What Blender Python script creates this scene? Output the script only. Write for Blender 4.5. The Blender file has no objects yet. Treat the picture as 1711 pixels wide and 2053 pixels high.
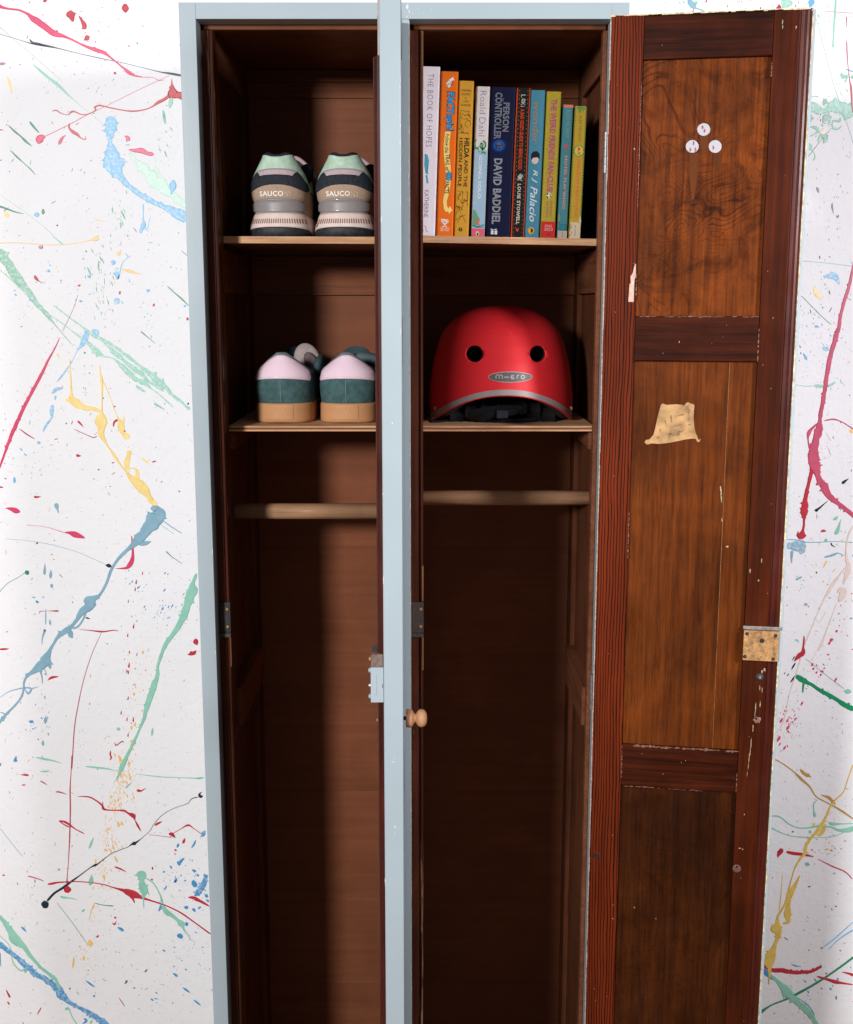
import bpy, bmesh, math, random
from mathutils import Vector, Matrix
random.seed(7)
sc = bpy.context.scene
COL = sc.collection
# ---------------------------------------------------------------- camera
cam = bpy.data.cameras.new("camera"); cam.sensor_fit = 'VERTICAL'; cam.sensor_height = 36.0
cam.lens = 2350.0 / 2053.0 * 36.0
cam.clip_start = 0.02; cam.clip_end = 50
co = bpy.data.objects.new("camera", cam); COL.objects.link(co)
co.location = (0, -1.55, 1.43); co.rotation_euler = (math.radians(90 - 10.039), 0, 0)
sc.camera = co
# ---------------------------------------------------------------- light
w = bpy.data.worlds.new("World"); sc.world = w; w.use_nodes = True
w.node_tree.nodes["Background"].inputs[0].default_value = (0.93, 0.93, 1.0, 1)
w.node_tree.nodes["Background"].inputs[1].default_value = 0.24
def area(name, loc, tgt, size, power, col, spread=180):
    l = bpy.data.lights.new(name, 'AREA'); l.shape = 'DISK'; l.size = size; l.energy = power; l.color = col; l.spread = math.radians(spread)
    o = bpy.data.objects.new(name, l); COL.objects.link(o); o.location = loc
    o.rotation_euler = (Vector(tgt) - Vector(loc)).to_track_quat('-Z', 'Y').to_euler()
area("studio_lamp", (-1.34, -3.00, 1.96), (0.12, 0, 1.15), 0.40, 73, (1.0, 0.985, 0.975), 145)
area("studio_lamp", (1.27, -1.50, 1.84), (0.45, 0, 1.24), 0.34, 9.4, (1.0, 0.955, 0.98), 84)
sc.view_settings.view_transform = 'Standard'; sc.view_settings.look = 'None'
sc.view_settings.exposure = 0; sc.view_settings.gamma = 1
sc.cycles.max_bounces = 6

# ---------------------------------------------------------------- materials
def nt(name):
    m = bpy.data.materials.new(name); m.use_nodes = True
    t = m.node_tree; b = t.nodes["Principled BSDF"]
    return m, t, b
def nd(t, typ, **kw):
    n = t.nodes.new(typ)
    for k, v in kw.items():
        if k.startswith('i_'):
            n.inputs[k[2:].replace('_', ' ')].default_value = v
        else: setattr(n, k, v)
    return n
def ramp(t, src, stops):
    r = t.nodes.new('ShaderNodeValToRGB')
    el = r.color_ramp.elements
    while len(el) < len(stops): el.new(0.5)
    for e, (p, c) in zip(el, stops):
        e.position = p; e.color = (c if len(c) == 4 else tuple(c) + (1,))
    t.links.new(src, r.inputs[0]); return r
def mix(t, fac, a, b, mode='MIX'):
    n = t.nodes.new('ShaderNodeMix'); n.data_type = 'RGBA'; n.blend_type = mode
    for s_, v in ((n.inputs[0], fac), (n.inputs[6], a), (n.inputs[7], b)):
        if hasattr(v, 'is_output'): t.links.new(v, s_)
        elif isinstance(v, (int, float)): s_.default_value = v
        else: s_.default_value = (v if len(v) == 4 else tuple(v) + (1,))
    return n.outputs[2]
def coords(t, scale=(1, 1, 1), rnd=True, rot=(0, 0, 0)):
    tc = t.nodes.new('ShaderNodeTexCoord'); mp = t.nodes.new('ShaderNodeMapping')
    mp.inputs['Scale'].default_value = scale; mp.inputs['Rotation'].default_value = rot
    t.links.new(tc.outputs['Object'], mp.inputs['Vector'])
    if rnd:
        oi = t.nodes.new('ShaderNodeObjectInfo'); mu = nd(t, 'ShaderNodeVectorMath', operation='MULTIPLY')
        cmb = t.nodes.new('ShaderNodeCombineXYZ')
        for i in range(3): t.links.new(oi.outputs['Random'], cmb.inputs[i])
        t.links.new(cmb.outputs[0], mu.inputs[0]); mu.inputs[1].default_value = (3.1, 5.7, 9.3)
        t.links.new(mu.outputs[0], mp.inputs['Location'])
    return mp.outputs[0]
def bump(t, b, h, strength=.2, dist=.001):
    n = t.nodes.new('ShaderNodeBump'); n.inputs['Strength'].default_value = strength; n.inputs['Distance'].default_value = dist
    t.links.new(h, n.inputs['Height']); t.links.new(n.outputs[0], b.inputs['Normal'])
def noise(t, v, scale, detail=4, rough=.55, dist=0):
    n = nd(t, 'ShaderNodeTexNoise'); n.inputs['Scale'].default_value = scale; n.inputs['Detail'].default_value = detail
    n.inputs['Roughness'].default_value = rough; n.inputs['Distortion'].default_value = dist
    t.links.new(v, n.inputs['Vector']); return n.outputs['Fac']

def plain(name, col, rough=.5, metal=0, var=.12, vs=60, bumps=.1, coat=0, bs=None):
    m, t, b = nt(name); v = coords(t)
    f = noise(t, v, vs)
    r = ramp(t, f, [(.3, [c * (1 - var) for c in col]), (.7, [min(1, c * (1 + var)) for c in col])])
    t.links.new(r.outputs[0], b.inputs['Base Color'])
    b.inputs['Roughness'].default_value = rough; b.inputs['Metallic'].default_value = metal
    b.inputs['Coat Weight'].default_value = coat * .5; b.inputs['Specular IOR Level'].default_value = .5 if metal else .22
    if bumps: bump(t, b, noise(t, v, bs or vs * 6, 3), bumps, .0006)
    return m

def wood(name, light, dark, axis='Z', grain=120, gr_amt=.6, streak=True, rough=.35, coat=.3, blotch=.35, wear=0, wearcol=(.32, .18, .105), figure=0, fibre=0, pores=.45):
    """grain runs along `axis`; bands across"""
    m, t, b = nt(name)
    st = {'Z': (1, 1, .035), 'X': (.035, 1, 1), 'Y': (1, .035, 1)}[axis]
    v = coords(t, st); v0 = coords(t)
    f1 = noise(t, v, grain, 5, .6, .4)          # fibres
    f2 = noise(t, v, grain * 4, 3, .6)
    big = noise(t, v0, 7, 4, .6, .6)
    c = ramp(t, f1, [(.36, dark), (.5, [(a * .5 + d * .5) for a, d in zip(light, dark)]), (.64, light)]).outputs[0]
    mid = [(a * .55 + d * .45) for a, d in zip(light, dark)]
    c = mix(t, 1 - gr_amt, c, mid)
    # pores
    pr = ramp(t, f2, [(.30, (.35,) * 3), (.46, (1, 1, 1))]).outputs[0]
    c = mix(t, pores, c, pr, 'MULTIPLY')
    bl = ramp(t, big, [(.32, (1 - blotch,) * 3), (.68, (1 + blotch * .35,) * 3)]).outputs[0]
    c = mix(t, 1, c, bl, 'MULTIPLY')
    if figure:   # rotary cut plywood figure: contour lines of a slow noise
        vf = coords(t, (9, 9, 8))
        h = noise(t, vf, 1.0, 3, .45, .9)
        mu = nd(t, 'ShaderNodeMath', operation='MULTIPLY'); t.links.new(h, mu.inputs[0]); mu.inputs[1].default_value = 230
        sn = nd(t, 'ShaderNodeMath', operation='SINE'); t.links.new(mu.outputs[0], sn.inputs[0])
        ln = ramp(t, sn.outputs[0], [(.0, (1.05, 1.03, 1)), (.55, (1, 1, 1)), (.93, (.46, .38, .40))]).outputs[0]
        mk = ramp(t, noise(t, v0, 9, 3), [(.38, (.15,) * 3), (.60, (1, 1, 1))]).outputs[0]
        ml = nd(t, 'ShaderNodeMath', operation='MULTIPLY'); t.links.new(mk, ml.inputs[0]); ml.inputs[1].default_value = figure
        c = mix(t, ml.outputs[0], c, ln, 'MULTIPLY')
        sp = ramp(t, noise(t, v0, 24, 5, .65, 1.0), [(.34, (.34, .27, .25)), (.52, (1, 1, 1)), (.70, (1.25, 1.2, 1.1))]).outputs[0]
        c = mix(t, .75 * figure, c, sp, 'MULTIPLY')
    if fibre:
        ff = noise(t, coords(t, (1, 1, .07)), 330, 4, .65)
        c = mix(t, 1, c, ramp(t, ff, [(.30, (.66, .62, .60)), (.50, (1, 1, 1)), (.70, (1.16, 1.12, 1.05))]).outputs[0], 'MULTIPLY')
    if wear:
        wr = ramp(t, noise(t, v, 55, 6, .75), [(.66 - wear * .1, (0, 0, 0)), (.69 - wear * .1, (1, 1, 1))]).outputs[0]
        c = mix(t, wr, c, wearcol)
    t.links.new(c, b.inputs['Base Color'])
    rr = ramp(t, noise(t, v0, 20, 4), [(.3, (rough * .75,) * 3), (.7, (min(1, rough * 1.35),) * 3)]).outputs[0]
    t.links.new(rr, b.inputs['Roughness'])
    b.inputs['Coat Weight'].default_value = coat * .10; b.inputs['Coat Roughness'].default_value = .28; b.inputs['Specular IOR Level'].default_value = .05
    bump(t, b, f1, .25, .0006)
    return m

def pine(name, light, dark, period=.0037, axis='Z', rough=.5):
    m, t, b = nt(name)
    tc = t.nodes.new('ShaderNodeTexCoord')
    sx = nd(t, 'ShaderNodeSeparateXYZ'); t.links.new(tc.outputs['Object'], sx.inputs[0])
    st = {'Z': (6, 6, 1.3), 'X': (1.3, 6, 6)}[axis]
    v = coords(t, st, rnd=True)
    n1 = noise(t, v, 2.2, 4, .55)
    vf = coords(t, {'Z': (1, 1, .03), 'X': (.03, 1, 1)}[axis]); n2 = noise(t, vf, 160, 4, .6)
    a = nd(t, 'ShaderNodeMath', operation='MULTIPLY'); t.links.new(n1, a.inputs[0]); a.inputs[1].default_value = 34
    m1 = nd(t, 'ShaderNodeMath', operation='MULTIPLY_ADD'); t.links.new(sx.outputs[0 if axis == 'Z' else 2], m1.inputs[0]); m1.inputs[1].default_value = 6.283 / period
    t.links.new(a.outputs[0], m1.inputs[2])
    m2 = nd(t, 'ShaderNodeMath', operation='MULTIPLY_ADD'); t.links.new(n2, m2.inputs[0]); m2.inputs[1].default_value = 5; t.links.new(m1.outputs[0], m2.inputs[2])
    s = nd(t, 'ShaderNodeMath', operation='SINE'); t.links.new(m2.outputs[0], s.inputs[0])
    c = ramp(t, s.outputs[0], [(.0, light), (.42, [x * .8 + y * .2 for x, y in zip(light, dark)]), (.88, dark)]).outputs[0]
    n3 = noise(t, coords(t, (1, 1, .25)), 12, 3)
    c = mix(t, 1, c, ramp(t, n3, [(.3, (.62,) * 3), (.7, (1.12,) * 3)]).outputs[0], 'MULTIPLY')
    c = mix(t, .35, c, ramp(t, n2, [(.35, (.4,) * 3), (.6, (1.1,) * 3)]).outputs[0], 'MULTIPLY')
    t.links.new(c, b.inputs['Base Color']); b.inputs['Roughness'].default_value = rough
    b.inputs['Coat Weight'].default_value = .02; b.inputs['Specular IOR Level'].default_value = .05
    bump(t, b, s.outputs[0], .12, .0005)
    return m

def painted(name, col, chip=(.78, .74, .62), chips=.0, brush='Z', rough=.38):
    m, t, b = nt(name); v0 = coords(t, rnd=False)
    vb = coords(t, {'Z': (1, 1, .04), 'X': (.04, 1, 1)}[brush])
    f = noise(t, v0, 9, 4)
    c = ramp(t, f, [(.3, [x * .965 for x in col]), (.7, [min(1, x * 1.03) for x in col])]).outputs[0]
    if chips:
        k = ramp(t, noise(t, v0, 150, 6, .8), [(.72 - chips * .1, (0, 0, 0)), (.735 - chips * .1, (1, 1, 1))]).outputs[0]
        c = mix(t, k, c, chip)
    t.links.new(c, b.inputs['Base Color']); b.inputs['Roughness'].default_value = rough
    b.inputs['Coat Weight'].default_value = .02; b.inputs['Specular IOR Level'].default_value = .2
    ad = nd(t, 'ShaderNodeMath', operation='ADD')
    t.links.new(noise(t, vb, 260, 4), ad.inputs[0]); t.links.new(noise(t, v0, 45, 3), ad.inputs[1])
    bump(t, b, ad.outputs[0], .16, .0006)
    return m

BLUE = (.308, .372, .405)
def grime_brass():
    m, t, b = nt('dirty_brass'); v = coords(t)
    c = ramp(t, noise(t, v, 110, 6, .7), [(.30, (.09, .045, .02)), (.48, (.36, .195, .075)), (.70, (.50, .29, .12))]).outputs[0]
    c = mix(t, 1, c, ramp(t, noise(t, v, 520, 4, .7), [(.34, (.35, .32, .3)), (.46, (1, 1, 1))]).outputs[0], 'MULTIPLY')
    t.links.new(c, b.inputs['Base Color']); b.inputs['Roughness'].default_value = .5; b.inputs['Metallic'].default_value = .15
    bump(t, b, noise(t, v, 300, 4), .5, .0005); return m
M = {}
M['blue'] = painted('blue_grey_paint', BLUE, chips=.06)
M['blueX'] = painted('blue_grey_paint_rail', BLUE, brush='X', chips=.06)
M['cream_edge'] = plain('chipped_cream_edge', (.50, .42, .27), .6, var=.5, vs=160, bumps=.5)
M['core_wood'] = wood('old_interior_wood', (.245, .086, .042), (.140, .047, .023), 'X', 90, .26, rough=.42, coat=.18, blotch=.18, pores=.08)
M['side_wood'] = wood('old_side_wood', (.180, .062, .030), (.080, .028, .014), 'Z', 70, .5, rough=.42, coat=.2, blotch=.3)
M['rail_wood'] = wood('old_rail_wood', (.230, .085, .042), (.105, .036, .018), 'Y', 70, .5, rough=.42, coat=.2, blotch=.3)
M['back_rail'] = wood('old_back_rail_wood', (.28, .098, .045), (.15, .050, .023), 'X', 70, .5, rough=.42, coat=.2, blotch=.25)
M['stop_wood'] = wood('varnished_stop', (.095, .028, .016), (.034, .011, .007), 'Z', 120, .6, rough=.3, coat=.45, blotch=.3, wear=.35)
M['stop_woodX'] = wood('varnished_stop_top', (.19, .065, .028), (.075, .026, .013), 'X', 120, .6, rough=.35, coat=.4, blotch=.35, wear=.5, wearcol=(.42, .22, .10))
M['shelf_top'] = wood('shelf_wood', (.30, .150, .085), (.15, .07, .04), 'X', 60, .5, rough=.45, coat=.1, blotch=.25)
M['ply_edge'] = wood('shelf_edge_wood', (.74, .45, .26), (.46, .24, .13), 'X', 150, .8, rough=.5, coat=.05, blotch=.25)
M['rod_wood'] = wood('hanging_rod_wood', (.50, .285, .165), (.34, .18, .095), 'X', 90, .5, rough=.4, coat=.15, blotch=.3)
M['pine'] = pine('resinous_pine', (.130, .018, .004), (.013, .004, .002))
M['pineX'] = wood('dark_rail_wood', (.056, .010, .003), (.013, .003, .0015), 'X', 150, .8, rough=.48, coat=.4, blotch=.5, wear=.02)
M['mahog'] = wood('red_mahogany', (.076, .013, .003), (.022, .005, .002), 'Z', 130, .55, rough=.5, coat=.35, blotch=.35, wear=.0)
M['bead'] = wood('polished_bead', (.085, .013, .006), (.030, .006, .004), 'Z', 140, .6, rough=.36, coat=.4, blotch=.35)
M['bead'].node_tree.nodes['Principled BSDF'].inputs['Specular IOR Level'].default_value = .22
M['worn_wood'] = wood('worn_bare_wood', (.30, .13, .06), (.12, .05, .025), 'Z', 90, .7, rough=.5, coat=0, blotch=.5)
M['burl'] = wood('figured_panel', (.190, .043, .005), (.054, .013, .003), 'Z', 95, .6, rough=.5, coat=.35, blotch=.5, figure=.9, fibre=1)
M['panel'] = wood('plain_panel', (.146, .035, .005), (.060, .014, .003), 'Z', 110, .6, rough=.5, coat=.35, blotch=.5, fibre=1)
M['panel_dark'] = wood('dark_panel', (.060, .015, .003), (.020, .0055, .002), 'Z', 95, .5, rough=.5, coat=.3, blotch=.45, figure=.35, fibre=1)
M['drip'] = wood('wet_stain', (.13, .036, .010), (.070, .020, .007), 'Z', 60, .4, rough=.3, coat=.4, blotch=.2)
M['fresh'] = plain('pale_split_wood', (.32, .14, .05), .5, var=.35, vs=120)
M['brass'] = grime_brass()
M['iron'] = plain('dark_iron', (.018, .016, .015), .6, .1, var=.4, vs=200, bumps=.4)
M['brown_iron'] = plain('brown_iron', (.045, .030, .026), .6, .1, var=.3, vs=200, bumps=.4)
M['steel'] = plain('dull_steel', (.40, .39, .37), .4, .8, var=.3, vs=200)
M['slot'] = plain('black_slot', (.004, .004, .004), .8, bumps=0)
M['knob'] = wood('turned_knob_wood', (.56, .30, .16), (.38, .18, .09), 'Z', 60, .5, rough=.3, coat=.4, blotch=.2)
M['glue'] = plain('dried_glue', (.34, .20, .085), .55, var=.35, vs=70, bumps=.5, bs=160)
M['chalk'] = plain('chipped_primer', (.50, .53, .54), .6, var=.15)
M['pinkedge'] = plain('faded_pink_grey_edge', (.36, .32, .31), .5, var=.12)
M['splinter'] = plain('rubbed_bare_wood', (.15, .070, .045), .6, var=.5, vs=200)
M['chip'] = plain('cream_paint_fleck', (.33, .25, .155), .6, var=.4, vs=300)

# wall
m, t, b = nt('white_wall_paint'); v0 = coords(t, rnd=False)
c = ramp(t, noise(t, v0, 3, 5), [(.3, (.80, .80, .825)), (.7, (.85, .85, .875))]).outputs[0]
gr = ramp(t, noise(t, coords(t, (1, 1, 2.2), rnd=False, rot=(0, .7, 0)), 130, 5, .75), [(.30, (.55, .55, .58)), (.345, (1, 1, 1))]).outputs[0]
c = mix(t, .55, c, gr, 'MULTIPLY'); t.links.new(c, b.inputs['Base Color'])
b.inputs['Roughness'].default_value = .65
ad = nd(t, 'ShaderNodeMath', operation='ADD'); t.links.new(noise(t, v0, 90, 5, .6), ad.inputs[0]); t.links.new(noise(t, v0, 14, 3), ad.inputs[1])
bump(t, b, ad.outputs[0], .38, .0028)
M['wall'] = m
PC = {'R': (.50, .035, .055), 'K': (.66, .06, .15), 'R2': (.42, .07, .10), 'R3': (.56, .09, .16), 'L': (.20, .48, .73), 'T': (.24, .42, .53),
      'B': (.07, .30, .58), 'B2': (.16, .43, .75), 'M': (.28, .58, .46), 'W': (.50, .74, .61), 'G': (.04, .25, .15), 'G2': (.22, .48, .36), 'G3': (.015, .27, .12),
      'Y': (.90, .68, .27), 'Y2': (.72, .50, .12), 'O': (.82, .52, .18), 'O2': (.50, .30, .09), 'N': (.015, .025, .05), 'N2': (.14, .17, .24),
      'S': (.60, .59, .62), 'C': (.80, .66, .60), 'P': (.42, .22, .42)}
def dry(name, c):      # thin dragged paint: the wall shows through in streaks
    m, t, b = nt(name); v = coords(t, rnd=False); vs_ = coords(t, (1, 1, 1), rnd=False, rot=(0, .75, 0))
    mp = nd(t, 'ShaderNodeVectorMath', operation='MULTIPLY'); t.links.new(vs_, mp.inputs[0]); mp.inputs[1].default_value = (1, 1, 1)
    k = ramp(t, noise(t, mp.outputs[0], 190, 5, .7), [(.47, (0, 0, 0)), (.60, (.42, .42, .42))]).outputs[0]
    t.links.new(mix(t, k, c, (.84, .835, .85)), b.inputs['Base Color']); b.inputs['Roughness'].default_value = .45
    bump(t, b, noise(t, v, 150, 4), .3, .0006); return m
for k, c in PC.items():
    M['d' + k] = dry('dragged_paint_' + k, c)
    M['p' + k] = plain('splash_paint_' + k, c, .34, var=.10, vs=70, bumps=.25, bs=120)

# ---------------------------------------------------------------- mesh helpers
class MB:
    def __init__(s): s.v = []; s.f = []; s.mi = []
    def add(s, vs, fs, mi=0):
        n = len(s.v); s.v += [tuple(v) for v in vs]; s.f += [tuple(i + n for i in f) for f in fs]; s.mi += [mi] * len(fs); return s
    def box(s, x0, x1, y0, y1, z0, z1, mi=0):
        vs = [(x0, y0, z0), (x1, y0, z0), (x1, y1, z0), (x0, y1, z0), (x0, y0, z1), (x1, y0, z1), (x1, y1, z1), (x0, y1, z1)]
        fs = [(0, 3, 2, 1), (4, 5, 6, 7), (0, 1, 5, 4), (1, 2, 6, 5), (2, 3, 7, 6), (3, 0, 4, 7)]
        return s.add(vs, fs, mi)
    def prism(s, poly, z0, z1, mi=0):       # poly in xy extruded along z
        n = len(poly); vs = [(x, y, z0) for x, y in poly] + [(x, y, z1) for x, y in poly]
        fs = [tuple(range(n))[::-1], tuple(range(n, 2 * n))] + [(i, (i + 1) % n, n + (i + 1) % n, n + i) for i in range(n)]
        return s.add(vs, fs, mi)
    def plate(s, poly, y0, y1, mi=0):       # poly in xz, thin along y (y0 front)
        n = len(poly); vs = [(x, y0, z) for x, z in poly] + [(x, y1, z) for x, z in poly]
        fs = [tuple(range(n)), tuple(range(n, 2 * n))[::-1]] + [(i, n + i, n + (i + 1) % n, (i + 1) % n) for i in range(n)]
        return s.add(vs, fs, mi)
    def lathe(s, prof, axis='X', c=(0, 0, 0), seg=32, mi=0):  # prof [(along, r)]
        vs = []
        for a, r in prof:
            for i in range(seg):
                th = 2 * math.pi * i / seg; p, q = r * math.cos(th), r * math.sin(th)
                vs.append({'X': (c[0] + a, c[1] + p, c[2] + q), 'Y': (c[0] + p, c[1] + a, c[2] + q), 'Z': (c[0] + p, c[1] + q, c[2] + a)}[axis])
        fs = []
        for k in range(len(prof) - 1):
            for i in range(seg):
                j = (i + 1) % seg; fs.append((k * seg + i, k * seg + j, (k + 1) * seg + j, (k + 1) * seg + i))
        fs.append(tuple(range(seg))[::-1]); fs.append(tuple(range((len(prof) - 1) * seg, len(prof) * seg)))
        return s.add(vs, fs, mi)
    def tube(s, pts, r, seg=10, mi=0, closed=False):
        pts = [Vector(p) for p in pts]; n = len(pts); vs = []; rr = r if isinstance(r, (list, tuple)) else [r] * n
        for i, p in enumerate(pts):
            d = (pts[min(i + 1, n - 1)] - pts[max(i - 1, 0)]).normalized()
            a = d.cross(Vector((0.13, .21, 1))).normalized(); bb = d.cross(a)
            for k in range(seg):
                th = 2 * math.pi * k / seg; vs.append(p + (a * math.cos(th) + bb * math.sin(th)) * rr[i])
        fs = [(i * seg + k, i * seg + (k + 1) % seg, (i + 1) * seg + (k + 1) % seg, (i + 1) * seg + k) for i in range(n - 1) for k in range(seg)]
        fs += [tuple(range(seg))[::-1], tuple(range((n - 1) * seg, n * seg))]
        return s.add(vs, fs, mi)
    def grid(s, fn, nu, nv, mi=0, flip=False):
        vs = [fn(i / nu, j / nv) for i in range(nu + 1) for j in range(nv + 1)]
        fs = []
        for i in range(nu):
            for j in range(nv):
                a = i * (nv + 1) + j; q = (a, a + nv + 1, a + nv + 2, a + 1)
                fs.append(q[::-1] if flip else q)
        return s.add(vs, fs, mi)
    def build(s, name, mats, parent=None, smooth=False, bevel=0, fix=True, seg=2):
        me = bpy.data.meshes.new(name); me.from_pydata(s.v, [], s.f)
        for mm in (mats if isinstance(mats, (list, tuple)) else [mats]): me.materials.append(M[mm] if isinstance(mm, str) else mm)
        for p, i in zip(me.polygons, s.mi): p.material_index = i; p.use_smooth = smooth
        if fix:
            bm = bmesh.new(); bm.from_mesh(me); bmesh.ops.recalc_face_normals(bm, faces=bm.faces); bm.to_mesh(me); bm.free()
        me.update()
        o = bpy.data.objects.new(name, me); COL.objects.link(o)
        if parent is not None: o.parent = parent
        if bevel:
            bv = o.modifiers.new('bevel', 'BEVEL'); bv.width = bevel; bv.segments = seg; bv.limit_method = 'ANGLE'; bv.angle_limit = math.radians(50)
        return o
def empty(name, loc=(0, 0, 0), rot=(0, 0, 0), parent=None, **tags):
    o = bpy.data.objects.new(name, None); COL.objects.link(o); o.location = loc; o.rotation_euler = rot; o.empty_display_size = .02
    if parent: o.parent = parent
    for k, v in tags.items(): o[k] = v
    return o
def box(name, x0, x1, y0, y1, z0, z1, mat, parent=None, bevel=.0008):
    return MB().box(x0, x1, y0, y1, z0, z1).build(name, mat, parent, bevel=bevel)
def ell(cx, cz, rx, rz, n=24, rot=0):
    return [(cx + rx * math.cos(a) * math.cos(rot) - rz * math.sin(a) * math.sin(rot), cz + rx * math.cos(a) * math.sin(rot) + rz * math.sin(a) * math.cos(rot)) for a in [2 * math.pi * i / n for i in range(n)]]
def blob(cx, cz, rx, rz, n=16, j=.25, rot=0):
    return [(cx + (x - cx) * k, cz + (z - cz) * k) for (x, z), k in ((p, 1 + random.uniform(-j, j)) for p in ell(cx, cz, rx, rz, n, rot))]
_tc = {}
def text_mesh(body, bold=0.0, shear=0.0, res=2, space=1.0):
    key = (body, bold, shear, space)
    if key in _tc: return _tc[key]
    cu = bpy.data.curves.new('t', 'FONT'); cu.body = body; cu.size = 1; cu.offset = bold; cu.shear = shear
    cu.resolution_u = res; cu.space_character = space; cu.extrude = 0.02
    ob = bpy.data.objects.new('t', cu); COL.objects.link(ob)
    dg = bpy.context.evaluated_depsgraph_get(); me = bpy.data.meshes.new_from_object(ob.evaluated_get(dg))
    vs = [tuple(v.co) for v in me.vertices]; fs = [tuple(p.vertices) for p in me.polygons]
    bpy.data.objects.remove(ob); bpy.data.curves.remove(cu); bpy.data.meshes.remove(me)
    x0 = min(v[0] for v in vs); x1 = max(v[0] for v in vs); y0 = min(v[1] for v in vs); y1 = max(v[1] for v in vs)
    vs = [((x - x0) / (x1 - x0), (y - y0) / (y1 - y0), z / .02) for x, y, z in vs]
    _tc[key] = (vs, fs); return _tc[key]
def place_text(mb, body, fn, mi=0, **kw):
    """fn(a along 0..1, b up 0..1, out 1 front / -1 back) -> point"""
    vs, fs = text_mesh(body, **kw)
    mb.add([fn(x, y, z) for x, y, z in vs], fs, mi)
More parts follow.
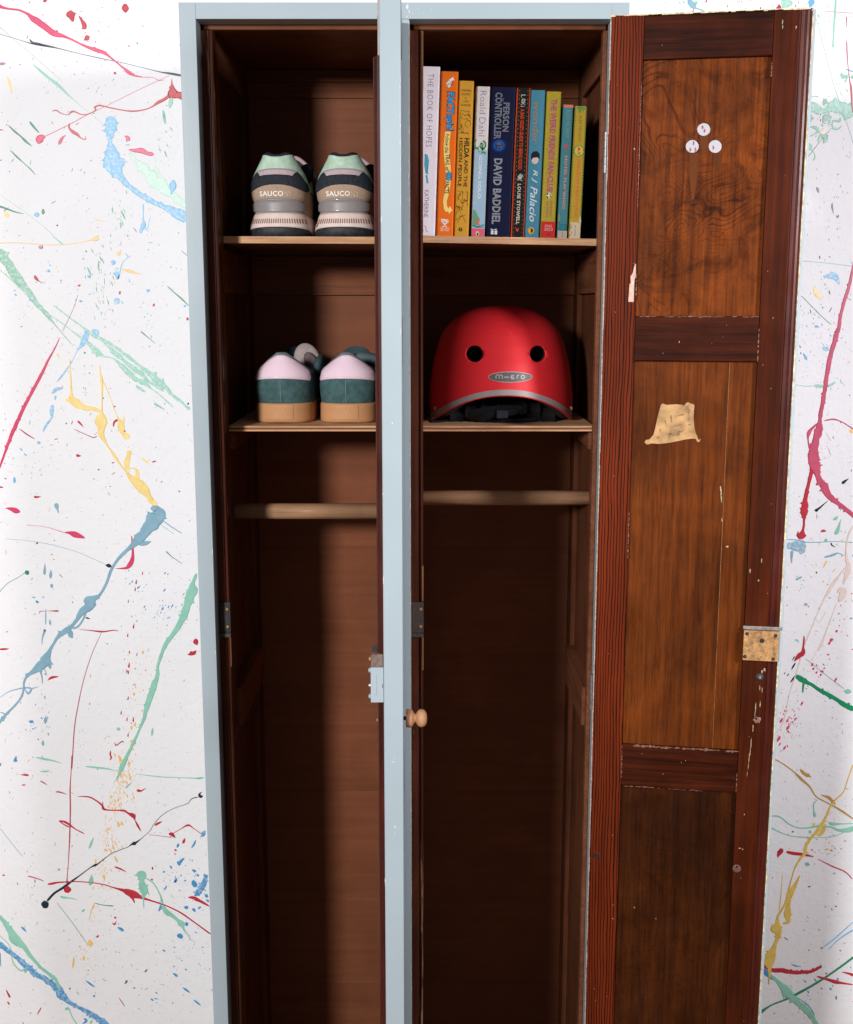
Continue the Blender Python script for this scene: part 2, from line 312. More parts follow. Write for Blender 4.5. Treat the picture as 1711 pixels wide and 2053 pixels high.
SPLATS=[
('K',1,[(-.6699,1.893,.00265),(-.6646,1.8877,.00265),(-.6535,1.8841,.0017),(-.6366,1.882,.00151),(-.6236,1.877,.00208),(-.6109,1.8671,.00493),(-.5963,1.8572,.00493),(-.5817,1.8474,.00418),(-.5667,1.8429,.00228),(-.5537,1.8375,.00133),(-.5351,1.8288,.00171),(-.5183,1.823,.00267),(-.5052,1.8185,.00229),(-.4941,1.8103,.00153),(-.4794,1.7986,.00134),(-.4683,1.7895,.00267),(-.459,1.7846,.00153),(-.4457,1.782,.00076)]),
('K',0,[(-.4457,1.782,.00057),(-.4305,1.7816,.00038),(-.4211,1.7773,.00057),(-.4115,1.7785,.00019)]),
('N',0,[(-.6728,1.8483,.00038),(-.656,1.8432,.00038),(-.6336,1.8366,.00038),(-.6168,1.832,.00095),(-.5979,1.8293,.00171),(-.5772,1.8252,.00076),(-.5471,1.818,.00038),(-.5132,1.8107,.00057),(-.4791,1.804,.00038),(-.4451,1.7962,.00038),(-.4187,1.79,.00076),(-.3997,1.7871,.00172),(-.3797,1.7835,.00134)]),
('N',1,[(-.6211,1.8389,.00095),(-.6167,1.8335,.00152),(-.6073,1.8317,.00171),(-.596,1.8288,.00152)]),
('R',0,[(-.5919,1.7309,.00058),(-.5852,1.7322,.00096),(-.5787,1.7282,.00077),(-.5673,1.7254,.00058),(-.5613,1.73,.00154),(-.5555,1.73,.00115),(-.5461,1.726,.00077),(-.5345,1.7267,.00077),(-.5227,1.7328,.00096),(-.5244,1.7365,.00134),(-.5166,1.7396,.00115),(-.5014,1.7365,.00096),(-.4824,1.7328,.00096),(-.4652,1.7309,.00115),(-.4478,1.7328,.00096),(-.4342,1.7374,.00096),(-.4243,1.7438,.0023),(-.4146,1.7484,.0023),(-.4067,1.7539,.00268)]),
('R',1,[(-.4007,1.7795,.00096),(-.401,1.7722,.00115),(-.4005,1.7649,.00498),(-.3998,1.7585,.00862),(-.3971,1.7539,.00767)]),
('R',1,[(-.4047,1.7557,.00383),(-.3932,1.7557,.00537),(-.3778,1.7566,.00268)]),
('R',1,[(-.3971,1.753,.00192),(-.3877,1.7498,.00115),(-.3802,1.7447,.00134)]),
('K',0,[(-.6135,1.6894,.00058),(-.5898,1.6996,.00058),(-.5602,1.7134,.00058),(-.5405,1.7236,.00058),(-.5051,1.7392,.00038),(-.462,1.7594,.00038),(-.423,1.7767,.00038),(-.4036,1.7849,.00019)]),
('K',1,[(-.616,1.681,.0027),(-.6146,1.6875,.00617),(-.6096,1.6912,.00463),(-.6047,1.6916,.00154)]),
('R',0,[(-.5651,1.7125,.00173),(-.5664,1.706,.00135),(-.5609,1.6996,.0025),(-.5535,1.6953,.00231),(-.5489,1.6903,.00096),(-.5413,1.6879,.00077),(-.541,1.6931,.00058)]),
('K',0,[(-.5842,1.6801,.00193),(-.581,1.6857,.0027),(-.5778,1.6903,.00174),(-.5718,1.6949,.00058)]),
('L',2,[(-.5001,1.7236,.00269),(-.5001,1.7153,.01077),(-.5,1.706,.01001),(-.5024,1.6949,.0054),(-.502,1.6838,.00309),(-.5015,1.6736,.00811),(-.5001,1.6615,.01547),(-.4969,1.6485,.01452),(-.4916,1.6354,.00814),(-.4816,1.6222,.00485),(-.4704,1.6119,.00427),(-.4572,1.6025,.00428),(-.442,1.594,.00389),(-.4267,1.5865,.00428),(-.4114,1.5798,.00584),(-.398,1.5732,.00819),(-.3836,1.5675,.01073)]),
('L',1,[(-.4539,1.5883,.00156),(-.4544,1.577,.00097),(-.4545,1.5637,.00117),(-.4543,1.5561,.0039),(-.4585,1.5485,.00274),(-.4607,1.5428,.00195)]),
('L',0,[(-.4543,1.5561,.00156),(-.4493,1.5485,.00078),(-.443,1.5702,.00039)]),
('L',1,[(-.4038,1.626,.00291),(-.4051,1.6166,.00582),(-.4074,1.6081,.00272),(-.4086,1.6025,.00117)]),
('K',1,[(-.4735,1.6723,.00155),(-.462,1.6712,.0027),(-.4524,1.6708,.00386),(-.4438,1.6667,.00271),(-.4337,1.6652,.00309)]),
('K',1,[(-.4794,1.6931,.00096),(-.4737,1.6903,.00347),(-.4768,1.6848,.00154)]),
('W',2,[(-.4738,1.6671,.00232),(-.4608,1.6541,.00387),(-.4478,1.641,.00736),(-.4349,1.626,.0097),(-.4236,1.6166,.00932),(-.4123,1.6072,.007),(-.3972,1.5959,.00584),(-.383,1.5846,.00506)]),
('W',0,[(-.4334,1.6615,.00097),(-.4302,1.6447,.00116),(-.4212,1.6279,.00116),(-.4122,1.611,.00117)]),
('M',0,[(-.6176,1.8013,.00076),(-.6076,1.7922,.00153),(-.5949,1.7813,.00191),(-.5802,1.7703,.00211),(-.5693,1.7594,.00153),(-.5583,1.7493,.00058),(-.5399,1.7337,.00029),(-.5122,1.7116,.00029)]),
('G',0,[(-.6284,1.7153,.00154),(-.6222,1.707,.00173),(-.614,1.6977,.00077)]),
('G',0,[(-.6624,1.7097,.00077),(-.6534,1.7005,.00154),(-.6442,1.6931,.00116),(-.6369,1.6857,.00193),(-.6268,1.6773,.00058)]),
('G',0,[(-.6619,1.6718,.00058),(-.6519,1.6615,.00135),(-.6409,1.6513,.00058),(-.6317,1.6428,.00097),(-.6235,1.6335,.00039)]),
('M',0,[(-.6684,1.8581,.00057),(-.6485,1.8411,.00038),(-.6123,1.8103,.00038),(-.5723,1.774,.00029)]),
('G',0,[(-.6857,1.5855,.00156),(-.6724,1.5808,.00136),(-.659,1.576,.00097),(-.6456,1.5732,.00039)]),
('M',0,[(-.6836,1.6034,.00029),(-.6453,1.577,.00029),(-.6118,1.5504,.00039),(-.5989,1.5361,.00078),(-.5858,1.5256,.00137)]),
('O',0,[(-.6894,1.5272,.00078),(-.6581,1.5279,.00059),(-.6093,1.5247,.00059),(-.57,1.5266,.00059),(-.5424,1.5318,.00098),(-.5325,1.5342,.00352),(-.5275,1.5361,.00156)]),
('O',0,[(-.5329,1.5656,.00098),(-.5272,1.5628,.00078),(-.5155,1.5615,.00039)]),
('Y',0,[(-.6597,1.784,.00096),(-.6566,1.7722,.00191),(-.654,1.7585,.00115)]),
('Y',0,[(-.6765,1.577,.00195),(-.673,1.5704,.00351),(-.6709,1.5675,.00098)]),
('R',1,[(-.5542,1.8814,.00265),(-.5545,1.8761,.0072),(-.5529,1.8707,.00417),(-.5523,1.8644,.00228)]),
('R',1,[(-.5423,1.8734,.00114),(-.5388,1.868,.0019),(-.5353,1.8617,.00341),(-.5337,1.8563,.00342),(-.5316,1.854,.00114)]),
('R',1,[(-.532,1.8447,.00228),(-.5307,1.8407,.00494),(-.528,1.8384,.00304)]),
('R',0,[(-.4748,1.8841,.00303),(-.4694,1.8845,.00644),(-.4638,1.8838,.00341)]),
('R',0,[(-.5936,1.8975,.0034),(-.5934,1.8948,.00303),(-.5927,1.8934,.00095)]),
('G',0,[(-.6171,1.577,.00429),(-.6142,1.5766,.0039),(-.6118,1.5766,.00078)]),
('L',0,[(-.6249,1.576,.00156),(-.6252,1.5717,.00429),(-.6248,1.5679,.00156)]),
('M',0,[(-.402,1.752,.00268),(-.4042,1.7429,.00307),(-.4064,1.7355,.00154)]),
('R',0,[(-.6773,1.7027,.00154),(-.6706,1.7023,.00058)]),
('P',0,[(-.671,1.8016,.00229),(-.6643,1.8024,.00191),(-.6605,1.8024,.00038)]),
('P',0,[(-.6211,1.5237,.00098),(-.6223,1.5209,.00353),(-.6234,1.518,.00235)]),
('G2',2,[(-.69,1.5175,.00784),(-.6848,1.5079,.00863),(-.6758,1.4945,.00668),(-.6669,1.4791,.00747),(-.6579,1.4656,.0063),(-.647,1.4501,.00513),(-.6361,1.4346,.00395),(-.6269,1.4229,.00316),(-.6176,1.4132,.00396),(-.6102,1.4034,.00198),(-.6009,1.3917,.00079),(-.5917,1.3799,.00079),(-.5861,1.373,.0006),(-.5767,1.3622,.0004)]),
('M',2,[(-.692,1.4868,.00059),(-.679,1.4752,.00079),(-.6566,1.454,.00099),(-.6417,1.4404,.00099),(-.6228,1.4249,.00119)]),
('M',2,[(-.6068,1.4288,.00099),(-.584,1.4112,.00119),(-.5612,1.3936,.00159),(-.5459,1.3819,.00278),(-.5304,1.374,.00318),(-.513,1.3642,.00238),(-.4977,1.3524,.00239),(-.4842,1.3425,.00279),(-.4707,1.3306,.00239),(-.4553,1.3187,.00439),(-.4418,1.3068,.00519),(-.4283,1.2949,.0032),(-.4187,1.2829,.0028),(-.407,1.2749,.0024),(-.3974,1.2649,.0016),(-.3905,1.2589,.00281)]),
('M',2,[(-.6193,1.4171,.00059),(-.5964,1.4015,.00079),(-.5736,1.3838,.00119),(-.5545,1.3681,.00278),(-.5393,1.3543,.00517),(-.5278,1.3464,.00159),(-.512,1.3425,.001),(-.5006,1.3306,.00399),(-.4892,1.3187,.00439),(-.4777,1.3088,.00359),(-.4639,1.3028,.0044),(-.4543,1.2949,.0012),(-.4368,1.2809,.001),(-.4175,1.2629,.0016)]),
('M',2,[(-.5382,1.3779,.00159),(-.523,1.3642,.00119),(-.5077,1.3504,.00438),(-.4943,1.3385,.00279),(-.4809,1.3267,.00439),(-.4673,1.3167,.00399),(-.4578,1.3068,.002),(-.4422,1.2968,.0032),(-.4325,1.2889,.0012)]),
('M',2,[(-.4781,1.2988,.002),(-.4703,1.2929,.0024),(-.4626,1.2879,.001)]),
('M',1,[(-.4493,1.2699,.0012),(-.4454,1.2669,.0018),(-.4317,1.2589,.0008)]),
('L',2,[(-.5573,1.3917,.00198),(-.5547,1.3838,.00278),(-.5582,1.374,.00556),(-.5626,1.3661,.00318),(-.5711,1.3563,.00099),(-.582,1.3366,.0008),(-.5971,1.3167,.0016),(-.6077,1.3048,.0008)]),
('L',2,[(-.5455,1.3897,.00278),(-.5399,1.3838,.00516),(-.5382,1.3779,.00159)]),
('L',2,[(-.6002,1.2949,.002),(-.6104,1.2919,.0032),(-.6167,1.2859,.002)]),
('L',2,[(-.6109,1.2829,.0024),(-.6123,1.2749,.0016)]),
('L',2,[(-.6168,1.2669,.00281),(-.6185,1.2548,.00321),(-.62,1.2448,.00161),(-.6297,1.2327,.00201),(-.6353,1.2226,.00081)]),
('L',2,[(-.6423,1.2064,.00363),(-.6432,1.2014,.00282)]),
('L',1,[(-.5047,1.5003,.00314),(-.5059,1.4964,.00353),(-.508,1.4926,.00098)]),
('L',2,[(-.5035,1.483,.00393),(-.5009,1.4772,.00433),(-.4992,1.4714,.00157),(-.4911,1.4964,.00079),(-.4769,1.5079,.00098)]),
('L',2,[(-.5035,1.4404,.00276),(-.5038,1.4346,.00434),(-.507,1.4307,.00119)]),
('L',1,[(-.6873,1.1474,.00122),(-.6873,1.1402,.00243),(-.6884,1.1361,.00081)]),
('R2',1,[(-.5654,1.4462,.00039),(-.5756,1.421,.0004),(-.5932,1.3877,.0004)]),
('K',1,[(-.5988,1.377,.0006),(-.6087,1.3583,.00119),(-.6197,1.3405,.00179),(-.6319,1.3177,.00259),(-.6441,1.2968,.0028),(-.6574,1.2749,.0028),(-.6686,1.2548,.00301),(-.68,1.2327,.00342),(-.6916,1.2085,.00282),(-.701,1.1862,.00202),(-.7105,1.1638,.00162),(-.7154,1.1515,.00162)]),
('Y',0,[(-.5853,1.3425,.0008),(-.5848,1.3227,.0012),(-.5848,1.3028,.0016),(-.5852,1.2849,.0024),(-.5852,1.2769,.00561),(-.5913,1.2749,.00321),(-.5963,1.2749,.0016)]),
('Y',1,[(-.5872,1.2769,.00521),(-.5775,1.2699,.00762),(-.5639,1.2629,.00441),(-.548,1.2599,.00321),(-.5381,1.2568,.00241)]),
('Y',0,[(-.536,1.3326,.0008),(-.536,1.3207,.0012),(-.5341,1.3068,.0024),(-.5344,1.2829,.0014),(-.5365,1.2568,.00201),(-.537,1.2468,.00803),(-.538,1.2388,.01105),(-.5385,1.2287,.00644),(-.5389,1.2186,.00523),(-.5326,1.2044,.00181),(-.5251,1.1923,.00182),(-.5185,1.1821,.00283),(-.51,1.1678,.00162),(-.5005,1.1556,.00202),(-.4928,1.1454,.00486),(-.483,1.1372,.00852),(-.4714,1.1248,.00893),(-.4647,1.1146,.00488),(-.4579,1.1063,.00366)]),
('Y',0,[(-.5317,1.3068,.0008),(-.5228,1.2829,.0008),(-.5123,1.2508,.001),(-.5068,1.2388,.00362),(-.5052,1.2307,.00603),(-.5036,1.2206,.00362),(-.4959,1.2135,.00524),(-.494,1.2105,.00161)]),
('Y',0,[(-.5004,1.2468,.00161),(-.5011,1.2327,.00161)]),
('Y',1,[(-.4928,1.1912,.00484),(-.4953,1.1821,.00364),(-.4988,1.1699,.00445),(-.4982,1.1617,.00283),(-.4881,1.1617,.00121),(-.4823,1.1556,.00283),(-.4829,1.1413,.00405)]),
('Y',0,[(-.6052,1.3504,.00279),(-.6015,1.3445,.00159)]),
('Y',1,[(-.4751,1.1801,.00081),(-.4673,1.1739,.00162),(-.463,1.1703,.00202)]),
('O',0,[(-.4935,1.4868,.00059),(-.48,1.483,.00236),(-.4703,1.4801,.00118),(-.4605,1.4772,.00039)]),
('O',0,[(-.5003,1.5102,.00196),(-.4954,1.5108,.00353),(-.4935,1.5099,.00157)]),
('R',1,[(-.5182,1.2307,.00101),(-.5159,1.2388,.00181),(-.5076,1.2432,.00161)]),
('R',0,[(-.5771,1.2404,.00201),(-.5732,1.2367,.00161),(-.5676,1.2297,.0006)]),
('R',1,[(-.582,1.1841,.00283),(-.5791,1.1825,.00242),(-.574,1.1821,.00061)]),
('R',1,[(-.5004,1.225,.00241),(-.4999,1.2222,.00201)]),
('R',1,[(-.5636,1.4617,.00315),(-.5622,1.4588,.00197)]),
('R',1,[(-.4992,1.4491,.00315),(-.4961,1.4486,.00355)]),
('R',1,[(-.4448,1.4297,.00356),(-.4419,1.4284,.00277)]),
('R',1,[(-.3892,1.4093,.00237),(-.3894,1.4044,.00238)]),
('R',0,[(-.7137,1.13,.00244),(-.7067,1.129,.00101)]),
('R',1,[(-.6568,1.1135,.00163),(-.6528,1.1129,.00203),(-.6446,1.1135,.00061)]),
('R',0,[(-.5874,1.2347,.00101),(-.5851,1.2408,.0008)]),
('R2',0,[(-.6743,1.2277,.0006),(-.6628,1.2186,.00121),(-.6492,1.2101,.0006)]),
('R2',0,[(-.5838,1.2267,.0006),(-.5661,1.2186,.0006),(-.5523,1.2129,.00081),(-.5461,1.2156,.0006)]),
('R',1,[(-.4573,1.1715,.00101),(-.4502,1.1735,.00182)]),
('R',1,[(-.617,1.2095,.00121),(-.6108,1.2109,.0006)]),
('R',1,[(-.6347,1.4762,.00197),(-.632,1.4714,.00275),(-.6264,1.4666,.00059),(-.6167,1.464,.00039)]),
('G',0,[(-.4203,1.4592,.00079),(-.4104,1.4501,.00079),(-.3971,1.4385,.00118),(-.3866,1.4278,.00059)]),
('G',0,[(-.3952,1.5156,.00059),(-.3857,1.507,.00059)]),
('N',0,[(-.3943,1.2669,.0012),(-.3921,1.2705,.0018)]),
('G',0,[(-.4664,1.3868,.00119),(-.4549,1.377,.0006),(-.4434,1.3671,.0004)]),
('G',0,[(-.5963,1.2377,.0008),(-.5958,1.2351,.00241)]),
('Y',1,[(-.4658,1.1121,.00307),(-.4617,1.1066,.00439),(-.4542,1.1015,.00439),(-.451,1.0988,.0022)]),
('T',1,[(-.4622,1.0932,.00308),(-.4535,1.0921,.00791),(-.4515,1.0854,.0132),(-.454,1.0787,.01453),(-.4611,1.0675,.01212),(-.4703,1.0563,.00926),(-.4796,1.045,.00927),(-.4889,1.036,.00663),(-.5004,1.0259,.00398),(-.5119,1.0157,.0031),(-.5235,1.0032,.00244),(-.5331,.9885,.00244),(-.5394,.9726,.00244),(-.5456,.9589,.00245),(-.5552,.944,.0029),(-.5644,.9383,.00535),(-.5702,.9337,.01248),(-.574,.9245,.00892),(-.5856,.9153,.00581),(-.5953,.9015,.00358),(-.6048,.8899,.00313),(-.6165,.8807,.00493),(-.6282,.8725,.00359),(-.6355,.8621,.00224),(-.6428,.8505,.00269),(-.6491,.8388,.00584),(-.6543,.8271,.00945),(-.6649,.8178,.00766),(-.6767,.8084,.00451),(-.6862,.8014,.00271),(-.6925,.7896,.00181),(-.6939,.7778,.00158),(-.6986,.7637,.00181),(-.7096,.7495,.00181),(-.7241,.7352,.00204),(-.7364,.721,.00273),(-.7436,.7138,.00273)]),
('T',1,[(-.4846,1.0315,.00221),(-.4735,1.0338,.00354),(-.4634,1.0372,.00088)]),
('T',1,[(-.6074,.883,.00448),(-.6079,.8737,.00403),(-.6037,.8691,.00135)]),
('T',0,[(-.5787,.9199,.00156),(-.5827,.9061,.00156),(-.5936,.8899,.00179),(-.6039,.8853,.00179)]),
('T',1,[(-.6508,.8295,.0045),(-.6468,.8201,.00315),(-.646,.8136,.0018)]),
('T',0,[(-.6651,.8154,.0018),(-.6614,.8014,.00135),(-.661,.7872,.0009)]),
('T',0,[(-.6561,.8154,.00113),(-.6523,.8014,.00068)]),
('T',0,[(-.7372,.7613,.00045),(-.7218,.7719,.00068),(-.7057,.7773,.00113),(-.6897,.7802,.00136),(-.6808,.7778,.00181),(-.6869,.7696,.00181),(-.692,.779,.0009)]),
('T',0,[(-.6808,.7778,.00113),(-.667,.7825,.00045)]),
('T',0,[(-.4411,1.072,.00088),(-.4282,1.0619,.00088),(-.411,1.0507,.00066)]),
('T',0,[(-.4457,1.0653,.00044),(-.4243,1.0495,.00033)]),
('T',0,[(-.7377,.7364,.00091),(-.7299,.7328,.00136),(-.7292,.7257,.00113),(-.7364,.721,.00114)]),
('K',0,[(-.4961,1.0473,.00088),(-.4956,1.0338,.00177),(-.4953,1.0157,.00221),(-.4973,1.0044,.00354),(-.5017,.9964,.00399),(-.5085,.9912,.00222),(-.5263,.9903,.00044)]),
('K',0,[(-.7061,1.0943,.00066),(-.6964,1.0925,.00308),(-.6888,1.0899,.00484),(-.6813,1.0876,.00264)]),
('K',0,[(-.6095,1.0522,.00088),(-.6007,1.0518,.00265),(-.592,1.0491,.0053),(-.5812,1.0455,.00309),(-.5747,1.0428,.0011)]),
('K',0,[(-.6727,1.0653,.00033),(-.6398,1.0619,.00033),(-.6095,1.0522,.00066)]),
('N',0,[(-.5427,.9964,.00089),(-.5372,.9953,.00333),(-.5317,.9935,.00133)]),
('N',0,[(-.5806,.9049,.00134),(-.5773,.9038,.00134),(-.5729,.9024,.00045)]),
('T',0,[(-.7106,1.0417,.00033),(-.6743,1.0387,.00033),(-.6305,1.0311,.00044),(-.587,1.018,.00033),(-.5426,.9976,.00044)]),
('G',0,[(-.6785,.9867,.00178),(-.676,.9835,.00422),(-.6745,.9794,.00222)]),
('G',0,[(-.7253,.9486,.00045),(-.7098,.9646,.00044),(-.6914,.9748,.00044),(-.6787,.9835,.00033)]),
('M',0,[(-.667,.9748,.00133),(-.6695,.9703,.00133)]),
('T',0,[(-.6234,1.0999,.00264),(-.6202,1.0983,.00439),(-.6183,1.0921,.00154),(-.6174,1.0854,.00132)]),
('T',0,[(-.6445,.9998,.00066),(-.6459,.9862,.00222),(-.6467,.9794,.00178)]),
('T',0,[(-.6351,.9885,.00067),(-.6361,.9794,.00266),(-.6369,.9726,.00111)]),
('T',0,[(-.6354,.9639,.00178),(-.6354,.96,.00267),(-.6356,.9561,.00067)]),
('T',0,[(-.6479,.9199,.00045),(-.6485,.9084,.00112),(-.6495,.8922,.00089)]),
('T',0,[(-.6422,.9015,.00089),(-.6417,.8957,.00201),(-.6415,.8911,.00067)]),
('T',1,[(-.6535,.8807,.00134),(-.6511,.883,.00224),(-.6564,.8691,.00112),(-.6577,.8574,.00067)]),
('T',1,[(-.6587,.7281,.00113),(-.6596,.721,.00318),(-.6606,.715,.00114)]),
('T',1,[(-.6657,.6851,.00091),(-.6665,.6791,.00228),(-.6659,.6743,.00068)]),
('M',1,[(-.3891,.9817,.00178),(-.3964,.9634,.00445),(-.3968,.952,.0089),(-.4041,.9337,.00669),(-.4103,.9153,.0067),(-.42,.8945,.00492),(-.433,.876,.00403),(-.4461,.8574,.00359),(-.4534,.8411,.00315),(-.461,.8201,.00225),(-.4629,.8014,.00316),(-.4692,.7849,.00497),(-.4756,.766,.00543),(-.4833,.7447,.00408),(-.49,.721,.00273),(-.5,.6995,.00205),(-.5113,.6755,.00251),(-.5212,.6563,.0032),(-.5314,.6346,.00458),(-.5352,.6261,.00275),(-.5428,.6104,.00092)]),
('R2',0,[(-.5939,.8841,.00034),(-.5717,.8818,.0009),(-.5583,.8802,.00157),(-.5493,.8802,.00134),(-.5336,.8825,.0009),(-.5258,.8811,.00045)]),
('R2',0,[(-.555,.8783,.00034),(-.5738,.8388,.00056),(-.5896,.7943,.00068),(-.6008,.7518,.00079),(-.6105,.7043,.00091),(-.6184,.6322,.00092)]),
('R',0,[(-.7317,.8486,.00202),(-.7215,.8491,.0018),(-.7147,.8498,.00067)]),
('R',0,[(-.6517,.7931,.00068),(-.6458,.7978,.00226),(-.6389,.7995,.0018),(-.6321,.7999,.00068)]),
('R',1,[(-.4093,.8388,.00112),(-.4029,.8407,.00315),(-.3983,.8423,.00315),(-.3937,.847,.00067)]),
('R',1,[(-.3941,.8679,.00179),(-.3943,.8621,.00494),(-.3922,.8563,.0018)]),
('R2',0,[(-.6594,.913,.00089),(-.6566,.9158,.00067),(-.6436,.9164,.00033),(-.6302,.9164,.00156),(-.6258,.9164,.00112)]),
('R',0,[(-.491,.9717,.00044),(-.4918,.9671,.0012),(-.4922,.9646,.00133),(-.492,.963,.00044)]),
('R',0,[(-.4933,.9582,.00044),(-.4942,.9543,.001),(-.4945,.9522,.00111),(-.4943,.9509,.00045)]),
('R',0,[(-.5059,.9366,.00045),(-.5067,.9334,.0008),(-.507,.9318,.00089),(-.5068,.9307,.00045)]),
('R',0,[(-.4797,.9857,.00044),(-.4805,.9822,.0009),(-.4808,.9804,.001),(-.4807,.9792,.00044)]),
('R',0,[(-.4988,.8942,.00045),(-.4997,.8894,.00121),(-.5,.8869,.00134),(-.4998,.8853,.00045)]),
('R',0,[(-.4929,.901,.00045),(-.4937,.8987,.0006),(-.4939,.8974,.00067),(-.4938,.8966,.00045)]),
('R',0,[(-.5096,.8776,.00045),(-.5104,.8737,.00101),(-.5107,.8716,.00112),(-.5106,.8702,.00045)]),
('R',0,[(-.4954,.8429,.00045),(-.4962,.8397,.00081),(-.4965,.8381,.0009),(-.4963,.8369,.00045)]),
('R',0,[(-.5096,.8261,.00045),(-.5105,.8206,.00142),(-.5109,.8176,.00158),(-.5108,.8157,.00045)]),
('R',0,[(-.5114,.8117,.00045),(-.5122,.8077,.00101),(-.5126,.8056,.00113),(-.5124,.8042,.00045)]),
('R',0,[(-.5139,.7653,.00045),(-.5147,.7613,.00102),(-.5151,.7592,.00113),(-.5149,.7577,.00045)]),
('R',0,[(-.5271,.7393,.00045),(-.5279,.7352,.00102),(-.5283,.7331,.00113),(-.5281,.7317,.00045)]),
('R',0,[(-.5174,.7274,.00045),(-.5182,.7233,.00102),(-.5186,.7212,.00114),(-.5184,.7198,.00045)]),
('R',0,[(-.5065,.7272,.00045),(-.5074,.7224,.00123),(-.5077,.7198,.00136),(-.5076,.7181,.00045)]),
('R',0,[(-.5168,.6988,.00046),(-.5177,.6947,.00102),(-.518,.6925,.00114),(-.5179,.6911,.00046)]),
('R',0,[(-.5808,.7538,.00045),(-.5816,.7514,.00061),(-.5818,.7501,.00068),(-.5817,.7492,.00045)]),
('R',0,[(-.5493,.6659,.00137),(-.5504,.6587,.00137),(-.5488,.6527,.00137),(-.5513,.6491,.00091)]),
('R',0,[(-.5418,.6815,.00068),(-.5398,.6755,.00114),(-.5339,.6791,.00091),(-.528,.6832,.00114),(-.5259,.6803,.00046)]),
('M',0,[(-.4746,.7078,.00114),(-.4756,.6995,.00205),(-.4768,.6923,.00091)]),
('M',0,[(-.5372,.7055,.00227),(-.5338,.7055,.00341),(-.5309,.705,.00182)]),
('M',0,[(-.6812,.6539,.00069),(-.6677,.651,.00206),(-.6519,.6479,.0016),(-.6361,.643,.00034)]),
('M',0,[(-.6712,.9406,.00067),(-.6668,.9401,.00178),(-.6635,.9394,.00045)]),
('M',0,[(-.6534,.9406,.00111),(-.6489,.9406,.00223)]),
('B',1,[(-.7142,.6563,.00091),(-.7158,.6491,.00274),(-.7155,.6455,.00457)]),
('B',0,[(-.7451,.637,.0032),(-.7417,.643,.00137)]),
('G',0,[(-.4391,1.0202,.00111),(-.4301,1.0112,.00066),(-.4129,.9987,.00044)]),
('O',1,[(-.5065,.7684,.0017),(-.5045,.7684,.00339),(-.5025,.7679,.00204)]),
('O',1,[(-.4877,.8435,.00146),(-.4859,.8435,.00292),(-.4842,.843,.00175)]),
('O',1,[(-.5133,.7078,.00159),(-.5114,.7078,.00318),(-.5095,.7074,.00191)]),
('O',1,[(-.5071,.7133,.0017),(-.5051,.7133,.00341),(-.503,.7129,.00205)]),
('O',1,[(-.5143,.6827,.00182),(-.5121,.6827,.00365),(-.5099,.6822,.00219)]),
('O',1,[(-.4928,.7388,.00113),(-.4915,.7388,.00227),(-.4901,.7383,.00136)]),
('O',1,[(-.5118,.6683,.00114),(-.5104,.6683,.00228),(-.5091,.6678,.00137)]),
('O',1,[(-.5206,.643,.00183),(-.5184,.643,.00366),(-.5162,.6426,.00219)]),
('O',1,[(-.5074,.6587,.00091),(-.5063,.6587,.00183),(-.5052,.6582,.0011)]),
('O',1,[(-.4894,.7755,.0009),(-.4884,.7755,.00181),(-.4873,.775,.00108)]),
('R',0,[(-.6174,.657,.00068),(-.6205,.6236,.00068),(-.6236,.5948,.00113),(-.6252,.5563,.00114),(-.6289,.5078,.00114),(-.6338,.4588,.00069),(-.6378,.4268,.00092),(-.6383,.4181,.00276)]),
('R',1,[(-.6385,.4132,.00368),(-.6385,.405,.00783),(-.6374,.3995,.00415)]),
('N',1,[(-.6865,.3784,.00415),(-.6797,.3777,.00831),(-.6737,.3801,.00461)]),
('N',0,[(-.6759,.3834,.00231),(-.6624,.3983,.00207),(-.6456,.4095,.0023),(-.6336,.4189,.00207),(-.6145,.433,.00115),(-.5954,.4477,.00092),(-.586,.4527,.00229),(-.5813,.4551,.00115),(-.5598,.4723,.00057),(-.5411,.4814,.00057),(-.5283,.4863,.00046),(-.5212,.4912,.00137),(-.5154,.4936,.00343),(-.5119,.4956,.00183),(-.5012,.5041,.00046),(-.487,.5175,.00046),(-.4797,.5296,.00046),(-.463,.5478,.00045),(-.4421,.5599,.00034),(-.419,.5684,.00045),(-.4119,.5768,.00068),(-.4005,.5804,.00091)]),
('N',0,[(-.3934,.5896,.00091),(-.398,.5852,.00181),(-.3959,.5816,.00318),(-.3914,.5816,.00136)]),
('R',0,[(-.7076,.4317,.00115),(-.6907,.4268,.00092),(-.6794,.4218,.00069)]),
('R',0,[(-.6729,.4164,.00092),(-.6659,.4169,.0023),(-.6543,.4194,.00161),(-.6358,.4206,.00092),(-.6197,.4211,.00092),(-.5968,.4194,.00092),(-.574,.4156,.00092),(-.5559,.4095,.00115),(-.54,.4045,.00322),(-.5309,.4008,.00645),(-.5196,.3958,.00691),(-.5083,.3908,.00323),(-.4947,.3859,.00184),(-.4765,.3797,.00138),(-.4606,.3734,.00115),(-.438,.3609,.00139),(-.4155,.3434,.00116),(-.3862,.3196,.00139)]),
('R',1,[(-.5289,.3946,.0023),(-.5223,.3871,.00184),(-.5203,.3797,.00138)]),
('R',0,[(-.6495,.5896,.00091),(-.6427,.5896,.00136),(-.6293,.5852,.00045)]),
('R',0,[(-.6114,.5814,.00045),(-.5921,.5807,.00136),(-.58,.5744,.00136),(-.5691,.5648,.00182),(-.5671,.5587,.0025),(-.5604,.5563,.00136),(-.5445,.5556,.00114),(-.5309,.5548,.00205),(-.5243,.5502,.00182),(-.5154,.5454,.0041),(-.5124,.5369,.00091),(-.5082,.5272,.00205),(-.503,.5163,.00068)]),
('R',0,[(-.5676,.572,.00091),(-.568,.5635,.00136)]),
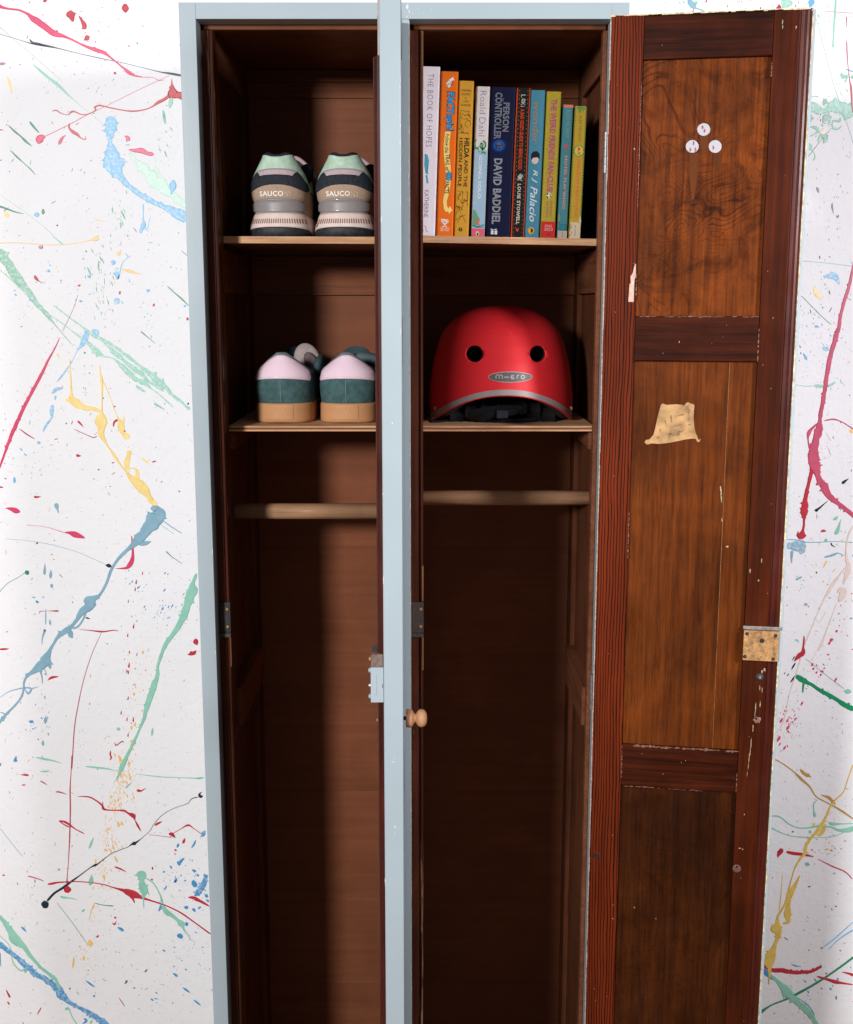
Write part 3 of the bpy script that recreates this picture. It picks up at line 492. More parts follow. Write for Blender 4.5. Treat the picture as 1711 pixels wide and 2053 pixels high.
('R',0,[(-.6468,.536,.00114),(-.6366,.534,.00205),(-.6278,.5284,.00205),(-.6191,.5211,.00114),(-.6025,.5114,.00114)]),
('R',0,[(-.6468,.536,.00068),(-.6369,.5284,.00114),(-.6281,.5236,.00137)]),
('R',1,[(-.4542,.5114,.00274),(-.4485,.5102,.00365),(-.443,.5041,.0016)]),
('R2',0,[(-.4896,.5102,.00034),(-.4669,.5073,.00046),(-.4487,.5048,.00068)]),
('R',0,[(-.4473,.5121,.00068),(-.4321,.5211,.00068),(-.4194,.5277,.00182),(-.4093,.5211,.00068),(-.3949,.5102,.00068)]),
('R',0,[(-.4259,.5034,.00114),(-.4284,.4968,.00251),(-.4304,.4931,.00091)]),
('R',0,[(-.5077,.5924,.00136),(-.5032,.592,.00272),(-.4987,.592,.00136),(-.4905,.5972,.00068)]),
('R',1,[(-.4242,.3908,.00115),(-.4139,.3896,.00346),(-.4048,.3846,.00323),(-.3867,.3734,.00139)]),
('R',0,[(-.7088,.6217,.00068),(-.6986,.6212,.00203),(-.6941,.6207,.00113)]),
('R',0,[(-.7077,.6025,.00158),(-.7008,.6028,.00136)]),
('R',0,[(-.6755,.6104,.00113),(-.6689,.6068,.00113),(-.6628,.6025,.00045)]),
('R',0,[(-.4884,.4268,.0023),(-.4863,.4231,.00184)]),
('R',0,[(-.4852,.449,.00184),(-.4859,.4436,.00207)]),
('R',0,[(-.5529,.449,.00138),(-.5427,.4453,.00161),(-.5327,.4396,.00069)]),
('R',0,[(-.4786,.5272,.00137),(-.4739,.5301,.00228),(-.4646,.535,.00114)]),
('R',0,[(-.5917,.3133,.00186),(-.5868,.3171,.00232)]),
('R',0,[(-.5613,.3422,.00093),(-.558,.3384,.00162),(-.5543,.3447,.00093)]),
('R',1,[(-.7523,.433,.00184),(-.7477,.4334,.00184)]),
('R',0,[(-.7584,.1874,.00234),(-.7553,.1809,.00141)]),
('R',0,[(-.7593,.2105,.00117),(-.7533,.1951,.00211)]),
('R',0,[(-.706,.1616,.00094),(-.6981,.1758,.00117)]),
('R2',0,[(-.5565,.1951,.0007),(-.5467,.1784,.0007)]),
('M',1,[(-.5062,.4416,.00597),(-.5054,.433,.00827),(-.5058,.4231,.0046),(-.504,.4119,.00736),(-.5021,.402,.00645),(-.5038,.3896,.00161),(-.5041,.3709,.00092)]),
('M',0,[(-.4984,.407,.00184),(-.4932,.3946,.00092)]),
('M',0,[(-.4976,.428,.00115),(-.4842,.4169,.00115),(-.4736,.3946,.00138),(-.4698,.3747,.00277),(-.4633,.3622,.00508),(-.4543,.3559,.0037),(-.445,.3467,.00324),(-.4387,.3402,.00602),(-.4357,.3334,.00301),(-.4334,.3271,.00162),(-.4279,.3196,.00093),(-.4224,.3095,.0007)]),
('M',1,[(-.7642,.3547,.00324),(-.7534,.3422,.00417),(-.7431,.3221,.00695),(-.7347,.307,.01021),(-.7237,.2969,.00511),(-.7132,.2792,.00372),(-.698,.2589,.0028),(-.6826,.2437,.0028),(-.6693,.2309,.00327),(-.6633,.213,.00234)]),
('M',0,[(-.7459,.2767,.00093),(-.7422,.2615,.00116),(-.7313,.2488,.0014),(-.7218,.2513,.0028),(-.7234,.2437,.00233)]),
('M',0,[(-.7653,.3183,.0007),(-.7491,.2994,.0007),(-.7436,.2767,.00093)]),
('M',0,[(-.5938,.4342,.00092),(-.5955,.4218,.00414),(-.5983,.4132,.00184)]),
('M',0,[(-.5868,.5053,.00068),(-.592,.4931,.00229),(-.5959,.4833,.00137)]),
('M',0,[(-.6523,.3933,.00115),(-.6466,.3908,.0023),(-.6352,.3896,.00115),(-.6215,.3866,.00046)]),
('M',0,[(-.6097,.3684,.00139),(-.6146,.3634,.00323)]),
('M',0,[(-.6538,.1706,.00329),(-.6489,.1745,.00141),(-.6428,.1564,.00094),(-.6343,.1409,.00094)]),
('M',0,[(-.6106,.1435,.00329),(-.6074,.1513,.00165)]),
('M',0,[(-.5075,.6231,.00045),(-.4625,.6176,.0009),(-.4286,.6164,.00068),(-.4061,.6152,.00113),(-.397,.6152,.00204),(-.3891,.6164,.00136)]),
('M',0,[(-.595,.637,.00113),(-.5725,.6346,.00181),(-.5568,.6327,.00136),(-.5412,.6288,.00045)]),
('G',0,[(-.5907,.3797,.00069),(-.5759,.3759,.00069),(-.5575,.3742,.00115)]),
('M',0,[(-.632,.2066,.00187),(-.6283,.2015,.0014)]),
('M',0,[(-.6745,.6274,.0009),(-.6655,.6277,.00181),(-.6575,.6288,.00113)]),
('B',2,[(-.7699,.302,.00604),(-.7543,.2906,.00558),(-.7389,.2767,.00465),(-.7213,.2589,.00559),(-.7059,.2437,.0056),(-.6902,.2335,.00514),(-.6767,.2232,.00608),(-.6679,.213,.00702),(-.6593,.2002,.00749),(-.646,.1848,.00422),(-.6278,.1745,.00375),(-.6141,.1668,.0047),(-.6005,.1564,.00517),(-.5869,.1461,.00659),(-.578,.1357,.00565)]),
('B',0,[(-.7661,.2843,.00116),(-.7662,.2564,.0007)]),
('B',1,[(-.6145,.2289,.00093),(-.6067,.222,.0021),(-.5988,.2161,.00117)]),
('B',1,[(-.7249,.3347,.00116),(-.7206,.3296,.00232),(-.7163,.3241,.0007)]),
('B',1,[(-.6031,.1989,.00328),(-.5997,.1976,.00281)]),
('B',1,[(-.6457,.2135,.00327),(-.6427,.213,.00234)]),
('B',1,[(-.5525,.3334,.00185),(-.5457,.3291,.00255),(-.5412,.3259,.0007)]),
('B',1,[(-.4465,.3183,.00464),(-.4408,.3158,.0051),(-.4398,.3108,.00278)]),
('B',1,[(-.4318,.3397,.00463),(-.426,.3392,.00509)]),
('B',1,[(-.4318,.3709,.00416),(-.4249,.3722,.00462)]),
('B',0,[(-.4169,.3697,.00369),(-.4125,.3634,.00277)]),
('B',0,[(-.404,.3734,.00277),(-.4035,.3702,.00277)]),
('B',2,[(-.3894,.4342,.00276),(-.3956,.4194,.00506),(-.403,.4045,.00599),(-.4091,.3946,.00507)]),
('B',1,[(-.4137,.3946,.00184),(-.4044,.3971,.00276)]),
('B',2,[(-.3901,.5175,.00228),(-.3937,.5102,.00319),(-.3985,.5053,.00183)]),
('B',0,[(-.4066,.5004,.00091),(-.4103,.4919,.00183),(-.4152,.4846,.00114)]),
('B',1,[(-.4377,.4931,.0032),(-.4403,.4858,.00229)]),
('B',1,[(-.4673,.4391,.0023),(-.4638,.4403,.0023)]),
('B',0,[(-.4614,.4132,.00138),(-.4663,.4045,.00161)]),
('B',1,[(-.4425,.4255,.0023),(-.4473,.4194,.00207),(-.4436,.428,.00207)]),
('B',1,[(-.4392,.4539,.00229),(-.4344,.46,.00275),(-.4284,.4662,.00115)]),
('B',2,[(-.4707,.3797,.00185),(-.4733,.3722,.00323),(-.4783,.3634,.00116)]),
('B',0,[(-.4409,.2156,.00094),(-.4341,.2105,.00211),(-.4273,.2048,.00094)]),
('B',0,[(-.4219,.1912,.00094),(-.4151,.1853,.00188),(-.4089,.1796,.00094)]),
('B',0,[(-.4574,.2437,.00117),(-.4517,.2398,.00233),(-.4484,.236,.0007)]),
('N2',1,[(-.5397,.2296,.0028),(-.5447,.222,.0014)]),
('N2',1,[(-.5026,.2513,.0014),(-.5075,.2457,.0028)]),
('B',1,[(-.6218,.1539,.00282),(-.6174,.1487,.00235),(-.6247,.1435,.00188)]),
('B',0,[(-.6529,.4453,.00229),(-.6496,.4421,.00138)]),
('O',1,[(-.6046,.3095,.00232),(-.6031,.302,.00464),(-.603,.2956,.00325)]),
('O',0,[(-.6342,.2767,.00093),(-.6355,.2615,.00186),(-.6377,.2538,.0007)]),
('G',0,[(-.6587,.3809,.00035),(-.6331,.3422,.00035),(-.6074,.2994,.00035)]),
('T',0,[(-.7512,.5224,.00034),(-.7135,.4674,.00046)]),
('O',0,[(-.5919,.3797,.00138),(-.5998,.3597,.00069),(-.6029,.3447,.00046)]),
('M',1,[(.6368,1.8985,.00138),(.6369,1.8818,.00177),(.6365,1.8594,.00138),(.6366,1.837,.00119),(.6369,1.8285,.00178),(.6371,1.8261,.00099)]),
('B2',1,[(.5995,1.8985,.00432),(.5994,1.8929,.00511),(.5982,1.8873,.00236),(.5975,1.8818,.00079)]),
('B2',0,[(.5872,1.8907,.00039),(.594,1.891,.00098)]),
('M',2,[(.5968,1.7367,.00798),(.6068,1.7367,.00878),(.6169,1.7338,.00679),(.6271,1.73,.00399),(.6349,1.7338,.00599),(.6427,1.7367,.00878),(.6547,1.7367,.00998),(.6649,1.7328,.00998),(.6772,1.7271,.01119)]),
('G2',2,[(.6053,1.7271,.00519),(.6049,1.7175,.0052),(.6033,1.7099,.0032)]),
('G2',2,[(.6395,1.7242,.0028),(.6337,1.7194,.0068),(.6281,1.7127,.004)]),
('G2',1,[(.6309,1.75,.001),(.6292,1.7462,.00319),(.6266,1.7395,.0016)]),
('G2',1,[(.6218,1.6848,.0016),(.6243,1.6925,.002),(.6324,1.6916,.00441),(.6318,1.6848,.00241),(.6289,1.6825,.0008)]),
('G2',1,[(.6094,1.7079,.0016),(.6186,1.7041,.0024),(.619,1.6983,.0016),(.6053,1.6916,.0008)]),
('G2',0,[(.6363,1.7099,.001),(.6423,1.7108,.0012),(.6447,1.7041,.0012),(.6527,1.7041,.0012),(.6583,1.7099,.0006)]),
('G2',0,[(.6422,1.7118,.001),(.6459,1.7166,.0014),(.654,1.7156,.002),(.6546,1.7214,.0016)]),
('G2',1,[(.6078,1.6829,.0016),(.6092,1.6762,.00401),(.6125,1.6723,.0012)]),
('G',0,[(.6033,1.6558,.0004),(.6145,1.6713,.0006),(.6294,1.6906,.0004),(.6426,1.706,.0004)]),
('G2',0,[(.6125,1.6723,.0006),(.618,1.6636,.001),(.6164,1.6558,.00161)]),
('G2',0,[(.6059,1.7519,.001),(.6118,1.7535,.0006),(.6178,1.7529,.0014)]),
('G2',1,[(.6515,1.788,.00278),(.6558,1.7823,.00318),(.6617,1.7842,.00199),(.6593,1.7738,.00119)]),
('G2',1,[(.6668,1.7823,.00238),(.6727,1.7823,.00397)]),
('R2',0,[(.6576,1.837,.00059),(.6589,1.8219,.00099),(.6619,1.7993,.0006),(.6661,1.7766,.00099),(.6687,1.7671,.00179),(.6706,1.7538,.00159),(.6726,1.7367,.0012),(.6748,1.7271,.0012)]),
('R2',0,[(.655,1.8725,.00118),(.6556,1.8631,.00059),(.656,1.856,.00039)]),
('T',0,[(.6022,1.8855,.0003),(.6188,1.837,.0003),(.6428,1.7671,.0004),(.6639,1.7175,.0003),(.6794,1.6771,.0003)]),
('M',0,[(.5997,1.8598,.00039),(.631,1.8654,.00039),(.6679,1.8734,.00039)]),
('R2',0,[(.6202,1.8803,.0003),(.6499,1.878,.00039),(.6677,1.8773,.00039)]),
('N2',0,[(.6234,1.6149,.00101),(.6253,1.611,.00222),(.6274,1.6052,.00081)]),
('N2',0,[(.6499,1.5905,.00101),(.6503,1.5836,.00162),(.6526,1.5737,.00061)]),
('N2',0,[(.6578,1.5708,.00101),(.66,1.5682,.00162),(.6612,1.5718,.00081)]),
('B',0,[(.6581,1.7946,.00079),(.6652,1.7922,.00099),(.6733,1.7889,.00079)]),
('C',0,[(.6235,1.8873,.00213),(.6253,1.8873,.00354),(.6271,1.8873,.00213)]),
('C',0,[(.6143,1.8747,.00189),(.6158,1.8747,.00315),(.6174,1.8747,.00189)]),
('C',0,[(.6266,1.8725,.00166),(.628,1.8725,.00276),(.6294,1.8725,.00166)]),
('C',0,[(.6016,1.8486,.00142),(.6027,1.8486,.00237),(.6039,1.8486,.00142)]),
('C',0,[(.6209,1.8478,.00154),(.6221,1.8478,.00257),(.6234,1.8478,.00154)]),
('C',0,[(.6017,1.831,.00107),(.6026,1.831,.00178),(.6035,1.831,.00107)]),
('C',0,[(.6044,1.8073,.00107),(.6053,1.8073,.00178),(.6062,1.8073,.00107)]),
('C',0,[(.6602,1.6829,.00096),(.661,1.6829,.0016),(.6618,1.6829,.00096)]),
('C',0,[(.6725,1.6684,.00169),(.6739,1.6684,.00281),(.6754,1.6684,.00169)]),
('C',0,[(.6613,1.6736,.00108),(.6622,1.6736,.00181),(.6631,1.6736,.00108)]),
('C',1,[(.623,1.6983,.0028),(.6289,1.6993,.00481),(.6307,1.7041,.002)]),
('C',1,[(.6301,1.7127,.002),(.637,1.7156,.002)]),
('R3',1,[(.6925,1.5037,.00235),(.689,1.4853,.00236),(.6848,1.4575,.00284),(.6791,1.4365,.00261),(.6746,1.4131,.00261),(.6726,1.3944,.00333),(.6693,1.3826,.00381),(.6666,1.3685,.00405),(.6618,1.3496,.00382),(.6584,1.3258,.00407),(.6567,1.3067,.0036),(.6557,1.29,.00336),(.6534,1.2684,.00361),(.6513,1.2516,.00361),(.6503,1.2395,.00362),(.6495,1.225,.00725),(.6459,1.2104,.0058),(.6442,1.1983,.00775),(.6425,1.1861,.00873),(.6453,1.1714,.00922),(.6476,1.1616,.00777),(.6533,1.1469,.00486),(.6627,1.1321,.00682),(.6734,1.1149,.00585),(.6888,1.1025,.00391),(.7043,1.0901,.00367),(.7196,1.0789,.00392)]),
('R',1,[(.6456,1.1739,.00728),(.6427,1.1616,.00486),(.6399,1.1469,.00341),(.6366,1.1272,.00341),(.6342,1.1099,.0039),(.6331,1.0951,.00684),(.6332,1.0851,.00538),(.6337,1.0752,.00196),(.6337,1.0627,.00221)]),
('R3',0,[(.648,1.2371,.00145),(.6377,1.2274,.00241),(.6333,1.2201,.00338),(.6326,1.2104,.00145),(.636,1.1934,.00145)]),
('R3',0,[(.6575,1.2407,.00096),(.673,1.2431,.00145),(.6878,1.2383,.00096),(.7078,1.2262,.00121)]),
('R',1,[(.6656,1.385,.00286),(.6691,1.3854,.00333),(.675,1.3861,.0019)]),
('L',2,[(.6424,1.4748,.00118),(.6519,1.4748,.00378),(.659,1.4748,.00519),(.6652,1.4691,.00378),(.6692,1.4621,.00189)]),
('L',2,[(.6479,1.3614,.00239),(.6541,1.3578,.00334),(.6601,1.3567,.00239)]),
('Y',2,[(.6303,1.4598,.00142),(.6309,1.4505,.00426),(.636,1.4435,.00379),(.6422,1.4388,.00118)]),
('Y',0,[(.6403,1.43,.00142),(.6432,1.4304,.00237)]),
('Y',1,[(.7007,1.2238,.00242),(.7068,1.2238,.00628)]),
('M',2,[(.6373,1.2984,.00192),(.6433,1.2984,.0024),(.6505,1.2977,.0024),(.6624,1.2996,.0024),(.6729,1.3044,.00192)]),
('M',0,[(.6047,1.3008,.00048),(.6217,1.2977,.00048),(.6361,1.2984,.00072)]),
('G',0,[(.6083,1.444,.00047),(.6263,1.4272,.00047),(.6464,1.4085,.00048),(.6601,1.3979,.00048)]),
('N',0,[(.6505,1.0901,.00122),(.6536,1.0906,.00293),(.6564,1.0926,.00196),(.6727,1.1074,.00037)]),
('N',0,[(.6929,1.1358,.00097),(.6959,1.1378,.00243),(.7045,1.1444,.00049)]),
('M',0,[(.6832,1.0739,.00147),(.6867,1.0764,.00294),(.6902,1.0807,.00122)]),
('M',0,[(.6858,1.0515,.00196),(.6906,1.054,.00343),(.6954,1.0752,.00049)]),
('T',0,[(.6045,1.4996,.00047),(.6506,1.4956,.00047),(.691,1.4903,.00047)]),
('L',1,[(.6352,1.3967,.00119),(.6401,1.3932,.00214)]),
('N2',0,[(.6595,1.426,.00071),(.6553,1.4178,.00095)]),
('N2',0,[(.6242,1.4225,.00071),(.6258,1.4155,.00142)]),
('B',0,[(.6126,1.3531,.00143),(.6135,1.3496,.00096)]),
('R',1,[(.6343,1.0695,.00286),(.6332,1.0592,.00245),(.6322,1.0529,.00409),(.6315,1.0467,.00859),(.6328,1.0415,.00614)]),
('R',1,[(.6249,1.055,.00082),(.6244,1.0446,.00286)]),
('T',2,[(.6049,1.0279,.00614),(.616,1.03,.0086),(.6263,1.0289,.01229),(.6346,1.0279,.0127),(.6397,1.0279,.00696)]),
('T',0,[(.6165,1.0216,.00287),(.6162,1.0111,.00205),(.6169,.9996,.00103)]),
('T',0,[(.6052,1.0404,.00061),(.6216,1.04,.00082),(.6362,1.0362,.00082),(.6566,1.0358,.00082),(.6893,1.0371,.00061),(.7187,1.0352,.00082)]),
('T',0,[(.6715,1.0101,.00164),(.6786,1.0116,.00185),(.6886,1.0149,.00205),(.6946,1.017,.00102),(.7051,1.0128,.00062)]),
('T',0,[(.6254,.9707,.00247),(.6304,.9733,.00165),(.6358,.9762,.00206)]),
('N',0,[(.6812,1.0352,.00123),(.6832,1.0304,.00123),(.6895,1.0275,.00041)]),
('R',0,[(.6628,1.0529,.00082),(.6667,1.0554,.00245),(.6719,1.0546,.00123)]),
('M',0,[(.6865,1.0498,.00164),(.6894,1.0529,.00286),(.6927,1.056,.00163)]),
('M',0,[(.6698,1.0383,.00164),(.6724,1.0394,.00286),(.6747,1.0415,.00123)]),
('M',0,[(.6897,1.031,.00143),(.6926,1.0331,.00123)]),
('O',0,[(.6705,.9918,.00062),(.6737,.9975,.00123),(.6759,1.0048,.00205)]),
('O',0,[(.6864,.9838,.00103),(.6922,.9901,.00103)]),
('O',0,[(.6709,.9674,.00144),(.674,.968,.00185)]),
('O',0,[(.6461,1.0415,.00164),(.6491,1.0421,.00164)]),
('O',0,[(.6061,1.0623,.00082),(.6121,1.065,.00082)]),
('O',0,[(.7112,.932,.00103),(.7141,.9347,.00103)]),
('O',0,[(.6974,1.0387,.00082),(.7024,1.0408,.00061)]),
('C',1,[(.7172,1.0654,.00122),(.711,1.0508,.00204),(.7079,1.0342,.00184),(.7079,1.0174,.00184),(.7097,1.0048,.00287),(.7132,.9985,.0037),(.7128,.988,.00575),(.7103,.9796,.00452),(.7072,.9627,.00124)]),
('C',0,[(.7122,.9985,.00103),(.7009,.9817,.00144),(.6896,.9648,.00329),(.6831,.9521,.00289),(.6749,.9351,.00145),(.6659,.9117,.00124),(.657,.8861,.00124),(.6464,.8538,.00104),(.638,.8171,.00125),(.626,.7691,.00084),(.6181,.7208,.00105),(.601,.6854,.00105)]),
('C',1,[(.6968,.9479,.00247),(.7026,.9542,.00453),(.707,.95,.00619),(.7035,.9394,.00537),(.7009,.932,.00289)]),
('C',0,[(.6978,.9309,.00083),(.6892,.9032,.00104),(.6823,.8796,.00145),(.6771,.8624,.00249),(.6698,.8452,.0025)]),
('C',0,[(.6678,.843,.00062),(.6584,.8257,.00042)]),
('C',0,[(.6621,.9064,.00062),(.6699,.8972,.00083),(.6801,.916,.00062)]),
('T',0,[(.6422,.9283,.00165),(.6453,.9279,.00289),(.6481,.9271,.00103)]),
('T',0,[(.6839,.9394,.00206),(.687,.9394,.00186)]),
('T',0,[(.7212,.9036,.00207),(.7254,.9032,.00207)]),
('T',0,[(.6925,.9004,.00145),(.6945,.9,.00166)]),
('M',0,[(.6107,.9581,.00206),(.6127,.9578,.00247)]),
('R',0,[(.6449,.8732,.00104),(.6454,.8646,.00166),(.6447,.8538,.00166),(.6449,.843,.00416),(.639,.8376,.00458),(.6331,.8311,.0025),(.6308,.8268,.00083)]),
('N',0,[(.627,.829,.00104),(.6311,.8366,.00125)]),
('N',0,[(.6268,.8127,.00083),(.63,.8192,.00167),(.633,.8247,.00125)]),
('N',0,[(.6197,.8008,.00104),(.623,.8058,.00125)]),
('N',0,[(.626,.7892,.00105),(.6298,.7953,.00146),(.6331,.8008,.00146)]),
('N',0,[(.6141,.804,.00084),(.6166,.8079,.00104)]),
('N',0,[(.6596,.9849,.00164),(.66,.9817,.00164)]),
('N',0,[(.651,.9762,.00123),(.6515,.975,.00103)]),
('M',0,[(.6295,.8663,.00125),(.6329,.8646,.00187),(.6376,.8629,.00062)]),
('G3',1,[(.6343,.8019,.00251),(.6412,.7975,.0046),(.6499,.7921,.00418),(.6628,.7855,.00293),(.678,.7757,.00335),(.6932,.767,.00377),(.7084,.7582,.00377),(.7237,.7483,.00462),(.7389,.7406,.00462)]),
('G3',0,[(.6489,.791,.00209),(.6485,.7801,.00167),(.6486,.7709,.00126)]),
('M',0,[(.72,.7735,.00293),(.7263,.7735,.00461),(.7322,.7726,.00209)]),
('G',0,[(.6497,.8322,.00031),(.6825,.8062,.00031),(.7197,.7779,.00042)]),
('K',1,[(.7012,.8834,.00149),(.6999,.8807,.00224),(.6989,.8784,.00112)]),
('K',1,[(.6933,.8682,.00199),(.6915,.8646,.00299),(.6902,.8615,.0015)]),
('K',1,[(.69,.8619,.0015),(.6887,.8592,.00224),(.6877,.8569,.00112)]),
('K',1,[(.6633,.8244,.00167),(.6618,.8214,.0025),(.6607,.8188,.00125)]),
('K',1,[(.6655,.8162,.00134),(.6643,.8138,.002),(.6634,.8117,.001)]),
('K',1,[(.6711,.8097,.00134),(.6699,.8073,.002),(.669,.8052,.001)]),
('K',1,[(.6787,.8054,.00134),(.6775,.8029,.002),(.6766,.8009,.001)]),
('K',1,[(.6839,.8167,.001),(.683,.8149,.0015),(.6824,.8133,.00075)]),
('K',1,[(.6917,.8325,.00075),(.691,.8311,.00113),(.6905,.83,.00056)]),
('K',1,[(.7223,.9482,.00074),(.7216,.9468,.00111),(.7211,.9457,.00056)]),
('K',1,[(.7295,.8498,.00075),(.7289,.8484,.00112),(.7284,.8473,.00056)]),
('K',0,[(.6162,.7252,.00105),(.6139,.7208,.0021),(.6116,.7164,.00063)]),
('K',0,[(.6263,.7244,.00084),(.6244,.7208,.00168),(.6226,.7173,.0005)]),
('K',0,[(.6287,.7124,.00116),(.6262,.7076,.00232),(.6237,.7027,.0007)]),
('K',0,[(.6396,.7261,.00074),(.638,.723,.00147),(.6364,.7199,.00044)]),
('K',0,[(.6142,.693,.00126),(.6114,.6877,.00253),(.6087,.6823,.00076)]),
('K',0,[(.6153,.6808,.00074),(.6137,.6777,.00148),(.612,.6746,.00044)]),
('K',0,[(.6245,.675,.00095),(.6225,.671,.0019),(.6204,.667,.00057)]),
('K',0,[(.6044,.6692,.00063),(.603,.6665,.00127),(.6017,.6639,.00038)]),
('K',0,[(.65,.7556,.00094),(.648,.7516,.00189),(.6459,.7477,.00057)]),
('K',0,[(.7057,.7982,.00094),(.7037,.7942,.00188),(.7017,.7903,.00056)]),
('K',0,[(.638,.7327,.00047),(.6369,.7307,.00095),(.6359,.7288,.00028)]),
('O2',0,[(.6,.6543,.00112),(.6202,.6425,.00112),(.6406,.6277,.00112),(.654,.6143,.00253),(.6702,.5995,.00169),(.6825,.5816,.00113),(.7058,.5681,.00113),(.7263,.5562,.00197),(.7502,.5396,.00141)]),
('O2',1,[(.6516,.6321,.00224),(.6605,.6232,.00336),(.672,.6173,.0014)]),
('O2',0,[(.6555,.6114,.0014),(.6465,.6232,.00112)]),
('Y2',1,[(.7437,.641,.00112),(.7366,.6173,.00084),(.7298,.5905,.00112),(.7166,.5756,.00141),(.7077,.5607,.00197),(.7017,.5426,.00226),(.6916,.5216,.00396),(.6811,.508,.00227),(.6707,.4913,.00312),(.6687,.4761,.00341),(.6609,.464,.00227),(.6545,.4518,.00171),(.6485,.4304,.00114),(.6441,.4058,.00171),(.6424,.3858,.00343),(.6347,.3688,.00201),(.6282,.3564,.00229),(.6275,.3409,.00459),(.6266,.3315,.01035),(.6301,.3191,.0046),(.6253,.3003,.00403),(.6204,.2847,.0075),(.6169,.2689,.00924),(.6159,.2595,.00809),(.6178,.25,.00347),(.6178,.2216,.00087)]),
('Y2',1,[(.6626,.4334,.00114),(.6551,.415,.00342),(.6488,.3997,.00457),(.6455,.3812,.00286),(.6438,.3595,.00631),(.646,.344,.00344),(.6362,.3409,.0023)]),
('Y2',0,[(.6313,.4334,.00057),(.6308,.3997,.00086),(.6291,.3657,.00115)]),
('O2',1,[(.6908,.5846,.00113),(.7052,.5786,.00281),(.7172,.5666,.00197)]),
('Y2',1,[(.7024,.5306,.00141),(.6977,.5155,.00396),(.6896,.508,.00227)]),
('Y2',0,[(.7039,.4822,.00227),(.7109,.4828,.00142)]),
('M',0,[(.6002,.5396,.00085),(.6084,.545,.00141),(.6227,.5426,.00141),(.6374,.5306,.00113),(.6548,.5231,.00113),(.6718,.5231,.00141),(.6914,.5261,.00198),(.7113,.5246,.00141),(.7258,.5186,.00283),(.7427,.5192,.00509),(.7538,.5231,.00452)]),
('M',0,[(.5994,.5282,.0017),(.6183,.517,.00113),(.6415,.508,.00085),(.67,.505,.00113),(.6926,.505,.00085),(.7152,.5065,.00085),(.7345,.514,.00113)]),
('M',0,[(.6749,.5186,.00396),(.6766,.5125,.0034)]),
('M',0,[(.6857,.5756,.00084),(.6791,.5681,.00113),(.6798,.5562,.00141),(.6825,.5432,.00339)]),
('M',0,[(.7079,.5336,.00141),(.7138,.53,.00339),(.7335,.5306,.00113),(.7533,.5312,.00085)]),
('R',0,[(.623,.4822,.00454),(.6254,.4792,.00568),(.6221,.4716,.00284),(.621,.467,.00085)]),
('R',0,[(.636,.4777,.00255),(.649,.4746,.00312),(.6661,.4725,.00284),(.6848,.4685,.00085)]),
('R',0,[(.6922,.464,.00057),(.7186,.4503,.00114),(.742,.4396,.00114),(.7557,.4258,.00086)]),
('T',0,[(.6699,.4548,.00228),(.6743,.4542,.00398),(.6786,.453,.00142)]),
('T',0,[(.7207,.438,.00142),(.7252,.4356,.00256)]),
('R',0,[(.6781,.4114,.00171),(.6824,.4114,.002)]),
('R',0,[(.7281,.3734,.00172),(.7318,.3737,.002)]),
('R',0,[(.613,.4282,.00143),(.615,.4279,.00114)]),
('R',0,[(.6023,.4533,.00142),(.6031,.4493,.00171)]),
('R',1,[(.5909,.2674,.00173),(.6058,.2595,.00231),(.6207,.25,.00405),(.6381,.2494,.00434),(.6586,.2453,.00405),(.6788,.2453,.00376),(.6932,.2469,.00347),(.7072,.2548,.00289),(.7106,.257,.00231)]),
('G',0,[(.7084,.2595,.00231),(.7106,.2557,.0026)]),
('R',0,[(.7039,.2374,.00174),(.7231,.2311,.00261),(.7379,.2263,.00377),(.7496,.2241,.00232),(.7704,.2209,.00087)]),
('R',0,[(.7482,.2462,.00087),(.763,.2421,.00232),(.7693,.239,.0029)]),
('B',0,[(.5958,.2563,.00347),(.6063,.2485,.00521),(.6184,.239,.00463),(.626,.2311,.0029)]),
('B',0,[(.5939,.2532,.00231),(.5984,.2342,.00145),(.6006,.2184,.00145)]),
('M',1,[(.6153,.2437,.00289),(.6334,.2279,.00406),(.652,.2057,.00871),(.6674,.1898,.0064),(.6858,.1738,.0064),(.6983,.1578,.00525),(.7111,.1385,.0035)]),
('M',0,[(.6464,.2025,.00232),(.6466,.1882,.00116)]),
('G',0,[(.592,.1562,.00233),(.6075,.1674,.0032),(.6243,.1802,.00145),(.6527,.193,.00203),(.6753,.2057,.00261),(.6977,.22,.00232),(.7199,.2358,.00203),(.742,.2532,.00202),(.7695,.2768,.00231)]),
('L',0,[(.7626,.344,.00057),(.7326,.3128,.00115),(.708,.2909,.00058)]),
('L',0,[(.7636,.3284,.00172),(.7386,.3097,.00086),(.7224,.2909,.00058)]),
('B',2,[(.6563,.2611,.00145),(.6637,.2579,.00173),(.6739,.257,.00145)]),
('B',0,[(.6404,.3144,.00086),(.648,.3081,.00115)]),
('B',0,[(.7284,.2152,.00145),(.7316,.2104,.0029)]),
('B',0,[(.741,.1993,.00174),(.7415,.1914,.00233)]),
('T',0,[(.6028,.3191,.00173),(.6047,.316,.00201)]),
('B',0,[(.67,.1961,.00058),(.6912,.1802,.00087),(.704,.161,.00087)]),
('R',0,[(.6159,.2642,.00173),(.6171,.2633,.00202)]),
('T',1,[(.4076,1.8986,.00293),(.411,1.8927,.0046),(.4143,1.8887,.00461),(.4175,1.8857,.00293),(.4197,1.8838,.00105)]),
('T',0,[(.4175,1.8857,.00105),(.4282,1.8818,.00105),(.4388,1.8778,.00084)]),
('R',0,[(.4166,1.8838,.00084),(.4141,1.8768,.00105)]),
('M',1,[(.4182,1.8946,.00377),(.4205,1.8897,.00293)]),
('R',0,[(.4363,1.8966,.00188),(.4344,1.8927,.00084)]),
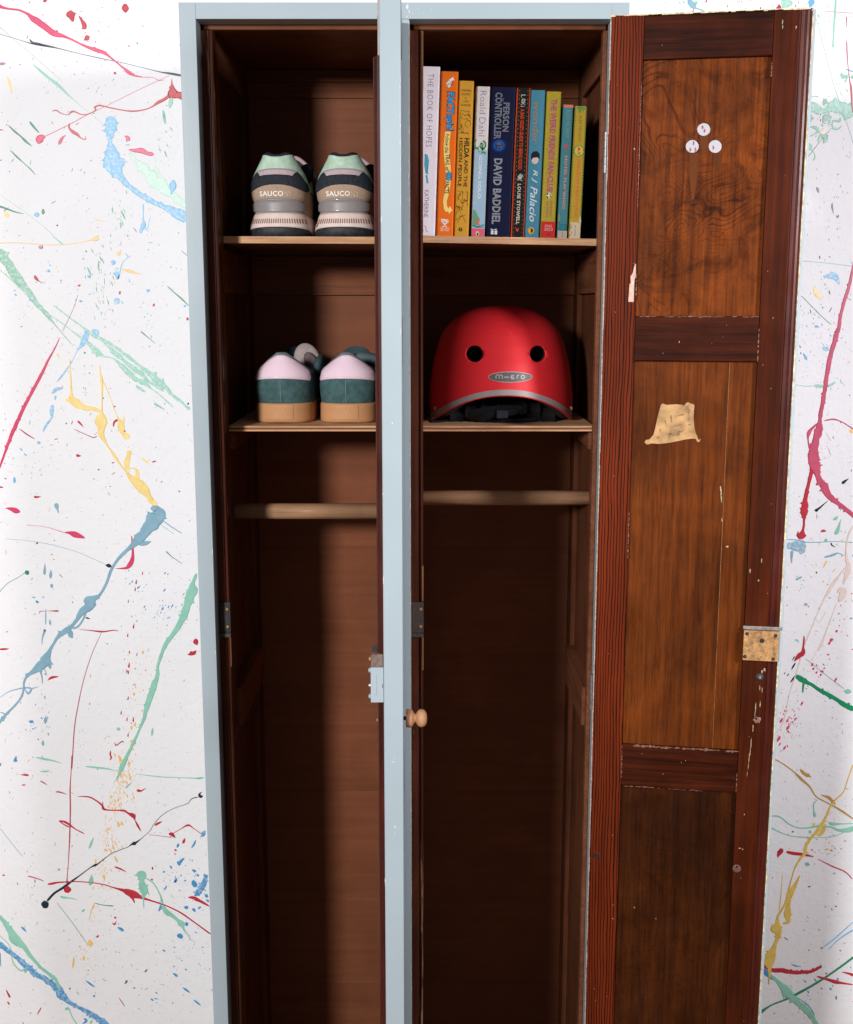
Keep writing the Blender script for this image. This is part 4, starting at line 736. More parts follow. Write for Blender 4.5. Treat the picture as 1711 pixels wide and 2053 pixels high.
('M',2,[(.5603,1.8986,.00795),(.5596,1.8927,.00879),(.5578,1.8867,.00628),(.5571,1.8808,.00461)]),
('R',0,[(.5205,1.8863,.00084),(.5203,1.8832,.00189)]),
('R',1,[(.5492,1.8903,.00209),(.5491,1.8848,.00293),(.5487,1.8798,.00251)]),
('M',1,[(.4,1.8946,.00126),(.4016,1.8917,.00251)]),
('R',0,[(.5754,1.8907,.00063),(.5742,1.8857,.00105)]),
('K',0,[(.4189,1.6755,.00063),(.4198,1.6724,.00143),(.4191,1.6693,.00079)]),
('K',0,[(.4232,1.6854,.00063),(.4242,1.6823,.00143),(.4235,1.6793,.00079)]),
('K',0,[(.4268,1.6755,.00063),(.4277,1.6724,.00143),(.4271,1.6693,.00079)]),
('K',0,[(.4399,1.7044,.00063),(.4408,1.7013,.00142),(.4401,1.6983,.00079)]),
('K',0,[(.4365,1.7097,.00063),(.4374,1.7066,.00142),(.4368,1.7036,.00079)]),
('K',0,[(.4552,1.6785,.00063),(.4561,1.6755,.00143),(.4555,1.6724,.00079)]),
]
CLUSTERS=[
('G2',-0.4169,1.6875,0.0231,0.0501,46,70,0.00309,0.00058),
('G2',-0.4904,1.5561,0.0215,0.0508,60,72,0.00351,0.00059),
('G2',-0.5278,1.4695,0.0216,0.0669,70,75,0.00433,0.00079),
('R',-0.523,1.8429,0.0342,0.0627,40,60,0.00095,0.00076),
('R',-0.5181,1.7886,0.0573,0.0573,40,60,0.00096,0.00076),
('L',-0.4479,1.4015,0.0554,0.0594,20,0,0.00178,0.00139),
('L',-0.613,1.4598,0.0788,0.0492,20,30,0.00177,0.00138),
('G',-0.5723,1.2929,0.024,0.04,14,70,0.0016,0.0012),
('R',-0.5266,1.2024,0.1008,0.0807,46,20,0.00121,0.00081),
('L',-0.669,1.1821,0.0404,0.0505,34,60,0.00182,0.00081),
('B',-0.4874,0.9657,0.0289,0.0267,34,-55,0.002,0.00089),
('B',-0.4451,0.9107,0.038,0.0313,60,-55,0.00223,0.00089),
('B',-0.4271,0.9748,0.0355,0.0578,30,-50,0.00155,0.00067),
('T',-0.6609,0.7305,0.0136,0.0726,36,80,0.00182,0.00091),
('B',-0.6871,0.709,0.025,0.0205,20,10,0.00182,0.00114),
('O',-0.494,0.8131,0.0203,0.0901,60,80,0.00135,0.00113),
('R',-0.5141,0.766,0.0136,0.1357,60,85,0.00158,0.00068),
('R2',-0.5952,0.6827,0.0182,0.0342,20,0,0.00091,0.00068),
('O',-0.5282,0.6164,0.0226,0.043,150,78,0.00317,0.00113),
('O',-0.5443,0.5611,0.0159,0.0386,110,78,0.00318,0.00114),
('O',-0.5586,0.498,0.0183,0.0388,90,76,0.00297,0.00114),
('O',-0.5752,0.4391,0.0161,0.0344,60,76,0.00275,0.00115),
('O',-0.5922,0.3722,0.0139,0.0462,36,76,0.00231,0.00092),
('O',-0.6105,0.2843,0.0186,0.0581,50,78,0.00209,0.00093),
('R',-0.5588,0.3472,0.0208,0.0278,16,50,0.00139,0.00116),
('B',-0.3994,0.4095,0.0161,0.0414,50,50,0.00276,0.00184),
('B',-0.4399,0.4342,0.0367,0.0551,50,55,0.0023,0.00115),
('B',-0.4291,0.2843,0.0465,0.0465,60,35,0.00209,0.00116),
('B',-0.4904,0.2079,0.0585,0.0351,40,30,0.00164,0.00094),
('N2',-0.7016,0.3971,0.0184,0.0461,20,80,0.00276,0.00069),
('R',-0.4349,0.4465,0.0459,0.0688,20,30,0.00115,0.00092),
('G2',-0.5565,0.2969,0.1162,0.1045,60,60,0.00163,0.00058),
('R',-0.6883,0.6236,0.0452,0.0271,20,10,0.00136,0.00068),
('R',-0.6036,0.2843,0.0465,0.0465,30,50,0.0014,0.0007),
('C',-0.4649,0.5563,0.0341,0.0682,24,80,0.00227,0.00159),
('G2',0.6299,1.7175,0.03,0.05,50,50,0.0016,0.001),
('G2',0.6567,1.769,0.0179,0.0398,34,60,0.00159,0.0008),
('R',0.6216,1.7214,0.004,0.008,8,80,0.0016,0.0005),
('N2',0.6434,1.5914,0.0384,0.085,50,70,0.00162,0.00051),
('N2',0.6349,1.4014,0.0428,0.0951,60,70,0.0019,0.00059),
('L',0.641,1.3779,0.0357,0.0715,30,50,0.00214,0.00119),
('M',0.6715,1.3067,0.0216,0.0168,24,40,0.00192,0.00096),
('R3',0.6636,1.1983,0.0145,0.0605,20,60,0.00436,0.00036),
('N2',0.6643,1.1861,0.0436,0.0969,24,70,0.00145,0.00061),
('K',0.6714,0.8171,0.0271,0.0229,30,50,0.00146,0.00104),
('K',0.7025,0.8882,0.0228,0.0518,36,60,0.00124,0.00083),
('K',0.6363,0.734,0.0294,0.0378,46,60,0.0021,0.00084),
('R',0.6212,0.7032,0.0211,0.0379,30,60,0.00147,0.00084),
('O',0.6617,0.9838,0.0514,0.072,30,30,0.00123,0.00082),
('N2',0.6755,0.7472,0.0588,0.0839,60,50,0.00147,0.00052),
('T',0.6862,0.3688,0.0659,0.1719,60,50,0.00201,0.00086),
('O2',0.7023,0.4853,0.034,0.034,26,20,0.00199,0.00113),
('Y2',0.6913,0.5276,0.0226,0.017,24,60,0.00226,0.00141),
('R',0.6934,0.2437,0.0695,0.0868,26,40,0.00174,0.00116),
('B',0.7097,0.212,0.0638,0.058,36,60,0.00203,0.00116),
('G2',0.6351,0.5216,0.0566,0.1414,40,50,0.0017,0.00071),
('R',0.4947,1.8927,0.1046,0.0063,16,70,0.00188,0.00063),
('M',0.4026,1.8917,0.0105,0.0042,10,40,0.00147,0.00084),
]
# ================================================================ SETTING
WY = .385
wall = MB().box(-3.2, 3.2, WY, WY + .12, -.02, 2.7).build('wall', 'wall'); wall['kind'] = 'structure'
fl = MB().box(-3.2, 3.2, -4.0, WY - .002, -.06, 0).build('floor', wood('floor_boards', (.42, .27, .15), (.25, .15, .08), 'X', 40)); fl['kind'] = 'structure'

def smooth_poly(p, n=6):
    out = []
    for i in range(len(p) - 1):
        p0 = p[max(i - 1, 0)]; p1 = p[i]; p2 = p[i + 1]; p3 = p[min(i + 2, len(p) - 1)]
        for k in range(n):
            t_ = k / n
            out.append(tuple(.5 * ((2 * b_) + (-a + c) * t_ + (2 * a - 5 * b_ + 4 * c - d) * t_ ** 2 + (-a + 3 * b_ - 3 * c + d) * t_ ** 3) for a, b_, c, d in zip(p0, p1, p2, p3)))
    out.append(p[-1]); return out
def splash(mb, jag, pts, lift):
    seed = int(abs(pts[0][0] * 9973 + pts[0][1] * 7919) * 1000); rnd = random.Random(seed)
    L = sum(math.hypot(a[0] - b_[0], a[1] - b_[1]) for a, b_ in zip(pts, pts[1:]))
    n = max(3, min(14, int(L / max(1, len(pts) - 1) / .0022)))
    q = smooth_poly(pts, n); N = len(q); vs = []
    spikes = []
    for i, (x, z, w_) in enumerate(q):
        a = q[max(i - 1, 0)]; c = q[min(i + 1, N - 1)]
        dx, dz = c[0] - a[0], c[1] - a[1]; l = math.hypot(dx, dz) or 1; nx, nz = -dz / l, dx / l
        w_ = max(.00022, abs(w_)); e = [1, 1]
        for k in (0, 1):
            A_ = {0: .06, 1: .16, 2: .26}[jag]
            t1 = i / 3.1 + k * 57; f_ = t1 - math.floor(t1); f_ = f_ * f_ * (3 - 2 * f_)
            h0 = random.Random(int(t1) * 131 + seed).uniform(-1, 1); h1 = random.Random((int(t1) + 1) * 131 + seed).uniform(-1, 1)
            e[k] = 1 + A_ * (h0 + (h1 - h0) * f_) + rnd.uniform(-.3, .3) * A_
            if jag and w_ > .002 and rnd.random() < .055: e[k] += rnd.uniform(.2, .9) * min(1, .006 / w_)
        # hold the ends round
        end = min(i, N - 1 - i)
        if end == 0: e = [.35, .35]
        elif end == 1: e = [e[0] * .8, e[1] * .8]
        y = WY - lift
        o = w_ * .25
        vs += [(x + nx * w_ * e[0], WY - .00005, z + nz * w_ * e[0]), (x + nx * (w_ * e[0] - o), y, z + nz * (w_ * e[0] - o)),
               (x - nx * (w_ * e[1] - o), y, z - nz * (w_ * e[1] - o)), (x - nx * w_ * e[1], WY - .00005, z - nz * w_ * e[1])]
    fs = []
    for i in range(N - 1):
        for k in range(3):
            a = i * 4 + k; fs.append((a, a + 1, a + 5, a + 4))
    fs += [(0, 1, 2, 3)[::-1], tuple((N - 1) * 4 + k for k in range(4))]
    mb.add(vs, fs)
    if jag and L > .01:       # flung droplets around heavy strokes
        for _ in range(int(min(18, L * 90))):
            x, z, w_ = rnd.choice(q); ang = rnd.uniform(0, 6.28); d = w_ + rnd.expovariate(1 / .006)
            fleck(mb, x + math.cos(ang) * d, z + math.sin(ang) * d, rnd.uniform(.0003, .0011), rnd.uniform(.0003, .0008), ang, lift * .8)
def fleck(mb, x, z, a, b_, rot, lift=.0003):
    n = 7; cr, sr = math.cos(rot), math.sin(rot); vs = []
    for i in range(n):
        t_ = 2 * math.pi * i / n; k = random.uniform(.8, 1.2); p, q = a * math.cos(t_) * k, b_ * math.sin(t_) * k
        vs.append((x + p * cr - q * sr, WY - .00005, z + p * sr + q * cr))
    vs.append((x, WY - lift, z)); mb.add(vs, [(i, (i + 1) % n, n) for i in range(n)])
order = sorted(range(len(SPLATS)), key=lambda i: -sum(abs(w_) for _, _, w_ in SPLATS[i][2]) / len(SPLATS[i][2]) * sum(math.hypot(a[0] - b_[0], a[1] - b_[1]) for a, b_ in zip(SPLATS[i][2], SPLATS[i][2][1:])))
big = set(order[:285]); rest = {}
for i, (c, j, pts) in enumerate(SPLATS):
    lift = .00030 + .0000009 * i + min(.0009, .07 * max(w_ for _, _, w_ in pts) * (0 if j == 2 else 1))
    if i in big:
        mb = MB(); splash(mb, j, pts, lift); mb.build('paint_splash', ('d' if j == 2 else 'p') + c, wall, fix=False, smooth=False)
    else:
        splash(rest.setdefault(c, MB()), j, pts, lift)
for i, (c, j, pts) in enumerate(SPLATS):      # the paint goes on along the wall on both sides
    x0_ = sum(p[0] for p in pts) / len(pts)
    for dx, dz in ((-.30, .05), (-.52, .0), (-.95, .1), (.30, 0), (.58, -.08)):
        if (dx < 0) != (x0_ < 0) or not all(abs(x + dx) - w_ > .792 - (z + dz - .14) * .063 for x, z, w_ in pts): continue
        splash(rest.setdefault(c, MB()), j, [(x + dx, z + dz, w_) for x, z, w_ in pts], .0003 + .0000009 * i)
for (c, x, z, rx, rz, n, ang, l, w_) in CLUSTERS:
    mb = rest.setdefault(c, MB())
    for _ in range(n):
        a = random.gauss(0, .5); b_ = random.gauss(0, .5)
        k = random.lognormvariate(-.2, .55)
        fleck(mb, x + a * rx, z + b_ * rz, l * k * .6, w_ * k * .6, -math.radians(ang + random.gauss(0, 8)) if c else 0)
for _ in range(11000):      # fine mist of specks over the whole wall
    c = random.choice(['R', 'K', 'N2', 'N2', 'G2', 'M', 'B', 'T', 'O', 'C', 'C', 'N'])
    k = random.lognormvariate(0, .5); x = random.choice([random.uniform(-.85, -.24), random.uniform(.40, .85)]) if _ < 6500 else random.choice([random.uniform(-1.6, -.85), random.uniform(.85, 1.6)])
    fleck(rest.setdefault(c, MB()), x, random.uniform(.1, 1.95), (.0006 if _ % 3 else .0016) * k, (.0004 if _ % 3 else .00022) * k, random.choice([.9, 1.1, 1.3, -.8, 0]) + random.gauss(0, .3))
for _ in range(1500):      # faint scuffs and scratches in the white paint
    x = random.choice([random.uniform(-.85, -.24), random.uniform(.40, .85)]); fleck(rest.setdefault('S', MB()), x, random.uniform(.1, 1.95), random.uniform(.001, .0045), random.uniform(.00008, .0002), random.gauss(-.9, .35) if random.random() < .6 else random.gauss(1.1, .3), .00012)
for c, mb in rest.items():
    o = mb.build('paint_flecks', 'p' + c, wall, fix=False); o['kind'] = 'stuff'

# ================================================================ CABINET
XL, XR = -.3095, .2535; ZT = 1.801
LO0, LO1 = -.2885, -.0345      # left opening
RO0, RO1 = -.0215, .2315       # right opening
DEP = .372; BK = .355
cab = empty('locker', (0, 0, 0), label='tall two door wooden locker painted pale blue grey outside with dark brown inside', category='locker')
zo = 1.7815; z0 = .075
box('stile', XL, LO0, 0, .030, 0, ZT, 'blue', cab, .0005)
box('stile', LO1, RO0, 0, .030, z0, zo, 'blue', cab, .0012)
box('stile', RO1, XR, 0, .030, 0, ZT, 'blue', cab, .0005)
box('top_rail', LO0, RO1, .0001, .030, zo, ZT, 'blueX', cab, .0005)
box('bottom_rail', LO0, RO1, .0002, .030, 0, z0, 'blueX', cab, .0012)
box('side', XL, -.2905, .030, DEP, 0, ZT, 'blue', cab)
box('side', .2435, XR, .030, DEP, 0, ZT, 'blue', cab)
box('top', -.2905, .2435, .030, DEP, 1.790, ZT, ['blueX'][0], cab)
box('ceiling_board', -.2905, .2435, .031, BK, 1.786, 1.7898, 'back_rail', cab, 0)
box('floor_board', -.2905, .2435, .030, BK, .060, z0, 'core_wood', cab)
box('partition', -.036, -.012, .045, BK, z0, 1.786, 'side_wood', cab)
# door stops with a beaded corner
def stop(x0, x1, side, mat='stop_wood'):   # vertical; side=+1 bead at x1, -1 bead at x0
    w_ = x1 - x0
    pr = [(0, .030), (.62, .030), (.66, .0325), (.72, .0325), (.76, .0295), (.82, .0282), (.90, .0285), (.97, .0305), (1, .034), (1, .046), (0, .046)]
    poly = [((x0 + a * w_) if side > 0 else (x1 - a * w_), y) for a, y in pr]
    return MB().prism(poly, z0, 1.7745 if True else 0).build('door_stop', mat, cab)
stop(LO0 + .0002, -.2725, 1); stop(LO1 - .017, LO1 - .0002, -1)
stop(RO0 + .0002, -.0045, 1)
box('door_stop', .2255, RO1 - .0002, .030, .046, z0, 1.7745, 'rail_wood', cab)
for a, b_ in ((-.2725, LO1 - .017), (-.0045, .2255)):
    box('door_stop', a - .012, b_ + (.012 if b_ < 0 else .004), .0302, .046, 1.7752, 1.7835, 'stop_woodX', cab, .0015)
# recessed side panels with frames
def side_frame(xp, xf, s):   # xp panel face, xf frame face ; s=+1 the face looks to +x
    def bx(nm, y0, y1, za, zb, mat, dx=0):
        a, b_ = sorted((xp - s * .004, xf + s * dx)); return box(nm, a, b_, y0, y1, za, zb, mat, cab, .0008)
    a, b_ = sorted((xp - s * .006, xp)); box('side_panel', a, b_, .046, BK, z0, 1.786, 'side_wood', cab, 0)
    bx('side_post', .046, .088, z0, 1.786, 'side_wood'); bx('side_post', .305, BK - .0005, z0, 1.7855, 'side_wood')
    bx('side_rail', .088, .305, 1.738, 1.7855, 'rail_wood', -.0004); bx('side_rail', .088, .305, 1.446, 1.505, 'rail_wood', -.0004)
    bx('side_rail', .0882, .3048, .822, .880, 'rail_wood', .008 if abs(xp) > .1 else -.0005)
    bx('shelf_batten', .100, .300, 1.2285, 1.2525, 'rail_wood', .006 if abs(xp) > .1 else .001)
side_frame(-.2840, -.2768, 1); side_frame(.2420, .2350, -1)
side_frame(-.0115, -.0085, 1); side_frame(-.0365, -.0395, -1)
# back of horizontal boards
zs = [z0, .2418, .3965, .6047, 1.0334, 1.446, 1.786]
for a, b_, nm in ((-.2905, -.0365, 'L'), (-.0115, .2435, 'R')):
    for k in range(len(zs) - 1):
        box('back_board', a, b_, BK + random.uniform(0, .0004), DEP - .002, zs[k] + .0001, zs[k + 1] - .0001, 'core_wood', cab, .0003)
    for za, zb, y in ((1.768, 1.7855, .345), (1.4445, 1.505, .3475), (1.745, 1.768, .3505)):
        box('back_rail', a + .007, b_ - .007, y, BK - .0002, za, zb, 'back_rail', cab, .0006)
# shelves
def shelf(x0, x1, zl, zr, th, name='shelf'):
    y0, y1 = .0850, BK - .011; mb = MB()
    def sl(x): return zl + (zr - zl) * (x - x0) / (x1 - x0)
    for (ya, yb, top, bot, mi) in ((y0, y1, 0, -th, 0),):
        vs = [(x, y, sl(x) + dz) for dz in (bot, top) for x, y in ((x0, ya), (x1, ya), (x1, yb), (x0, yb))]
        mb.add(vs, [(0, 3, 2, 1), (4, 5, 6, 7), (1, 2, 6, 5), (2, 3, 7, 6), (3, 0, 4, 7)], 0); mb.add(vs, [(0, 1, 5, 4)], 1)
    o = mb.build(name, ['shelf_top', 'ply_edge'], cab, bevel=.0009); return o
shelf(-.2764, -.0368, 1.5215, 1.5205, .0092)
sh1 = (1.5225, 1.5180); shelf(-.0113, .2346, sh1[0], sh1[1], .0092)
# lower shelves are plywood: three plies on the edge
for x0, x1 in ((-.2764, -.0368), (-.0113, .2346)):
    o = empty('shelf', parent=cab)
    for k, (za, zb, mm, dy) in enumerate(((1.2602, 1.2628, 'shelf_top', .0006), (1.2577, 1.2602, 'back_rail', .0012), (1.2552, 1.2577, 'ply_edge', 0))):
        MB().box(x0, x1, .0850 + dy, BK - .011, za, zb).build('ply', mm if k else 'ply_edge', o, bevel=.0003)
# hanging rods
for (x0, x1, y, z, r) in ((-.2842, -.0362, .160, 1.1285, .0116), (-.0118, .2422, .182, 1.1450, .0113)):
    o = MB().lathe([(x0, r), (x1, r)], 'X', (0, y, z), 28).build('hanging_rod', 'rod_wood', cab, smooth=True)
    o.data.polygons[-1].use_smooth = False; o.data.polygons[-2].use_smooth = False
for za, zb in ((1.0245, 1.075), (.925, .9735), (1.70, 1.7735)):
    MB().box(-.0066, -.0041, .0279, .0330, za, zb).build('worn_bead', 'worn_wood', cab, bevel=.0009)
MB().box(-.2742, -.2722, .0279, .0330, .930, .9735).build('worn_bead', 'worn_wood', cab, bevel=.0009)
# striker plates on the left stops
for x0, x1, mm in ((-.2880, -.2722, 'iron'), (-.0212, -.0040, 'brown_iron')):
    o = MB().box(x0, x1, .0268, .0300, .980, 1.0235); o.box(x0 + .002, x1 - .002, .0262, .0268, .984, 1.019)
    for z in (.989, 1.014): o.lathe([(-.0012, .0016), (0, .0024)], 'Y', (x1 - .004, .0262, z), 12, 1)
    o.box(x0 - .001, x1, .0255, .0300, .974, .9795, 2)
    o.build('striker_plate', [mm, 'brass', 'brown_iron'], cab, bevel=.0004)

# ---------------------------------------------------------------- doors
DW, DT, DZ0, DZ1 = .2425, .030, .080, 1.7772
U1, U2 = .0400, .1935          # inner edges of the stiles
def door(parent, dark_hinge=False, holes=True):
    # local frame: x from hinge to free edge, y = 0 outer face .. DT inner face (towards -y when opened flat)
    # built so that the inner face looks to -y : y=-DT inner, y=0 outer
    def bx(nm, x0, x1, y0, y1, za, zb, mat, bevel=.0008, hs=False):
        return box(nm, x0, x1, y0, y1, za, zb, mat, parent, bevel)
    # stiles
    mb = MB(); mb.box(0, U1, -DT, -.001, DZ0, DZ1); mb.build('hinge_stile', 'pine', parent, bevel=.0014)
    prof = [(U2, -DT), (.2225, -DT), (.2232, -DT + .0016), (.2240, -DT + .0016), (.2250, -DT + .0004), (.2268, -DT + .0002), (.2290, -DT + .0012), (.2300, -DT + .0024), (.2308, -DT + .0024), (.2320, -DT + .0016), (.2345, -DT + .0022), (.2368, -DT + .0045), (.2380, -DT + .0075), (.2380, -.001), (U2, -.001)]
    # rounded top corner of the inner layer
    k_ = 1; mb = MB(); mb.prism([(U2, -DT), (.2222, -DT), (.2222, -.001), (U2, -.001)], DZ0, DZ1 - .0016); mb.build('lock_stile', 'mahog', parent)
    mb = MB(); mb.prism([(.2223, -DT)] + prof[1:-1] + [(.2223, -.001)], DZ0, DZ1 - .0018); mb.build('edge_bead', 'bead', parent)
    # blue painted skin: outer face and edges
    sk = MB()
    sk.box(.2381, DW, -.0225, 0, DZ0, DZ1)
    sk.build('painted_edge', 'blue', parent, bevel=.0012)
    of = MB()
    for a, b_, c_, d_ in ((.0003, U1, DZ0, DZ1), (U2, .2381, DZ0, DZ1), (U1, U2, 1.7247, DZ1), (U1, U2, 1.3590, 1.4155), (U1, U2, .785, .8435), (U1, U2, DZ0, .165)): of.box(a, b_, -.001, 0, c_, d_)
    of.build('outer_face', 'blue', parent)
    lin = MB()      # painted sides of the panel openings, outside only
    for c_, d_ in ((.165, .785), (.8435, 1.3590), (1.4155, 1.7247)):
        lin.box(U1, U1 + .0006, -.0165, -.0010, c_, d_); lin.box(U2 - .0006, U2, -.0165, -.0010, c_, d_)
        lin.box(U1 + .0006, U2 - .0006, -.0165, -.0010, c_, c_ + .0006); lin.box(U1 + .0006, U2 - .0006, -.0165, -.0010, d_ - .0006, d_)
    lin.build('outer_reveal', 'blue', parent)
    # cream chipped line where the paint meets the wood
    cm = MB(); z = DZ0
    while z < DZ1 - .006:
        h = random.uniform(.004, .02); wv = random.uniform(.0004, .0020)
        cm.box(.2381, .2381 + wv, -.0228 - wv * .5, -.0222, z, min(z + h, DZ1)); z += h
    x = 0
    while x < .238:
        h = random.uniform(.003, .012); wv = random.uniform(.0004, .0024)
        cm.box(x, min(x + h, .2375), -DT - .0003, -.004, DZ1 - wv * .7, DZ1 + .0003 + wv * .15); x += h
    cm.build('chipped_edge', 'cream_edge', parent)
    cm = MB(); z = DZ0
    while z < DZ1 - .004:
        h = random.uniform(.006, .03); wv = random.uniform(.0003, .0010)
        cm.box(-.0006, wv, -DT - .00035, -.002, z, min(z + h, DZ1 - .002)); z += h
    cm.build('worn_hinge_edge', plain('worn_hinge_paint', (.30, .235, .20), .5, var=.4, vs=200), parent)
    # rails
    RL = [(1.7247, 1.7755), (1.3590, 1.4155), (.7850, .8435), (DZ0, .165)]
    for za, zb in RL: box('rail', U1 + .0002, U2 - .0002, -DT + .0008, -.001, za, zb, 'pineX', parent, .0012)
    # panels, set back 6 mm
    yp = -DT + .0062
    H = [(.1166, 1.6424), (.1035, 1.6226), (.1312, 1.6220)]
    def panel(za, zb, x0, x1, mat, nm='panel'):
        q = MB().box(x0, x1, yp, yp + .0070, za, zb); q.mi[4] = 1     # back face carries the outside paint
        return q.build(nm, [mat, 'blue'], parent)
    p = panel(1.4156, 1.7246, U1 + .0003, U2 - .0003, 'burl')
    if holes:
        for tgt in (p,):
            for hx, hz in H:
                cu = MB().lathe([(-.05, .0080), (.02, .0080)], 'Y', (hx, 0, hz), 28).build('cut', 'slot')
                md = tgt.modifiers.new('b', 'BOOLEAN'); md.operation = 'DIFFERENCE'; md.object = cu; md.solver = 'EXACT'
                cu.matrix_world = Matrix.Identity(4)
                # cut in the door's local frame
                cu.parent = parent
                bpy.context.view_layer.update()
                dg = bpy.context.evaluated_depsgraph_get(); me = bpy.data.meshes.new_from_object(tgt.evaluated_get(dg))
                tgt.modifiers.clear(); tgt.data = me; bpy.data.objects.remove(cu)
        for (x, za, zb, hw) in ((.1064, 1.6140, 1.5590, .0062), (.1172, 1.6345, 1.6135, .0050), (.1345, 1.6135, 1.5905, .0058)):
            poly = [(x - hw, za), (x + hw, za), (x + hw * .8, (za + zb) / 2), (x + hw * .3, zb), (x - hw * .25, zb - .001), (x - hw * .85, (za + zb) / 2)]
            MB().plate(poly, yp - .00015, yp + .0002).build('drip_stain', 'drip', parent)
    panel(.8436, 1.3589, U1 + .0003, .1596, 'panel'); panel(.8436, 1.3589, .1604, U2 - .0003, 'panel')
    MB().box(.1598, .1603, yp + .0004, yp + .003, .8436, 1.3589).build('split_line', 'fresh', parent)
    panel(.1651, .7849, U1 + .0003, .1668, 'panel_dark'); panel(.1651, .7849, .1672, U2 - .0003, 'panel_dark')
    return yp
# right door, opened almost flat
rd = empty('door', (.2300, -.0062, 0), (0, 0, math.atan(-.165)), cab)
rd['label'] = 'right hand door swung open with its bare wood inner face showing'
yp = door(rd)
# lock, screws, patches on the right door
mb = MB().box(.1925, .2372, -DT - .0040, -DT + .002, .9710, 1.0112)
for x, z in ((.1965, 1.0070), (.2325, 1.0060), (.1950, .9760), (.2310, .9745)): mb.lathe([(-.0015, .0016), (0, .0026)], 'Y', (x, -DT - .0040, z), 14, 1)
mb.lathe([(-.0012, .0020), (0, .0034)], 'Y', (.2160, -DT - .0040, .9985), 16, 1); mb.lathe([(-.0014, .0009), (0, .0012)], 'Y', (.2160, -DT - .0040, .9985), 10, 2)
mb.lathe([(-.0009, .0024), (0, .0032)], 'Y', (.2230, -DT - .0040, .9985), 16, 0)
mb.lathe([(-.0002, .0007), (0, .0010)], 'Y', (.2155, -DT - .0041, .9765), 10, 2)
mb.box(.1915, .2405, -DT - .0008, -DT + .001, 1.0120, 1.0165, 3)
mb.box(.2375, .2420, -DT + .0015, -DT + .004, .9650, 1.0120, 4)
mb.build('lock', ['brass', 'iron', 'slot', 'steel', 'blue'], rd, bevel=.0005)
mb = MB().lathe([(-.0016, .0028), (-.0005, .0050), (0, .0052)], 'Y', (.2158, -DT, .9476), 20); mb.lathe([(-.0026, .0012), (-.001, .0026)], 'Y', (.2158, -DT - .0004, .9476), 12, 1)
mb.build('knob_bolt', ['iron', 'steel'], rd, smooth=False)
mb = MB(); mb.lathe([(-.0003, .0042), (0, .0046)], 'Y', (.0099, -DT, .680), 14); mb.build('wood_knot', plain('knot_wood', (.028, .012, .010), .35, var=.5, vs=300), rd)
mb = MB(); mb.lathe([(-.0003, .0050), (0, .0056)], 'Y', (.1985, -DT, .6762), 14); mb.lathe([(-.0005, .0013), (0, .0014)], 'Y', (.1985, -DT - .0002, .6790), 10, 1); mb.build('plugged_hole', [plain('plug_wood', (.13, .06, .05), .4, var=.3), 'slot'], rd)
mb = MB(); mb.plate(blob(.2150, .8885, .0050, .0045, 14, .3), -DT - .0002, -DT); mb.lathe([(-.0004, .0014), (0, .0016)], 'Y', (.2140, -DT - .0001, .8905), 10, 1); mb.build('torn_screw_hole', [plain('torn_wood', (.22, .12, .10), .6, var=.5), 'slot'], rd)
cr = MB()
for (x, z, a, b_) in ((.2185, .9555, .0009, .0022), (.2215, .9580, .0013, .0024), (.2165, .9330, .0005, .004), (.2195, .9300, .0004, .003), (.2125, .9060, .0005, .009), (.2120, .8960, .0004, .004), (.2105, .8760, .0005, .005), (.2088, .8560, .0005, .007), (.2083, .8440, .0004, .006), (.2074, .8350, .0005, .006), (.2069, .8240, .0004, .005), (.2060, .8130, .0003, .004), (.2180, .9110, .0006, .004), (.2080, 1.0780, .0011, .0014), (.1968, 1.0900, .0008, .0026), (.2105, 1.1040, .0006, .0022), (.0330, 1.62, .0006, .0012), (.2050, .7550, .0008, .001), (.2050, .7050, .0010, .0008), (.2010, .7060, .0016, .0007), (.0960, 1.3830, .0006, .0013), (.0935, .3930 + .2, .0007, .0008), (.203, 1.762, .0006, .003), (.2035, 1.757, .0004, .002), (.219, 1.756, .0005, .002)):
    cr.plate(blob(x, z, a, b_, 13, .5), -DT - .0002, -DT + .0003)
for (x, z, a, b_) in ((.1560, 1.1930, .0008, .0075), (.1568, 1.1850, .0007, .0080), (.1590, 1.1550, .0005, .003), (.1672, 1.1200, .0020, .0009), (.0640, .6040, .0009, .0009)):
    cr.plate(blob(x, z, a, b_, 9, .3, .15), yp - .0002, yp + .0003)
for k in range(34):
    x = random.choice([random.uniform(.004, .038), random.uniform(.196, .222), random.uniform(.05, .19)]); z = random.uniform(.42, 1.76)
    if .05 < x < .19: z = random.choice([random.uniform(1.726, 1.77), random.uniform(1.362, 1.413), random.uniform(.79, .84)])
    cr.plate(blob(x, z, .0002 + random.random() * .0003, .0003 + random.random() * .0006, 7, .3), -DT - .00018, -DT + .0012)
cr.build('paint_specks', 'chip', rd)['kind'] = 'stuff'
MB().plate([(.0310, 1.4335), (.0320, 1.4560), (.0335, 1.4560), (.0330, 1.4650), (.0355, 1.4690), (.0375, 1.4790), (.0392, 1.4805), (.0394, 1.4650), (.0378, 1.4600), (.0378, 1.4330)], -DT - .0003, -DT).build('bare_chip', plain('bare_pinkish_wood', (.50, .32, .26), .5, var=.25, vs=200), rd)
